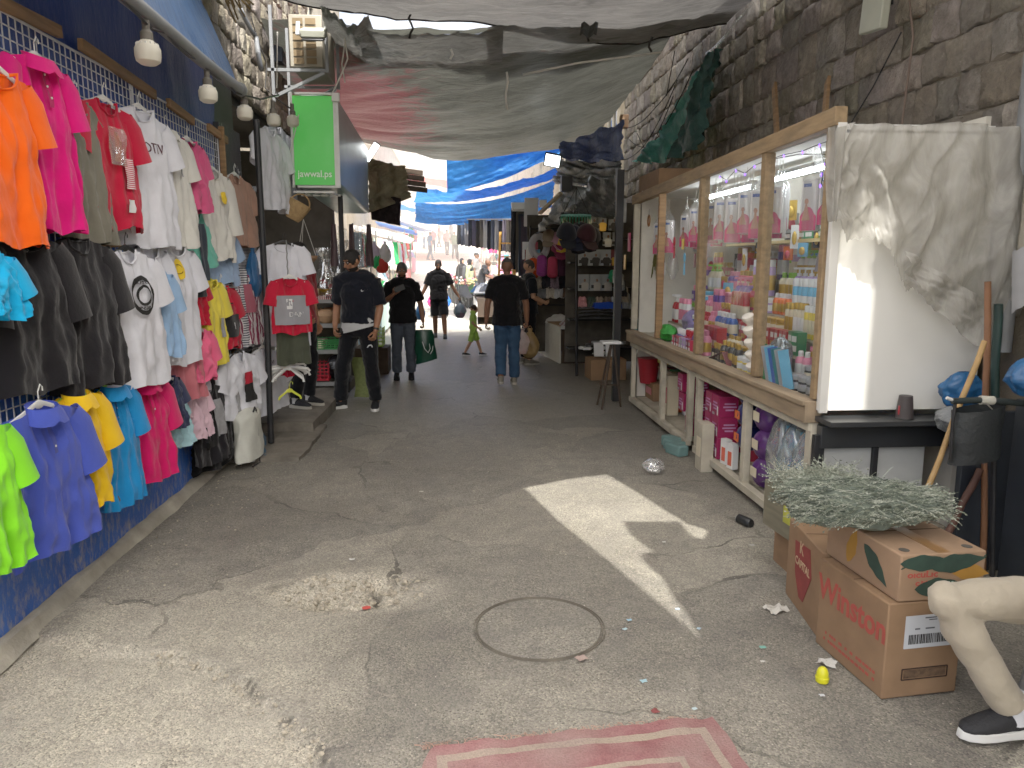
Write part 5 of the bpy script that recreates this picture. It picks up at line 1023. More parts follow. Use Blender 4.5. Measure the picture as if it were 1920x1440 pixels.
def person(label, loc, rz, H=1.75, pose=None, skin=SK1, hair=HAIRD, top='tee', topm=None, bottom='trousers', botm=None, shoe=None, sole=None, vox=.007, build=1., face=True, beard=None, yaw=0., tilt=0., curl=(.5, .5), thick=1., group=None, parts_only=None, hem=.90, sleeve_t=.8, across=(None, None), sock=None, toes=(.0, .0), cap=None, foldamp=1., headgear=None, long_hair=False):
    k = H / 1.75; J = {n: V(p) for n, p in BASE.items()}
    for n, p in (pose or {}).items(): J[n] = V(p)
    J = {n: p * k for n, p in J.items()}; B = build
    root = thing('person', label, 'person', loc, rz, group)
    J0 = J
    hm = Matrix.Translation(J['head']) @ Matrix.Rotation(yaw, 4, 'Z') @ Matrix.Rotation(tilt, 4, 'X')
    hk = (.98 * k if H > 1.3 else 1.22 * k)
    hp = lambda x, y, z: hm @ V((x * hk, y * hk, z * hk))
    m = MB()
    m.limb([J['pelvis'] + V((0, 0, .05)) * k, J['waist'], J['chest'], lerp(J['chest'], J['neck'], .75)], [(.15 * k * B, .105 * k * B), (.135 * k * B, .095 * k * B), (.165 * k * B, .11 * k * B), (.10 * k, .075 * k)], 16, ax=(1, 0, 0))
    m.limb([J['sh_l'], lerp(J['sh_l'], J['sh_r'], .5) + V((0, 0, .02 * k)), J['sh_r']], [.055 * k, .07 * k, .055 * k], 12)
    m.limb([J['neck'] - V((0, 0, .05 * k)), lerp(J['neck'], J['head'], .45)], [.066 * k, .052 * k], 12)
    for s in 'lr':
        P = chain(J['sh_' + s], J['el_' + s], J['wr_' + s]); m.limb(P, [q * k * thick for q in (.055, .05, .045, .040, .040, .034, .027)], 12)
        P = chain(J['hip_' + s], J['kn_' + s], J['an_' + s]); m.limb(P, [q * k * thick for q in (.088, .085, .07, .054, .056, .048, .036)], 14)
        a = J['an_' + s]; sd = -1 if s == 'l' else 1; ta = toes[0 if s == 'l' else 1]; fd = V((math.sin(ta), -math.cos(ta), 0)); m.limb([a + V((0, 0, -.02)) * k - fd * .04 * k, a + fd * .08 * k + V((0, 0, -.045)) * k, a + fd * .16 * k + V((0, 0, -.062)) * k], [(.034 * k, .03 * k), (.04 * k, .028 * k), (.038 * k, .016 * k)], 10, ax=(1, 0, 0))
    grip = {}
    for i, s in enumerate('lr'): grip[s] = add_hand(m, J['wr_' + s], J['el_' + s], -1 if s == 'l' else 1, curl[i], across=across[i], sc_=k if H > 1.3 else k * 1.1)
    hmr = hm.to_3x3().to_4x4()
    m.ell(hp(0, .012, .028), (.076 * hk, .094 * hk, .093 * hk), 18, 12, hmr); m.ell(hp(0, -.022, -.042), (.057 * hk, .066 * hk, .072 * hk), 16, 10, hmr); m.ell(hp(0, -.05, -.088), (.026 * hk, .026 * hk, .02 * hk), 10, 7, hmr)
    m.limb([hp(0, -.086, .018), hp(0, -.1, -.012), hp(0, -.108, -.026)], [.009 * hk, .0125 * hk, .0145 * hk], 8); m.ell(hp(0, -.078, .035), (.05 * hk, .014 * hk, .012 * hk), 12, 7, hmr)
    for s in (-1, 1): m.ell(hp(s * .077, .012, -.005), (.01 * hk, .02 * hk, .031 * hk), 8, 7, hmr); m.ell(hp(s * .042, -.066, -.018), (.022 * hk, .018 * hk, .02 * hk), 8, 7, hmr)
    link('skin', remesh(m, vox, 3, .5, 'skin'), skin, root)
    # clothes
    def drape(mb, nm, mt, vx, amp, seed, par=root):
        me = remesh(mb, vx, 4, .5, nm); n_ = [v.normal.copy() for v in me.vertices]; mm = mt if isinstance(mt, (list, tuple)) else [mt]
        for v, nn in zip(me.vertices, n_):
            c = v.co; f = fbm(c.x * 7 / k + seed, c.y * 7 / k + c.z * 2, c.z * 6 / k, 3) + .7 * (1 - 2 * abs(fbm(c.x * 5 / k + seed, c.y * 5 / k + 3, c.z * 9 / k, 2))) - .35 + .45 * (.5 - 1.6 * abs(fbm(c.x * 13 / k + c.z * 5, c.y * 13 / k + seed, c.z * 11 / k, 2)))
            v.co = c + nn * (amp * k * foldamp * f)
        return link(nm, me, mt, par)
    cv = max(vox * 1.3, .008); 
    sd_ = sum(map(ord, label)) % 97 * .37
    if top:
        t = MB(); hz = hem * k; wz = J['pelvis']
        hemP = wz + V((0, 0, hz - .95 * k)) if top != 'long' else wz + V((0, 0, -.05 * k))
        t.tube([hemP, lerp(hemP, J['waist'], .5), J['waist'], lerp(J['waist'], J['chest'], .5), J['chest'], lerp(J['chest'], J['neck'], .55), J['neck'] + V((0, 0, .0 * k))],
               [(.194 * k * B, .15 * k * B), (.185 * k * B, .14 * k * B), (.168 * k * B, .122 * k * B), (.18 * k * B, .127 * k * B), (.188 * k * B, .130 * k * B), (.155 * k * B, .11 * k * B), (.066 * k, .066 * k)], 20, True, ax=(1, 0, 0))
        t.tube([lerp(J['sh_l'], J['sh_r'], q) + V((0, 0, (.008 + .055 * max(0., math.sin(pi * q)) ** 1.2) * k)) for q in (-.02, .08, .2, .35, .5, .65, .8, .92, 1.02)], [(.05 * k, .06 * k), (.07 * k, .085 * k), (.075 * k, .095 * k), (.072 * k, .1 * k), (.06 * k, .1 * k), (.072 * k, .1 * k), (.075 * k, .095 * k), (.07 * k, .085 * k), (.05 * k, .06 * k)], 16, True, ax=(0, 0, 1))
        for s in 'lr':
            S, E, W_ = J['sh_' + s], J['el_' + s], J['wr_' + s]
            if top == 'tee': P = [lerp(S, J['neck'], .35), S, lerp(S, E, .5), lerp(S, E, sleeve_t)]; rr = [.06, .078, .076, .076]
            else: P = [lerp(S, J['neck'], .35), S, lerp(S, E, .6), E, lerp(E, W_, .5), lerp(E, W_, .93)]; rr = [.06, .074, .066, .058, .05, .042]
            t.tube(P, [q * k * (thick if i else 1) for i, q in enumerate(rr)], 14)
        tp = drape(t, 'shirt', topm, cv, .010, sd_)
    if bottom:
        t = MB(); t.tube([J['pelvis'] + V((0, 0, .09 * k)), J['pelvis'], J['pelvis'] + V((0, 0, -.13 * k))], [(.158 * k * B, .118 * k * B), (.17 * k * B, .13 * k * B), (.15 * k * B, .11 * k * B)], 18, True, ax=(1, 0, 0))
        for s in 'lr':
            Hh, K_, A = J['hip_' + s], J['kn_' + s], J['an_' + s]
            if bottom == 'shorts': P = [Hh, lerp(Hh, K_, .5), lerp(Hh, K_, .98)]; rr = [.105, .102, .098]
            else: P = [Hh, lerp(Hh, K_, .35), lerp(Hh, K_, .75), K_, lerp(K_, A, .25), lerp(K_, A, .6), lerp(K_, A, .93)]; rr = [.104, .098, .082, .076, .075, .071, .069]
            t.tube(P, [q * k * thick for q in rr], 16)
            if bottom == 'trousers': t.ell(K_, .071 * k * thick, 14, 10)
        if bottom == 'robe': t.tube([J['pelvis'] + V((0, 0, .1 * k)), J['pelvis'], V((0, 0, .5 * k)), V((0, 0, .05 * k))], [(.17 * k, .13 * k), (.2 * k, .16 * k), (.24 * k, .2 * k), (.29 * k, .25 * k)], 20, True, ax=(1, 0, 0))
        drape(t, {'shorts': 'shorts', 'robe': 'robe'}.get(bottom, 'trousers'), botm, cv, .009, sd_ + 5)
    if shoe:
        for i, s in enumerate('lr'):
            a = J['an_' + s]; ta = toes[i]; fd = V((math.sin(ta), -math.cos(ta), 0)); sx = V((math.cos(ta), math.sin(ta), 0)); z0 = a.z - .085 * k; q = MB(); o_ = V((a.x, a.y, z0))
            q.tube([o_ + fd * y * k + V((0, 0, z * k)) for y, z in ((-.075, .055), (-.07, .055), (-.03, .062), (.03, .062), (.08, .052), (.13, .043), (.175, .036), (.195, .032))], [(x * k, z * k) for x, z in ((.02, .03), (.034, .045), (.04, .052), (.042, .05), (.046, .04), (.047, .032), (.036, .024), (.015, .012))], 14, True, ax=sx)
            q.tube([o_ + V((0, 0, .06 * k)) - fd * .03 * k, a + V((0, 0, .015 * k)) - fd * .022 * k], [(.042 * k, .052 * k), (.043 * k, .05 * k)], 12, True, ax=sx)
            sh_ = link('shoe', remesh(q, max(.005, vox * .8), 3, .4, 'shoe'), shoe, root)
            q = MB(); out_ = [(-.085, .0), (-.075, .028), (-.03, .04), (.03, .041), (.09, .048), (.14, .047), (.18, .035), (.203, .012)]; pl = [o_ + fd * y * k + sx * x * k for y, x in out_] + [o_ + fd * y * k - sx * x * k for y, x in reversed(out_)]
            n = len(pl); vs = [p + V((0, 0, .002)) for p in pl] + [p + V((0, 0, (.034 + .012 * max(0, 1 - abs((p - o_).dot(fd) + .03 * k) / (.06 * k))) * k)) + (o_ - p) * .03 for p in pl]
            q.add(vs, [tuple(range(n - 1, -1, -1)), tuple(range(n, 2 * n))] + [(j, (j + 1) % n, n + (j + 1) % n, n + j) for j in range(n)]); q.build('sole', sole or WPLA, sh_, bev=.004, smooth=60)
            if sock: q = MB(); q.tube([a - V((0, 0, .03 * k)), a + V((0, 0, .075 * k))], [.045 * k, .043 * k], 14); q.build('sock', sock, root)
    if hair and not headgear:
        t = MB(); nu, nv = 26, 16; vs = []
        def keepf(u, v):
            a = 2 * pi * u; z = math.sin(-pi / 2 + pi * v); f = -math.cos(a)  # f>0: front
            lim = .42 if f > .75 else (.12 if f > .25 else (-.42 if f > -.35 else -.62))
            return z > lim
        def hf(u, v):
            a = 2 * pi * u; b = -pi / 2 + pi * v; r_ = 1.045 + .05 * max(0, math.sin(b)) + .03 * nz(math.cos(a) * 6 + sd_, math.sin(a) * 6, b * 5)
            return hp(.078 * r_ * math.cos(b) * math.sin(a), .012 + .097 * r_ * -math.cos(b) * math.cos(a), .028 + .097 * r_ * math.sin(b))
        t.grid(hf, nu, nv, lambda u, v: keepf(u, v)); t.build('hair', hair, root, smooth=180)
    if beard:
        t = MB()
        def bf(u, v):
            a = (u - .5) * 2 * 2.0; b = lerp(-1.25, -.12, v); r_ = 1.09 + .02 * nz(a * 8, b * 8)
            return hp(.058 * r_ * math.cos(b) * math.sin(a) * (1.08), -.020 - .068 * r_ * math.cos(b) * math.cos(a), -.045 + .073 * r_ * math.sin(b))
        t.grid(bf, 20, 10, lambda u, v: not (v > .72 and abs(u - .5) < .09) or v > .92); t.build('beard', beard, root, smooth=180)
    if face:
        for s in (-1, 1):
            e = MB(); e.ell(hp(s * .031, -.081, .012), (.0125 * hk, .007 * hk, .0065 * hk), 10, 7, hmr); eo = e.build('eye', EYEW, root); e = MB(); e.ell(hp(s * .031, -.0872, .011), (.0052 * hk, .003 * hk, .0055 * hk), 10, 6, hmr); e.build('iris', EYED, eo)
            e = MB(); e.tube([hp(s * .014, -.094, .031), hp(s * .034, -.092, .038), hp(s * .053, -.078, .031)], [  .002 * hk, .0028 * hk, .0015 * hk], 6); e.build('eyebrow', hair or HAIRD, root)
        e = MB(); e.tube([hp(-.022, -.086, -.058), hp(0, -.094, -.056), hp(.022, -.086, -.058)], [.003 * hk, .0065 * hk, .003 * hk], 6); e.build('mouth', LIP, root)
    if headgear == 'hijab':
        t = MB(); t.ell(hp(0, .02, .02), (.096 * hk, .112 * hk, .118 * hk), 18, 12, hmr); t.limb([hp(0, .03, -.06), J['neck'] + V((0, 0, .0)), lerp(J['neck'], J['chest'], .55)], [(.085 * k, .085 * k), (.12 * k, .11 * k), (.2 * k, .145 * k)], 18, ax=(1, 0, 0)); o = drape(t, 'headscarf', topm[1] if isinstance(topm, list) else topm, cv, .008, 3.)
        e = MB(); e.ell(hp(0, -.07, -.012), (.055 * hk, .036 * hk, .072 * hk), 14, 10, hmr); e.build('face', skin, root)
    if headgear == 'cap':
        t = MB(); t.grid(lambda u, v: hp(.085 * math.cos(v * pi / 2) * math.sin(2 * pi * u), .012 - .103 * math.cos(v * pi / 2) * math.cos(2 * pi * u), .045 + .085 * math.sin(v * pi / 2)), 22, 8); t.prism([(-.07, -.08), (.07, -.08), (.06, -.15), (0, -.17), (-.06, -.15)], .008, hm @ Matrix.Translation((0, 0, .045))); t.build('cap', cap, root, smooth=50)
    root_grip[root.name] = grip; root_J[root.name] = J
    return root
root_grip = {}; root_J = {}
def wpos(root, p): return V(root.location) + Matrix.Rotation(root.rotation_euler[2], 3, 'Z') @ p
def stamp(root, child, mt, pts2, c, ax, ay, lift=.004, name='logo'):
    """flat emblem polygon pressed on the nearest point of a garment"""
    ob = [o for o in root.children if o.name.split('.')[0] == child][0]; m = MB(); P = []
    ax, ay = V(ax).normalized(), V(ay).normalized(); n = ax.cross(ay)
    for a, b in pts2:
        q = V(c) + ax * a + ay * b
        hit, co, nn, _ = ob.ray_cast(q + n * .25, -n); P.append((co + n * lift) if hit else q)
    m.add(P, [tuple(range(len(P)))]); return m.build(name, mt, ob, smooth=0)
TEEN = fab('#10131c', 'dark navy jersey'); TEEB = fab('#0f0f12', 'black jersey'); TRN = fab('#0c0e13', 'black track cloth'); JEAN = mat('blue denim', '#26405c', rough=.9, var=.22, scale=5, bump=.3, bscale=40); JEANG = mat('grey denim', '#3d434d', rough=.9, var=.2, scale=5, bump=.3, bscale=40)
SHB = mat('black shoe mesh', '#15161a', rough=.7, var=.15, bump=.3, bscale=120); SHG = mat('grey shoe', '#6f6a60', rough=.7, var=.15); SOLEG = mat('worn pale sole', '#a8a498', rough=.7, var=.1)
SWOOSH = [(-.034, .000), (-.028, -.013), (-.016, -.013), (.04, .014), (.0, -.001), (-.016, -.005), (-.024, .002), (-.026, .012)]
# the man at the pottery shop
g0 = GZ(672, 767)
p1 = person('man in navy tee and black track trousers standing by the pottery shop', g0, -.12, 1.83, dict(pelvis=(.04, 0, .945), waist=(.045, 0, 1.09), chest=(.04, -.01, 1.30), neck=(.025, -.01, 1.465), head=(.0, -.045, 1.625), sh_l=(-.15, .0, 1.42), sh_r=(.225, .0, 1.41), el_l=(-.22, .08, 1.14), wr_l=(-.21, -.06, .93), el_r=(.275, .0, 1.12), wr_r=(.24, -.08, .885), hip_l=(-.05, 0, .92), hip_r=(.125, 0, .92), kn_l=(-.15, -.03, .50), an_l=(-.21, .02, .085), kn_r=(.17, -.03, .5), an_r=(.19, .03, .085)),
             SK1, HAIRD, 'tee', TEEN, 'trousers', TRN, SHB, WPLA, .0045, 1.04, True, HAIRD, -.75, .32, (.55, .7), 1.05, across=((.3, -1, 0), (-.3, -1, 0)), toes=(-1.0, .15), sleeve_t=.86, hem=.97)
J = root_J[p1.name]
m = MB(); hp_ = J['pelvis']; k_ = 1.83 / 1.75
m.tube([hp_ + V((0, 0, -.055)), hp_ + V((0, 0, .0)), hp_ + V((0, 0, .08))], [(.197 * k_, .156 * k_), (.196 * k_, .155 * k_), (.18 * k_, .138 * k_)], 40, False, ax=(1, 0, 0))
for i, v in enumerate(m.v): v = V(v); a = v.x - hp_.x; m.v[i] = tuple(v + V((0, 0, .05 * (a / .2) * (1 if v.z < hp_.z + .04 else .3))) + V((1, 1, 0)) * .006 * nz(a * 30, v.z * 20))
m.build('undershirt', fab('#c3c4c6', 'white undershirt'), p1, smooth=180)
stamp(p1, 'shirt', INKW, SWOOSH, J['chest'] + V((.10, -.02, .02)), (1, 0, 0), (0, 0, 1))
stamp(p1, 'trousers', INKW, [(-.03, -.015), (.03, -.015), (.03, .0), (.015, .018), (-.01, .014)], lerp(J['hip_r'], J['kn_r'], .48) + V((.03, 0, 0)), (1, 0, 0), (0, 0, 1))
w_ = MB(); wr, el = J['wr_r'], J['el_r']; d_ = (wr - el).normalized(); w_.tube([wr - d_ * .03, wr - d_ * .008], .034, 14); w_.build('watch', BPLA, p1)
for s in 'lr': 
    a = J['an_' + s]; ta = -1.0 if s == 'l' else .15; fd = V((math.sin(ta), -math.cos(ta), 0)); sx = V((math.cos(ta), math.sin(ta), 0)); side = sx if s == 'l' else -sx
    stx = fd if s == 'l' else fd
m = MB(); m.bar(J['an_l'] + V((-.06, -.03, -.035)), J['an_l'] + V((-.02, -.062, -.01)), .004, .012); m.build('shoe_stripe', WPLA, p1)
# the man with the phone
p2 = person('man in black tee and grey jeans holding a phone before his chin', GZ(758, 711), .05, 1.68, dict(el_l=(-.27, -.03, 1.16), wr_l=(-.12, -.22, 1.30), el_r=(.27, .03, 1.13), wr_r=(.30, -.03, .88), kn_l=(-.1, -.03, .5), kn_r=(.1, -.02, .5)), SK2, HAIRG, 'tee', TEEB, 'trousers', JEANG, SHB, SHB, .006, 1.12, True, HAIRD, .05, .05, (.9, 1.0), 1.05, across=((-.2, -.4, 1), (0, -1, 0)), hem=.86)
g_ = root_grip[p2.name]['l']; m = MB(); m.box((0, 0, 0), (.075, .01, .15), Matrix.Rotation(1.2, 4, 'Y')); o = m.build('phone', BPLA, bev=.003); o.location = wpos(p2, g_ + V((.03, -.03, .03))); tag(o, 'dark phone held up by the man in grey jeans', 'phone')
def hangbag(root, side, lab, mt, d, seed, rz=0., flat=False, off=(0, 0, 0), name='plastic_bag'):
    g_ = wpos(root, root_grip[root.name][side]) + V(off); t = thing(name, lab, 'bag', (g_.x, g_.y, g_.z - d[2]), rz)
    bagblob('bag_body', None, mt, (0, 0, 0), (d[0], d[1], d[2] * .93), seed, amp=.2, parent=t)
    m = MB()
    for s in (-1, 1): m.tube([(s * .03, 0, d[2] * .86), (s * .02, 0, d[2] * .97), (0, 0, d[2] + .005)], [(.012, .004), (.01, .004), (.008, .004)], 6)
    m.build('handle', mt, t); return t
GRB = mat('dark green bag plastic', '#0c3a2b', rough=.3, var=.25, bump=.4, bscale=14, spec=.5)
t = thing('shopping_bag', 'dark green shopping bag with white leaf mark held by the phone man', 'bag', wpos(p2, root_grip[p2.name]['r']) + V((.02, -.02, -.50)), .1); m = MB()
def gb(u, v): a = 2 * pi * u; x = math.cos(a); y = math.sin(a); r_ = 1 + .12 * fbm(x * 2 + 3, y, v * 3); return (x * .155 * (1 - .22 * v * v) * r_ + .03 * (1 - v), y * (.055 + .03 * math.sin(v * 3)) * r_, .46 * v + .04 * x * (1 - v))
m.grid(gb, 28, 12); m.build('bag_body', GRB, t, smooth=180); m = MB(); m.tube([(-.03, 0, .44), (-.01, .0, .5), (.03, 0, .44)], [(.012, .003)] * 3, 6); m.build('handle', GRB, t)
m = MB()
for P in (((-.05, .3), (-.02, .2), (.03, .14)), ((.03, .14), (.06, .2), (.05, .27)), ((.06, .12), (.09, .17), (.1, .24))): m.tube([(x + .02, -.098, z) for x, z in P], .004, 5)
m.build('leaf_mark', INKW, t)
# walking man in shorts
p3 = person('man in black tee and shorts walking towards us with bags in both hands', GZ(824, 634), 0, 1.73, dict(el_l=(-.29, -.02, 1.15), wr_l=(-.40, -.06, .93), el_r=(.31, -.02, 1.16), wr_r=(.44, -.06, .95), kn_l=(-.09, .0, .5), an_l=(-.09, .12, .10), kn_r=(.11, -.10, .52), an_r=(.13, -.1, .085), hip_l=(-.09, 0, .92)), SK2, HAIRD, 'tee', TEEB, 'shorts', fab('#0d0e11', 'black shorts cloth'), SHB, SHB, .007, 1.14, True, HAIRD, 0, .12, (1.1, 1.1), 1.1, hem=.87)
hangbag(p3, 'l', 'blue plastic bag hanging from the walking man on the side of the phone man', BAGB, (.12, .12, .42), 31); hangbag(p3, 'r', 'red and grey plastic bag hanging from the walking man towards the boy', mat('grey blue bag plastic', '#51616f', rough=.35, var=.3, bump=.4, bscale=14, dirt=.7, dcol=(.45, .03, .05)), (.15, .14, .40), 33)
# the boy
p4 = person('small boy in a lime green outfit walking across the street', GZ(888, 668), pi / 2, .95, dict(head=(0, -.03, 1.56), neck=(0, .0, 1.42), el_l=(-.21, .03, 1.12), wr_l=(-.22, -.16, .97), el_r=(.2, .09, 1.12), wr_r=(.22, .06, .88), kn_r=(.09, -.13, .52), an_r=(.09, -.26, .10), kn_l=(-.09, .1, .5), an_l=(-.09, .3, .12)), SK3, HAIRB, 'tee', fab('#a5cf5c', 'lime cotton'), 'shorts', fab('#98c552', 'lime shorts cotton'), SHB, WPLA, .0045, .98, True, None, -.2, 0., (.4, .4), 1., hem=.92)
# the man seen from behind
p5 = person('man in black tee and blue jeans seen from behind carrying two bags', GZ(951, 722), pi, 1.74, dict(kn_l=(-.10, -.03, .5), kn_r=(.09, .0, .52), an_r=(.10, .20, .14), an_l=(-.1, -.06, .085), el_r=(.27, .04, 1.14), wr_r=(.29, .02, .89), el_l=(-.26, .0, 1.14), wr_l=(-.28, -.06, .90)), SK2, HAIRG, 'tee', TEEB, 'trousers', JEAN, SHG, SOLEG, .006, 1.1, False, None, 0, 0.05, (1.0, .8), 1.08, hem=.84)
hangbag(p5, 'l', 'brown translucent bag hanging from the man seen from behind', mat('brown bag plastic', '#8a7048', rough=.35, var=.2, bump=.5, bscale=14, trans=.35), (.15, .1, .44), 41, off=(.06, .03, 0)); hangbag(p5, 'l', 'pale pink plastic bag beside the brown one in the same hand', mat('pale pink bag plastic', '#b9a5a0', rough=.35, var=.25, bump=.5, bscale=14, trans=.3, dirt=.5, dcol=(.5, .1, .1)), (.12, .1, .38), 43, off=(-.05, -.03, 0))
# the man looking at the stall
p6 = person('man in a dark sports top with white shoulder stripes facing the stall', GZ(990, 683), pi / 2 + .25, 1.72, dict(el_l=(-.25, .0, 1.15), wr_l=(-.16, -.22, 1.06), el_r=(.24, .02, 1.15), wr_r=(.17, -.2, 1.05)), SK3, HAIRG, 'tee', fab('#10151c', 'dark sports jersey'), 'trousers', fab('#121318', 'dark trousers'), SHG, SOLEG, .006, 1.12, True, None, 0., .15, (.6, .6), 1.05, hem=.86)
J = root_J[p6.name]
for q in range(3): stamp(p6, 'shirt', INKW, [(-.006, -.09), (.006, -.09), (.006, .09), (-.006, .09)], J['sh_r'] + V((.0, -.03 + .022 * q, -.05)), (0, 1, 0), (0, 0, 1), .004, 'stripe'); stamp(p6, 'shirt', INKW, [(-.09, -.006), (.09, -.006), (.09, .006), (-.09, .006)], J['sh_r'] + V((-.08, .03 - .022 * q, .0)), (1, 0, 0), (0, 1, 0), .004, 'stripe')
# woman with white headscarf
yw = 22.5; p = GY(822, 487, yw)
p7 = person('woman in a white headscarf and dark coat behind the walking man', (p.x, yw, zg(yw)), .05, 1.66, None, SK3, None, 'long', [fab('#1b1c20', 'dark coat'), fab('#d8d6d2', 'white scarf')], 'robe', fab('#1d1e22', 'dark robe'), SHB, None, .010, 1.02, False, headgear='hijab')
hangbag(p7, 'l', 'hot pink shopping bag of the woman in the white headscarf', mat('hot pink bag', '#d8337a', rough=.4, var=.1), (.14, .1, .42), 51); hangbag(p7, 'r', 'bright blue shopping bag of the woman in the white headscarf', mat('bright blue bag', '#2f74d8', rough=.4, var=.1), (.14, .1, .42), 52)
# shoppers at the clothes heap
def shopper(lab, px, Y, rz, H, pose=None, **k):
    p = GY(px, 487, Y); return person(lab, (p.x, Y, zg(Y)), rz, H, pose, face=False, vox=.011, **k)
BEND = dict(chest=(0, -.06, 1.28), neck=(0, -.13, 1.42), head=(0, -.22, 1.55), sh_l=(-.18, -.1, 1.38), sh_r=(.18, -.1, 1.38), el_l=(-.22, -.2, 1.13), wr_l=(-.17, -.42, 1.03), el_r=(.22, -.2, 1.13), wr_r=(.17, -.42, 1.03))
s1 = shopper('woman in a pale green top with grey backpack and black scarf', 881, 26.0, 1.2, 1.62, None, skin=SK3, hair=None, headgear='hijab', top='long', topm=[fab('#a9b68a', 'pale green top'), fab('#1a1a1d', 'black scarf')], botm=TRN, shoe=SHG, bottom='trousers')
m = MB(); m.limb([(0, 0, 0), (0, 0, .34)], [(.15, .09), (.13, .07)], 14, ax=(1, 0, 0)); o = m.build('backpack', mat('grey backpack cloth', '#4d4f52', rough=.9, var=.15), bev=0); o.location = wpos(s1, V((0, .19, 1.0))); o.rotation_euler[2] = 1.2; tag(o, 'grey backpack worn by the woman in pale green', 'backpack')
shopper('bald man in a dark tee bending over the clothes heap', 903, 25.2, 1.35, 1.72, BEND, skin=SK2, hair=None, top='tee', topm=fab('#26262a', 'charcoal tee'), botm=JEANG, shoe=SOLEG, sole=SOLEG)
shopper('man with a dark cap and grey tee behind the stooping man', 893, 28.0, 1.3, 1.75, None, skin=SK2, hair=None, headgear='cap', cap=BPLA, top='tee', topm=fab('#8c8a8a', 'grey tee'), botm=JEANG, shoe=SHB)
shopper('woman in a long black robe standing before the flower stall', 866, 27.0, .6, 1.6, None, skin=SK3, hair=None, headgear='hijab', top='long', topm=[fab('#202024', 'black robe top'), fab('#202024', 'black robe top')], bottom='robe', botm=fab('#202024', 'black robe top'), shoe=SHB)
# distant passers-by
FT = ['#d9d9d6', '#3a6f9a', '#b9b4a8', '#a82a33', '#2a2a2e', '#c9a0a8', '#5a7a55', '#c7c2b8']
for i, (px, Y, c, lab) in enumerate(((812, 52, 5, 'far passer-by in a pink top at the left of the distant group'), (823, 58, 3, 'far passer-by in a red top in the middle of the distant group'), (838, 50, 0, 'far passer-by in white beside the pink stall'), (806, 46, 1, 'far passer-by in blue jeans and teal top'), (846, 62, 4, 'far passer-by in black, highest up the street'), (829, 66, 7, 'far passer-by in cream behind the red one'), (795, 56, 2, 'far passer-by in beige at the left stalls'), (852, 47, 6, 'far passer-by in a sage top under the hanging trousers'))):
    p = GY(px, 450, Y); person(lab, (p.x, Y, zg(Y)), (i * 1.7) % 3, 1.62 + .02 * (i % 5), dict(an_l=(-.1, -.12, .085), an_r=(.1, .14, .1)), SK3, HAIRD, 'tee', fab(FT[c]), 'trousers', [JEAN, TRN, JEANG][i % 3], SHB, SHB, .016, 1.05, False, group='distant passers-by')
# person behind the hanger bunch
p8 = person('person in black track trousers half hidden behind the white hangers', GZ(572, 762, .15), 1.1, 1.74, dict(el_l=(-.25, .0, 1.15), wr_l=(-.22, -.2, 1.0), kn_l=(-.1, -.04, .5), kn_r=(.1, -.03, .5)), SK1, HAIRD, 'tee', fab('#7e1c22', 'dark red tee'), 'trousers', TRN, SHB, SOLEG, .007, 1., True, None, 0., .2, (.6, .6), sock=fab('#c9c9c9', 'pale sock'))
# seated man at the right edge
gk = GZ(1862, 1408); SR = person('man in beige trousers and black trainers seated at the right picture edge', (gk.x, gk.y, 0), -1.45, 1.76,
   dict(pelvis=(.0, .50, .50), waist=(.0, .54, .65), chest=(0, .50, .88), neck=(0, .44, 1.05), head=(0, .40, 1.21), sh_l=(-.185, .45, .99), sh_r=(.185, .45, .99), el_l=(-.27, .50, .74), wr_l=(-.14, .34, .62), el_r=(.27, .50, .74), wr_r=(.14, .33, .62),
        hip_l=(-.095, .44, .475), hip_r=(.095, .44, .475), kn_l=(-.10, -.16, .53), kn_r=(.14, .02, .56), an_l=(-.05, .12, .10), an_r=(.13, .36, .10)), SK1, HAIRD, 'tee', fab('#5a5f66', 'slate tee'), 'trousers', fab('#a89d89', 'beige twill', bump=.3), SHB, WPLA, .0055, 1.05, True, None, 0, .2, (.5, .5), .9, toes=(-.1, .1), sock=fab('#c9cbd0', 'white sock'), foldamp=.8)
J = root_J[SR.name]
text('USA', .026, mat('navy ink', '#1a1f3a', rough=.9), SR, basis(J['an_l'] + V((-.049, 0, .052)), (0, -1, 0), (0, 0, 1)), 'sock_lettering')
# ------------------------------------------------------------------ right foreground
# torn plastic sheet hanging over the end panel
POLY = clear('milky plastic sheet', (.86, .85, .80), .62, .3, .05)
def poly_mat():
    t = NT('milky polythene'); tc = t.n('TexCoord').outputs['Object']; v = t.n('Mapping', {'Vector': tc, 'Scale': (3, 1, 1)}).outputs[0]
    n = t.noise(v, 3, 5, .6, .8); f = t.noise(tc, 22, 4); c = t.ramp(n, [(.3, (.33, .315, .28)), (.7, (.54, .525, .48))])
    b = t.n('Bump', {'Strength': .6, 'Distance': .04, 'Height': t.math('ADD', n, t.math('MULTIPLY', f, .2))})
    p = t.n('BsdfPrincipled', {'Base Color': c, 'Roughness': .32, 'Specular IOR Level': .5, 'Normal': b}); q = t.n('BsdfTranslucent', {'Color': c}); tr = t.n('BsdfTransparent', {'Color': (.92, .91, .88)})
    s = t.n('MixShader', {0: .4, 1: p, 2: q}); return t.fin(t.n('MixShader', {0: t.ramp(n, [(.3, .5), (.7, .14)]), 1: s, 2: tr}))
PM = poly_mat()
px_top = [(1572, 238), (1610, 238), (1680, 240), (1760, 236), (1850, 240), (1925, 248)]
px_bot = [(1552, 405), (1578, 452), (1612, 445), (1645, 465), (1668, 500), (1684, 545), (1705, 528), (1748, 555), (1800, 580), (1838, 640), (1872, 600), (1925, 585)]
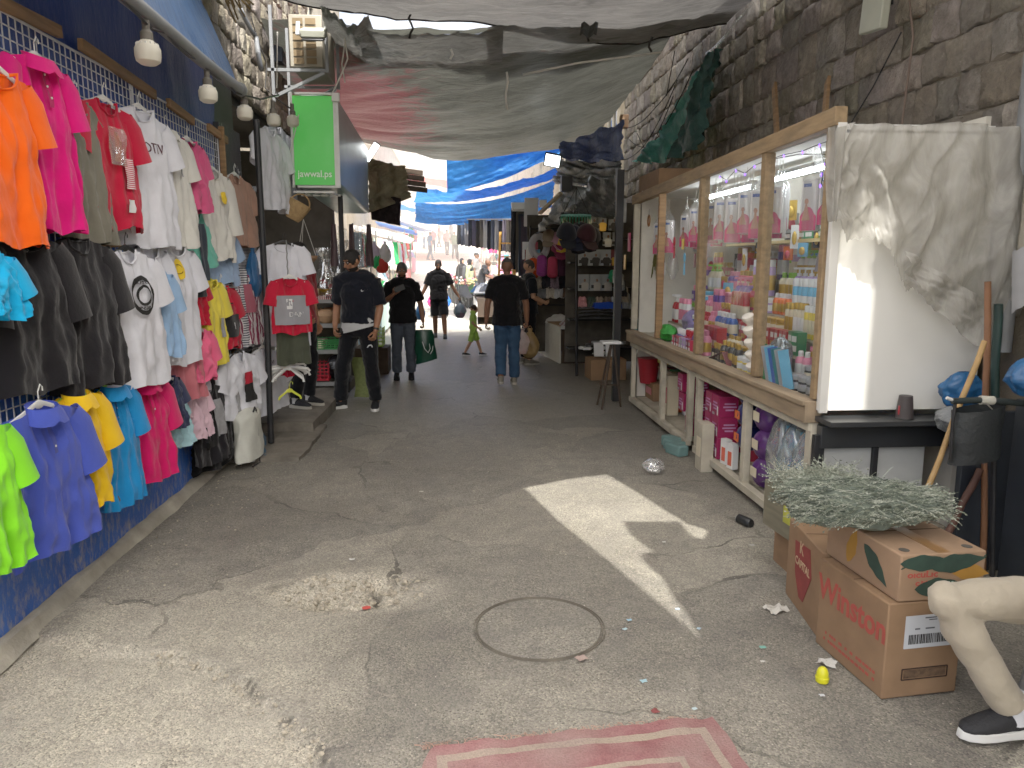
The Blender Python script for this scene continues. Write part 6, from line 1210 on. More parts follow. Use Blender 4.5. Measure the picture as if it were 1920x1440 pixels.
def interp(P, u):
    s = u * (len(P) - 1); i = min(int(s), len(P) - 2); f = s - i; return lerp(P[i][0], P[i + 1][0], f), lerp(P[i][1], P[i + 1][1], f)
m = MB(); Yp = K0 - .075
def plf(u, v):
    a, b = interp(px_top, u), interp(px_bot, u); q0 = GY(a[0], a[1], Yp); q1 = GY(b[0], b[1], Yp); p = lerp(q0, q1, v)
    rag = .035 * nz(u * 60, 2) + .02 * nz(u * 150, 7); p = p + V((0, 0, rag * v * v))
    rid = 1 - abs(2 * fbm(u * 4 + v * 1.5, v * 1.2, 3, 3)); fo = .03 * math.sin(u * 30 + 5 * nz(v * 2, u * 3)) * (1 - .35 * v)
    return p + V((.0, -.055 - .055 * rid * (1 - .3 * v) - fo - .06 * sstep(.35, .6, u) * v * (1 - v) * 4, 0))
m.grid(plf, 150, 60); tag(m.build('plastic_sheet', PM, smooth=180), 'torn milky plastic sheet draped over the white end of the kiosk', 'plastic sheet')
m = MB()
def plf2(u, v):
    a, b = lerp(1690, 1850, u), lerp(470, 470 + 165 * (.35 + .65 * u), v) + 60 * u * (1 - v); p = GY(a, b + 40 * u, Yp - .1); return p + V((0, -.03 - .05 * abs(fbm(u * 4 + v, v * 3, 7, 3)) - .02 * math.sin(u * 18 + v * 5), .02 * nz(u * 40, 3) * v))
m.grid(plf2, 60, 30); tag(m.build('plastic_sheet', PM, smooth=180), 'lower fold of milky plastic gathered in a knot by the broom handles', 'plastic sheet')
m = MB(); m.grid(lambda u, v: GY(lerp(1556, 1572, u) + (1 - v) * 12 * u, lerp(240, 416, v), Yp - .02) + V((-.03 + .01 * math.sin(u * 9), -.04 + .03 * math.sin(u * 12 + v * 3), .02 * nz(u * 9, 1) * v)), 16, 20); tag(m.build('plastic_strip', PM, smooth=180), 'narrow hanging strip of plastic at the kiosk corner', 'plastic sheet')
# cup on the ledge
t = thing('cup', 'dark tapered paper cup upside down on the black ledge', 'cup', (GY(1694, 798, K0 - .12).x, K0 - .12, .816)); m = MB(); m.lathe([(.048, 0), (.048, .006), (.036, .13), (.034, .132)], 24); m.build('cup_body', mat('dark paper cup', '#3a3434', rough=.6, var=.1), t); m = MB(); m.tube([(.050 * math.cos(a), .050 * math.sin(a), .003) for a in [2 * pi * i / 24 for i in range(25)]], .003, 6, False); m.build('rim', BPLA, t); m = MB(); m.box((-.043, -.012, .05), (.004, .01, .05)); m.build('red_mark', pm('red'), t)
m = MB(); m.box((GY(1612, 740, K0 - .1).x, K0 - .075, .86), (.0, .03, .1)); 
# handles, trolley and bags in the dark corner
def stick(a, b, Ya, Yb, r, mt, lab, name='broom_handle'):
    p, q = GY(*a, Ya), GY(*b, Yb); m = MB(); n = 8; m.tube([lerp(p, q, i / n) + V((.004 * math.sin(i * 1.3), 0, 0)) for i in range(n + 1)], [r * (1 + .04 * math.sin(i)) for i in range(n + 1)], 12); tag(m.build(name, mt, smooth=60), lab, 'stick')
stick((1852, 528), (1842, 1100), 3.72, 3.72, .016, mat('reddish wood stick', '#7a5238', rough=.6, var=.2, dirt=.2), 'reddish wooden pole standing upright in the dark corner', 'pole')
stick((1846, 640), (1732, 935), 3.66, 3.50, .014, mat('pale wood stick', '#a88450', rough=.6, var=.2), 'pale broom handle leaning from the pole down to the herbs')
stick((1872, 570), (1862, 800), 3.85, 3.85, .022, mat('dark green pole', '#1e3330', rough=.5, var=.2), 'dark green pole behind the reddish one', 'pole'); stick((1838, 880), (1772, 1010), 3.7, 3.6, .018, mat('brown leg', '#4a2f26', rough=.7), 'short brown leg slanting behind the cartons', 'pole')
tr = thing('hand_cart', 'black folded cart with a padded bar wrapped in tape', 'cart', (0, 0, 0)); Yt = 3.45
m = MB(); m.tube([GY(1785, 752, Yt), GY(1850, 750, Yt), GY(1935, 758, Yt)], .016, 12); m.build('padded_bar', mat('black foam', '#1b2322', rough=.8, var=.15), tr)
m = MB(); m.tube([GY(1838, 750, Yt), GY(1862, 751, Yt)], .022, 12); m.tube([GY(1845, 752, Yt - .01), GY(1868, 775, Yt - .02)], [(.012, .003), (.004, .002)], 6); m.build('tape', mat('dirty white tape', '#b5b2a4', rough=.6, var=.15), tr)
m = MB(); m.tube([GY(1775, 746, Yt), GY(1786, 750, Yt)], .008, 8); m.build('bar_tip', WPLA, tr)
m = MB(); m.tube([GY(1792, 752, Yt), GY(1786, 790, Yt), GY(1782, 860, Yt)], .008, 8); m.tube([GY(1865, 760, Yt + .1), GY(1860, 1080, Yt + .1)], .014, 8); m.build('frame_tube', DSTEEL, tr)
m = MB(); c = GY(1830, 812, Yt + .03)
m.grid(lambda u, v: c + V((.13 * math.cos(2 * pi * u) * (1 + .12 * nz(v * 3, u * 4)), .07 * math.sin(2 * pi * u), .13 - .27 * v + .02 * math.cos(2 * pi * u))) * 1., 22, 10); m.build('hanging_pouch', mat('black nylon', '#1a1e1f', rough=.6, var=.25, bump=.5, bscale=14, spec=.5), tr, smooth=180)
bagblob('plastic_bag', 'blue plastic bag bulging in from the right picture edge', BAGB, GY(1935, 742, 3.4), (.14, .1, .22), 61)
m = MB(); c = GY(1925, 540, 3.3); m.grid(lambda u, v: c + V((-.09 + .25 * u + .03 * v, .02 * math.sin(9 * u), .16 - .28 * v + .12 * u + .02 * nz(u * 9, v * 9))), 14, 14); tag(m.build('cloth', fab('#8f9093', 'grey cloth'), smooth=180), 'grey cloth hanging into view at the right picture edge', 'cloth')
bagblob('plastic_bag', 'grey plastic bag lying behind the cart bar', mat('grey bag plastic', '#73777a', rough=.35, var=.2, bump=.4), GY(1790, 810, 3.75), (.1, .1, .14), 62, tie=False); bagblob('plastic_bag', 'blue rag of plastic wedged behind the pale broom handle', BAGB, GY(1800, 770, 3.9), (.12, .07, .22), 63, tie=False)
m = MB(); m.box((2.92, 3.75, .45), (.4, .04, .9)); m.box((2.9, 3.3, .5), (.03, .6, 1.0)); tag(m.build('dark_board', mat('dark blue grey board', '#20252c', rough=.6, var=.2), bev=.004), 'dark boards stacked in the corner behind the cartons', 'board')
# cartons
def carton(name, lab, loc, d, rz, mt=CARD, holes=False):
    t = thing(name, lab, 'carton', loc, rz); m = MB(); w_, l, h = d; wob = lambda q: .004 * nz(q * 3.3, w_ * 9)
    m.box((0, 0, h / 2), (w_, l, h)); b = m.build('box', mt, t, bev=.006)
    m = MB(); m.box((0, 0, h + .001), (w_ - .012, .004, .0015)); m.build('flap_seam', mat('seam shadow', '#4a3623', rough=.9), t)
    m = MB(); m.box((0, 0, h + .0012), (.055, l - .01, .0012)); m.build('packing_tape', mat('brown tape', '#8a643c', rough=.3, var=.1), t)
    return t
RED = mat('faded red print', '#a5443a', rough=.85, var=.12, scale=20); REDD = mat('dark red print', '#7e2f2c', rough=.85, var=.12, scale=20); GRN = mat('dark leaf print', '#24392f', rough=.8, var=.25, scale=16); OCH = mat('ochre leaf print', '#a5762c', rough=.8, var=.2)
# box whose street side carries the big serif word
c0 = GZ(1652, 1312); c1 = GZ(1536, 1212); c2 = GZ(1752, 1306)
def quadbox(name, lab, a, b, wv, h, mt=CARD, z=0.):
    """a: near street corner, b: far street corner (ground), wv: width away from the street"""
    d = V((b.x - a.x, b.y - a.y, 0)); L = d.length; ang = math.atan2(d.y, d.x) - pi / 2; n = V((d.y, -d.x, 0)).normalized()
    c = (a + b) / 2 + n * wv / 2; return carton(name, lab, (c.x, c.y, z), (wv, L, h), ang, mt), L
W1, L1 = quadbox('carton', 'tan carton with big red lettering down its street side and a white barcode label', c0, c1 + V((0, .04, 0)), .33, .40)
o = text('Winston', .15, RED, W1, basis((-.1665, .0, .275), (0, -1, 0), (0, 0, 1)), 'brand_lettering', .0006, .86, .0035)
R_ = random.Random(9)
for r_ in range(2):
    y = -L1 / 2 + .05
    while y < L1 / 2 - .06: w_ = R_.uniform(.008, .022); q = MB(); q.box((-.1655, y + w_ / 2, .085 - .03 * r_), (.0015, w_, .012)); q.build('faded_mark', RED, W1); y += w_ + R_.choice((.005, .007, .022))
m = MB(); m.box((.02, -L1 / 2 - .0015, .275), (.215, .003, .135)); lb_ = m.build('barcode_label', mat('white paper label', '#c3c8cf', rough=.6, var=.04), W1); m = MB(); R_ = random.Random(3); x = -.07
while x < .11: w_ = R_.choice((.0015, .003, .0045)); m.box((x, -L1 / 2 - .0036, .245), (w_, .001, .04)); x += w_ + R_.choice((.002, .003))
m.build('barcode', INK, lb_)
for z, s_, xs_ in ((.332, .005, ((.0, .05),)), (.323, .004, ((.01, .035),)), (.288, .006, ((-.055, .022), (.0, .04), (.055, .02), (.095, .022)))):
    for x, w_ in xs_: q = MB(); q.box((x + .02, -L1 / 2 - .0036, z), (w_, .001, s_)); q.build('printed_line', mat('grey ink line', '#55585e', rough=.9, var=.5, scale=300), lb_)
m = MB()
for a, b in (((-.085, .12), (.115, .12)), ((-.085, .075), (.115, .075)), ((-.085, .075), (-.085, .12)), ((.115, .075), (.115, .12))): m.bar((a[0], -L1 / 2 - .001, a[1]), (b[0], -L1 / 2 - .001, b[1]), .004, .004)
m.build('printed_frame', mat('brown black ink', '#2c1d16', rough=.9), W1); m = MB(); m.box((.015, -L1 / 2 - .0008, .0975), (.185, .002, .034)); m.build('smudged_print', mat('smudged brown ink', '#54402e', rough=.9, var=.5, scale=40), W1)
# box with the shield
c3 = GZ(1535, 1200); c4 = GZ(1472, 1112)
W2, L2 = quadbox('carton', 'tan carton with a dark red shield mark behind the big lettered carton', c3 + V((.0, .02, 0)), c4, .36, .41)
m = MB(); m.prism([(-.12, .10), (.09, .13), (.125, .0), (.03, -.16), (-.03, -.16), (-.10, -.06)], .0015, basis((-.1815, .0, .235), (0, -1, 0), (0, 0, 1))); sh_ = m.build('shield_mark', REDD, W2)
text('CAPITAL', .055, mat('pale tan ink', '#b99a78', rough=.85), sh_, basis((-.184, .0, .245), (0, -1, 0), (0, 0, 1)), 'brand_lettering', .0006, .95, .001); text('K', .09, mat('pale tan ink', '#b99a78'), sh_, basis((-.184, .02, .325), (0, -1, 0), (0, 0, 1)), 'letter', .0006)
# leaf box on top
W3 = carton('carton', 'tan carton printed with dark green and ochre leaves, on top of the lettered carton', (V(W1.location).x + .055, V(W1.location).y + .02, .404), (.36, .50, .19), W1.rotation_euler[2] - .03, CARD2)
def leaf(poly_len, wd, mt, o, x, y, nm='leaf_print'):
    m = MB(); P = [(poly_len * (t - .5), wd * math.sin(pi * t ** .8) * (1 + .08 * math.sin(t * 20))) for t in [i / 14 for i in range(15)]]; P += [(a, -b) for a, b in reversed(P[1:-1])]; m.prism(P, .0012, basis(o, x, y)); lf = m.build(nm, mt, W3); return lf
yf = -.2505
leaf(.23, .032, GRN, (-.07, yf - .001, .155), (1, 0, -.02), (0, 0, 1)); leaf(.24, .036, GRN, (.06, yf - .0022, .150), (1, 0, .12), (0, 0, 1)); leaf(.23, .04, GRN, (-.0, yf - .001, .05), (1, 0, 0), (0, 0, 1)); leaf(.18, .034, OCH, (.11, yf - .0005, .112), (1, 0, -.18), (0, 0, 1))
for q in ((-.145, .15, -.178, .135), (.115, .056, .15, .062), (.17, .168, .178, .175)): m = MB(); m.bar((q[0], yf - .001, q[1]), (q[2], yf - .001, q[3]), .003, .004); m.build('stem_print', GRN, W3)
text('oıcuLıc', .036, RED, W3, basis((-.085, yf - .0008, .108), (1, 0, 0), (0, 0, 1)), 'red_lettering', .0006, 1.25, .001); text('cɹıɩıɔ', .032, RED, W3, basis((-.072, yf - .0008, .074), (1, 0, 0), (0, 0, 1)), 'red_lettering', .0006, 1.25, .001); text('00', .034, mat('pale green ink', '#7fa08c'), W3, basis((.035, yf - .003, .062), (1, 0, 0), (0, 0, 1)), 'leaf_lettering', .0006, .9)
leaf(.2, .035, GRN, (-.1808, -.1, .09), (0, -1, -.75), (0, -.75, 1)); leaf(.17, .032, OCH, (-.1808, .06, .11), (0, -.3, 1), (0, 1, .3))
for x in (-.135, .135): m = MB(); m.lathe([(.02, .0), (.02, .001)], 16, (x, -.2, .1905), None); m.build('hand_hole', DARK, W3)
# crate at the kiosk corner and the herbs
cr = thing('crate', 'grey wooden crate with a lemon label wedged at the kiosk corner', 'crate', (1.98, 3.74, .24), .1); m = MB(); m.box((0, 0, .13), (.5, .42, .26)); m.build('crate_body', mat('weathered crate board', '#6a6553', rough=.85, var=.2, scale=4, stretch=(1, 1, 8), dirt=.3), cr, bev=.004); m = MB(); m.box((-.252, -.05, .13), (.004, .09, .09)); m.build('lemon_label', mat('lemon label', '#a3a338', rough=.7, var=.2), cr)
m = MB(); m.box((2.0, 3.76, .118), (.4, .4, .23)); tag(m.build('carton', CARD, bev=.004), 'plain tan carton under the grey crate', 'carton')
HERB = mat('dried sage green herb', '#7b8372', rough=.85, var=.35, scale=30, rnd=0.); HERB2 = mat('dark sage herb', '#596257', rough=.85, var=.3, scale=30); HERB3 = mat('pale sage tip', '#a0a595', rough=.85, var=.3, scale=30)
R_ = random.Random(8); m = MB()
ha, hb = GZ(1488, 985, .60), GZ(1745, 985, .61); hd = (hb - ha).normalized(); hn = V((hd.y, -hd.x, 0))
core = MB()
def coref(u, v):
    a = 2 * pi * v; k = (.35 + .65 * math.sin(pi * min(1, .12 + u * .86)) ** .5) * (1 + .25 * fbm(u * 5, math.cos(a) * 2, math.sin(a) * 2)); return lerp(ha, hb, u) + hn * (.17 * k * math.cos(a)) + V((0, 0, .095 + .085 * k * math.sin(a)))
for i in range(4200):
    u = R_.random(); a = R_.uniform(-.35, pi + .35); rr = R_.uniform(.75, 1.06); q0 = coref(u, a / (2 * pi)); cen = lerp(ha, hb, u) + V((0, 0, .095)); p = cen + (q0 - cen) * rr
    dr = (hd * (-1 if R_.random() < .72 else .8) * R_.uniform(.6, 1.) + hn * R_.uniform(-.45, .55) + V((0, 0, R_.uniform(-.4, .25)))).normalized(); ln = R_.uniform(.035, .085); q = p + dr * ln
    if q.z < .6: q.z = .6 + .02 * R_.random()
    m.mi = R_.choice((0, 0, 1, 1, 2)); m.tube([p, lerp(p, q, .5) + V((0, 0, .006)), q], [.0017, .0013, .0008], 3, False)
    for k in range(5):
        t_ = .2 + .2 * k; c = lerp(p, q, t_); lf = V((R_.uniform(-1, 1), R_.uniform(-1, 1), R_.uniform(-1, 1))).normalized(); a = dr.cross(lf).normalized(); l_ = R_.uniform(.008, .016); m.add([c, c + (dr * .6 + a * .5).normalized() * l_ * .6 + lf * .003, c + (dr + a * .5).normalized() * l_, c + (dr - a * .1) * l_ * .6], [(0, 1, 2, 3)])
m.mi = 1; m.grid(coref, 40, 24)
hb_ = m.build('herb_bundle', [HERB, HERB2, HERB3], smooth=0); tag(hb_, 'big bundle of dried grey green herbs lying on the cartons', 'herbs')
m = MB()
for i in range(1100):
    u = R_.random(); v = R_.uniform(-1, 1); p = V((1.72 + .42 * u, 3.66 + .24 * v, .52 + .10 * R_.random() * (1 - v * v))); dr = V((R_.uniform(-1, .4), R_.uniform(-.6, .6), R_.uniform(-.3, .35))).normalized(); q = p + dr * R_.uniform(.05, .12); m.mi = R_.choice((0, 2, 2)); m.tube([p, q], [.0016, .0008], 3, False)
    for k in range(4): c = lerp(p, q, .3 + .22 * k); a = V((R_.uniform(-1, 1), R_.uniform(-1, 1), R_.uniform(-1, 1))).normalized(); l_ = R_.uniform(.008, .015); m.add([c, c + a * l_ * .6 + dr * .004, c + (dr + a).normalized() * l_, c + dr * l_ * .7], [(0, 1, 2, 3)])
tag(m.build('herb_bundle', [HERB, HERB2, HERB3], smooth=0), 'thin spread of pale herb sprigs on the grey crate', 'herbs')
m = MB(); c = GY(1500, 910, 3.85); m.grid(lambda u, v: c + V((.09 * (u - .5), .05 * v, .05 * abs(fbm(u * 7, v * 7, 3)) - .02)), 12, 8); tag(m.build('foil_scrap', mat('crumpled foil', '#a9b2b8'), smooth=0), 'glittering foil scrap among the herb sprigs', 'foil')
# stool under the seated man
def floral():
    t = NT('flower cushion cloth'); tc = t.n('TexCoord').outputs['Object']; v = t.n('TexVoronoi', {'Vector': tc, 'Scale': 11.}); d_ = v.outputs['Distance']; s_ = t.n('SeparateColor', {0: v.outputs['Color']}); n = t.noise(tc, 9, 3)
    c = t.mix(t.math('GREATER_THAN', n, .52), (.10, .12, .17), (.30, .05, .06)); c = t.mix(t.math('LESS_THAN', t.math('ADD', d_, t.math('MULTIPLY', n, .3)), .42), c, t.ramp(s_.outputs[0], [(.3, (.45, .36, .10)), (.6, (.35, .06, .07)), (.8, (.18, .22, .25))])); return t.fin(t.n('BsdfPrincipled', {'Base Color': c, 'Roughness': .9}))
sp_ = wpos(SR, V((0, .46, 0))); st = thing('stool', 'low stool with a flowered cushion under the seated man', 'stool', (sp_.x, sp_.y, 0), -1.45)
m = MB(); m.box((0, 0, .375), (.42, .40, .07)); m.build('cushion', floral(), st, bev=.03); m = MB(); m.box((0, 0, .33), (.38, .36, .02)); m.build('seat_board', DARKW, st)
for a, b in ((-1, -1), (1, -1), (1, 1), (-1, 1)): m = MB(); m.tube([(a * .16, b * .15, .32), (a * .19, b * .18, .0)], .014, 8); m.build('leg', STEEL, st)
# rug
rc = [GZ(700, 1462), GZ(815, 1402), GZ(1330, 1352), GZ(1452, 1450)]
far_l, far_r = GZ(790, 1410), GZ(1335, 1352); u_ = V((far_r.x - far_l.x, far_r.y - far_l.y, 0)); RW = u_.length; u_.normalize(); v_ = V((u_.y, -u_.x, 0))
rg = thing('rug', 'worn red rug with beige border lines at the bottom of the picture', 'rug', (far_l.x, far_l.y, 0), math.atan2(u_.y, u_.x))
def rugf(u, v): x = u * RW + (.05 - .22 * v ** .6) * (1 - u) ** 2 + .03 * v * u; y = -v * .9; return (x + .01 * fbm(v * 5, 1), y + .012 * fbm(u * 7, 3) * (1 - v), .012 + .014 * max(0, fbm(u * 4, v * 4, 2)) + .012 * math.exp(-v * 18) * (0.6 + fbm(u * 9, 2)))
def rug_mat():
    t = NT('worn red rug pile'); tc = t.n('TexCoord').outputs['Object']; sx = t.n('SeparateXYZ', {0: tc}); n = t.noise(tc, 6, 6, .7); f = t.noise(tc, 130, 3, .7)
    x = sx.outputs[0]; y = sx.outputs[1]; dx = t.math('SUBTRACT', RW, x); dm = t.math('MINIMUM', t.math('MINIMUM', x, dx), t.math('MULTIPLY', y, -1.)); dm = t.math('ADD', dm, t.math('MULTIPLY', t.math('SUBTRACT', n, .5), .012))
    def band(a, b): return t.math('MULTIPLY', t.math('GREATER_THAN', dm, a), t.math('LESS_THAN', dm, b))
    c = t.mix(t.ramp(n, [(.3, 0.), (.7, 1.)]), (.25, .10, .10), (.36, .16, .16)); bg_ = (.40, .32, .24)
    for a, b in ((.05, .085), (.19, .215)): c = t.mix(band(a, b), c, bg_)
    c = t.mix(t.ramp(t.noise(tc, 3, 5), [(.42, 0.), (.75, .7)]), c, (.33, .24, .21)); c = t.mix(.5, c, t.ramp(f, [(.3, .55), (.7, 1.25)]), 'MULTIPLY')
    return t.fin(t.n('BsdfPrincipled', {'Base Color': c, 'Roughness': .95, 'Specular IOR Level': .1, 'Normal': t.n('Bump', {'Strength': .8, 'Distance': .01, 'Height': f})}))
m = MB(); m.grid(rugf, 110, 60); m.build('pile', rug_mat(), rg, smooth=180)
m = MB(); R_ = random.Random(2)
for i in range(150): x = R_.random() ** 1.2 * RW * .95; l_ = R_.uniform(.015, .05); a = R_.uniform(-.8, .8); m.tube([(x, -.005, .012), (x + a * l_ * .5, l_ * .5, .014), (x + a * l_ * 1.1 + .01 * R_.uniform(-1, 1), l_, .004)], .0011, 4, False)
m.build('frayed_edge', mat('frayed thread', '#b08a78', rough=.9, var=.3), rg, smooth=0)
# litter
eg = thing('plastic_capsule', 'yellow plastic egg capsule half lying on the street', 'capsule', GZ(1541, 1278)); m = MB(); m.lathe([(.022, 0), (.026, .004), (.026, .022), (.024, .024), (.0235, .04), (.018, .056), (.009, .064), (.002, .066)], 22); m.build('shell', mat('yellow plastic', '#d3cf1f', rough=.35, var=.05), eg); m = MB(); m.lathe([(.0265, .0), (.027, .002), (.027, .006), (.0265, .007)], 22, (0, 0, .016)); m.build('rim', mat('yellow plastic', '#d3cf1f'), eg)
def paper(px, py, s_, col, lab, rz=0., amp=.4, name='paper_scrap'):
    p = GZ(px, py); m = MB(); sd = px * .37
    m.grid(lambda u, v: ((u - .5) * s_ * (1 + .3 * nz(v * 3, sd)), (v - .5) * s_ * .8 * (1 + .3 * nz(u * 3, sd + 4)), .006 + amp * s_ * abs(fbm(u * 2 + sd, v * 2, sd, 2))), 6, 6); o = m.build(name, mat('paper ' + col, col, rough=.8, var=.06), smooth=20, loc=(p.x, p.y, 0.004)); o.rotation_euler[2] = rz; tag(o, lab, 'litter')
paper(1455, 1148, .10, '#b9b5ab', 'crumpled grey white paper on the street before the shield carton', .3); paper(1550, 1248, .07, '#c3c0b8', 'torn white paper beside the yellow capsule', -.6); paper(1180, 1166, .022, '#8fb8cc', 'pale blue scrap beside the manhole cover', .2, .1); paper(1172, 1183, .022, '#a9c4cc', 'second pale blue scrap nearer the manhole rim', .5, .1)
paper(1270, 1145, .02, '#aec3d8', 'pale scrap at the edge of the sun patch', 0, .1); paper(1310, 1182, .02, '#9fb7c4', 'bluish scrap beside the tip of the sun patch', .8, .1); paper(1430, 1217, .028, '#6fae9f', 'round mint green bottle cap on the street', 0, .05, 'bottle_cap'); paper(1430, 1244, .02, '#c9c7bf', 'tiny white scrap below the mint cap', 0, .2); paper(1302, 1333, .02, '#b9cdd2', 'pale scrap above the rug corner', .4, .1); paper(1207, 1281, .025, '#9cc0cc', 'pale blue scrap stuck in a dark stain', .2, .1); paper(1245, 1019, .02, '#c4c2bb', 'white scrap in the shade past the sun patch', 0, .1)
paper(1090, 1238, .045, '#a08a80', 'dirty crushed scrap right below the manhole cover', .4, .2); paper(660, 1052, .03, '#c9c7c0', 'white scrap behind the pothole', .1, .2); paper(687, 1143, .04, '#b5423a', 'red and white wrapper lying in the pothole', .3, .1, 'wrapper'); paper(790, 924, .03, '#b9b5a8', 'white scrap in mid street', 0, .1); paper(1410, 1025, .035, '#a8a69e', 'folded grey scrap in front of the lower cabinet', .3, .1); paper(1228, 1338, .03, '#7a3a38', 'dark red crushed leaf above the rug', .2, .2, 'leaf'); paper(1541, 1308, .02, '#c9cdd0', 'small white scrap in front of the yellow capsule', 0, .2); paper(472, 868, .06, '#c6c8c8', 'white crumpled tissue near the teal rag', .2, .5); paper(520, 822, .06, '#cdccc4', 'white crumpled tissue on the step by the sack', .1, .5); paper(670, 772, .05, '#a8a29a', 'pinkish scrap beneath the standing man', .1, .1)
bagblob('plastic_bag', 'crumpled clear plastic bag lying alone on the street by the kiosk', clear('crumpled clear bag', (.9, .9, .9), .35, .1, .25), GZ(1225, 888), (.085, .08, .13), 71, tie=False)
cn = thing('drink_can', 'empty dark drink can lying under the kiosk', 'can', GZ(1396, 986) + V((0, 0, .033)), -1.2); m = MB(); m.lathe([(.026, -.058), (.032, -.052), (.033, -.045), (.033, .045), (.028, .056), (.026, .058)], 20, m=Matrix.Rotation(pi / 2, 4, 'Y')); m.build('can_body', mat('dark can', '#2a2c2e', rough=.35, metal=.5), cn); m = MB(); m.lathe([(.026, .0), (.027, .002), (.024, .003), (.022, .001)], 20, m=Matrix.Translation((-.0585, 0, 0)) @ Matrix.Rotation(-pi / 2, 4, 'Y')); m.build('can_top', STEEL, cn)
GR = mat('street grit', '#9a917f', rough=.9, var=.5, scale=60); m = MB(); R_ = random.Random(14)
for i in range(900):
    if i < 250: a = R_.random() * 6.3; r_ = R_.random() ** .7; p = V((hole_c.x + .42 * r_ * math.cos(a), hole_c.y + .26 * r_ * math.sin(a), -.012 * (1 - r_)))
    elif i < 520: p = V((-1.88 + R_.random() ** 2 * .5, R_.uniform(2.2, 6.8), .004))
    else: p = V((R_.uniform(-1.8, 2.0), R_.uniform(2.2, 7.5), .002))
    s_ = R_.uniform(.002, .008 if i < 520 else .005); m.ell(p, (s_, s_ * R_.uniform(.6, 1), s_ * .6), 5, 4)
for i in range(70): a = R_.random() * 6.3; r_ = R_.random() ** .6; s_ = R_.uniform(.008, .026); m.ell((hole_c.x + .4 * r_ * math.cos(a), hole_c.y + .24 * r_ * math.sin(a), -.025 * (1 - r_) - .3 * s_), (s_, s_ * R_.uniform(.6, 1), s_ * .7), 6, 4, Matrix.Rotation(R_.random() * 3, 4, 'Z'))
for i in range(160): a = R_.random() * (len(edge) - 2) + 1; q = lerp(edge[int(a)], edge[min(len(edge) - 1, int(a) + 1)], a % 1); s_ = R_.uniform(.003, .013); m.ell((q.x + R_.uniform(-.09, .05), q.y + R_.uniform(-.06, .06), -.012), (s_, s_ * .8, s_ * .7), 6, 4)
tag(m.build('street_grit', GR, smooth=0), 'loose grit and small stones scattered on the street', 'grit', kind='stuff')
# ------------------------------------------------------------------ left middle: sign, air conditioner, pottery shop
SGN = mat('green sign face', '#3f9d3f', rough=.35, var=.05, scale=2, dirt=.12, dcol=(.3, .5, .28), emit=.45)
SGS = mat('blue green sign side', '#7f9a98', rough=.32, var=.3, scale=1.4, spec=.6, dirt=.2, dcol=(.2, .36, .5))  # blue green reflection painted into the side's colour
sg = thing('lightbox_sign', 'green shop lightbox sign with white web address lettering', 'sign', (-1.44, 8.2, 2.47)); sg.rotation_euler = (-.045, 0, 0)
m = MB(); m.box((0, 1.35, .47), (.46, 2.68, .92)); m.build('body', SGS, sg, bev=.04); m = MB(); m.box((-.02, -.006, .47), (.42, .012, .90)); m.build('face', SGN, sg)
ALU = mat('white aluminium trim', '#c9cac7', rough=.4, var=.05, metal=.2, dirt=.2)
m = MB(); m.box((.215, -.012, .47), (.055, .03, .96)); m.box((-.24, -.012, .47), (.025, .03, .96)); m.box((0, -.012, .94), (.4, .03, .022)); m.box((0, -.012, .0), (.4, .03, .022)); m.build('frame', ALU, sg, bev=.002)
m = MB(); m.box((.22, -.035, .90), (.08, .03, .09)); m.build('corner_cap', WPLA, sg, bev=.006)
text('jawwal.ps', .098, mat('white sign lettering', '#e9ece6', rough=.4, var=.01), sg, basis((-.02, -.014, .13), (1, 0, 0), (0, 0, 1)), 'sign_lettering', .001, .94, .0006)
m = MB()
for i in range(5): m.box((-.2 + .09 * i, .1, -.06), (.012, .4, .02))
m.box((-.02, -.1, -.06), (.42, .015, .02)); m.box((-.02, .3, -.06), (.42, .015, .02)); tag(m.build('ladder_frame', ALU), 'small white metal frame fixed beneath the green sign', 'frame'); 
bpy.data.objects['ladder_frame'].location = sg.location
ac = thing('air_conditioner', 'dusty outdoor air conditioner unit on a wall bracket above the sign', 'air conditioner', (-1.53, 8.35, 3.70))
ACM = mat('dusty cream enamel', '#8a8475', rough=.6, var=.1, scale=5, dirt=.35, dcol=(.25, .22, .17))
m = MB(); m.box((0, .42, .26), (.34, .8, .52)); m.build('casing', ACM, ac, bev=.012)
for i in range(2):
    for j in range(6): m = MB(); m.box((-.075 + .13 * i, .012, .06 + .078 * j), (.105, .006, .06)); o = m.build('vent', mat('brown vent mesh', '#6b5a40', rough=.9, var=.2), ac); o.location.y = -.004
for y in (.02, .8): m = MB(); [m.bar(a, b, .03, .03) for a, b in (((-.4, y, -.03), (.2, y, -.03)), ((-.35, y, -.3), (.18, y, -.05)), ((.21, y, -.05), (.21, y, .5)), ((-.35, y, -.35), (-.35, y, .6)))]; m.build('bracket', ZINC, ac)
t = thing('floodlight', 'grey floodlight hanging under the tarpaulin hem above the air conditioner', 'floodlight', GY(588, 62, 8.2)); m = MB(); m.box((0, 0, .0), (.26, .18, .09), Matrix.Rotation(.35, 4, 'X'), ); m.build('housing', mat('pale enamel', '#a3a697'), t, bev=.02); m = MB(); m.box((0, -.06, -.055), (.22, .14, .02), Matrix.Rotation(.35, 4, 'X')); m.build('lens', BPLA, t, bev=.006); m = MB(); m.bar((-.16, 0, -.02), (-.16, .05, .12), .02, .04); m.build('bracket', ZINC, t)
t = thing('meter_box', 'dark blue electric meter box on the sunlit stone', 'meter box', GX(523, 92, -2.14)); m = MB(); m.box((0, 0, 0), (.12, .2, .34)); m.build('case', mat('navy enamel', '#232b3d', rough=.4, var=.15), t, bev=.01); m = MB(); [m.box((.062, 0, -.1 + .05 * k), (.006, .14, .015)) for k in range(5)]; m.build('louvre', DSTEEL, t)
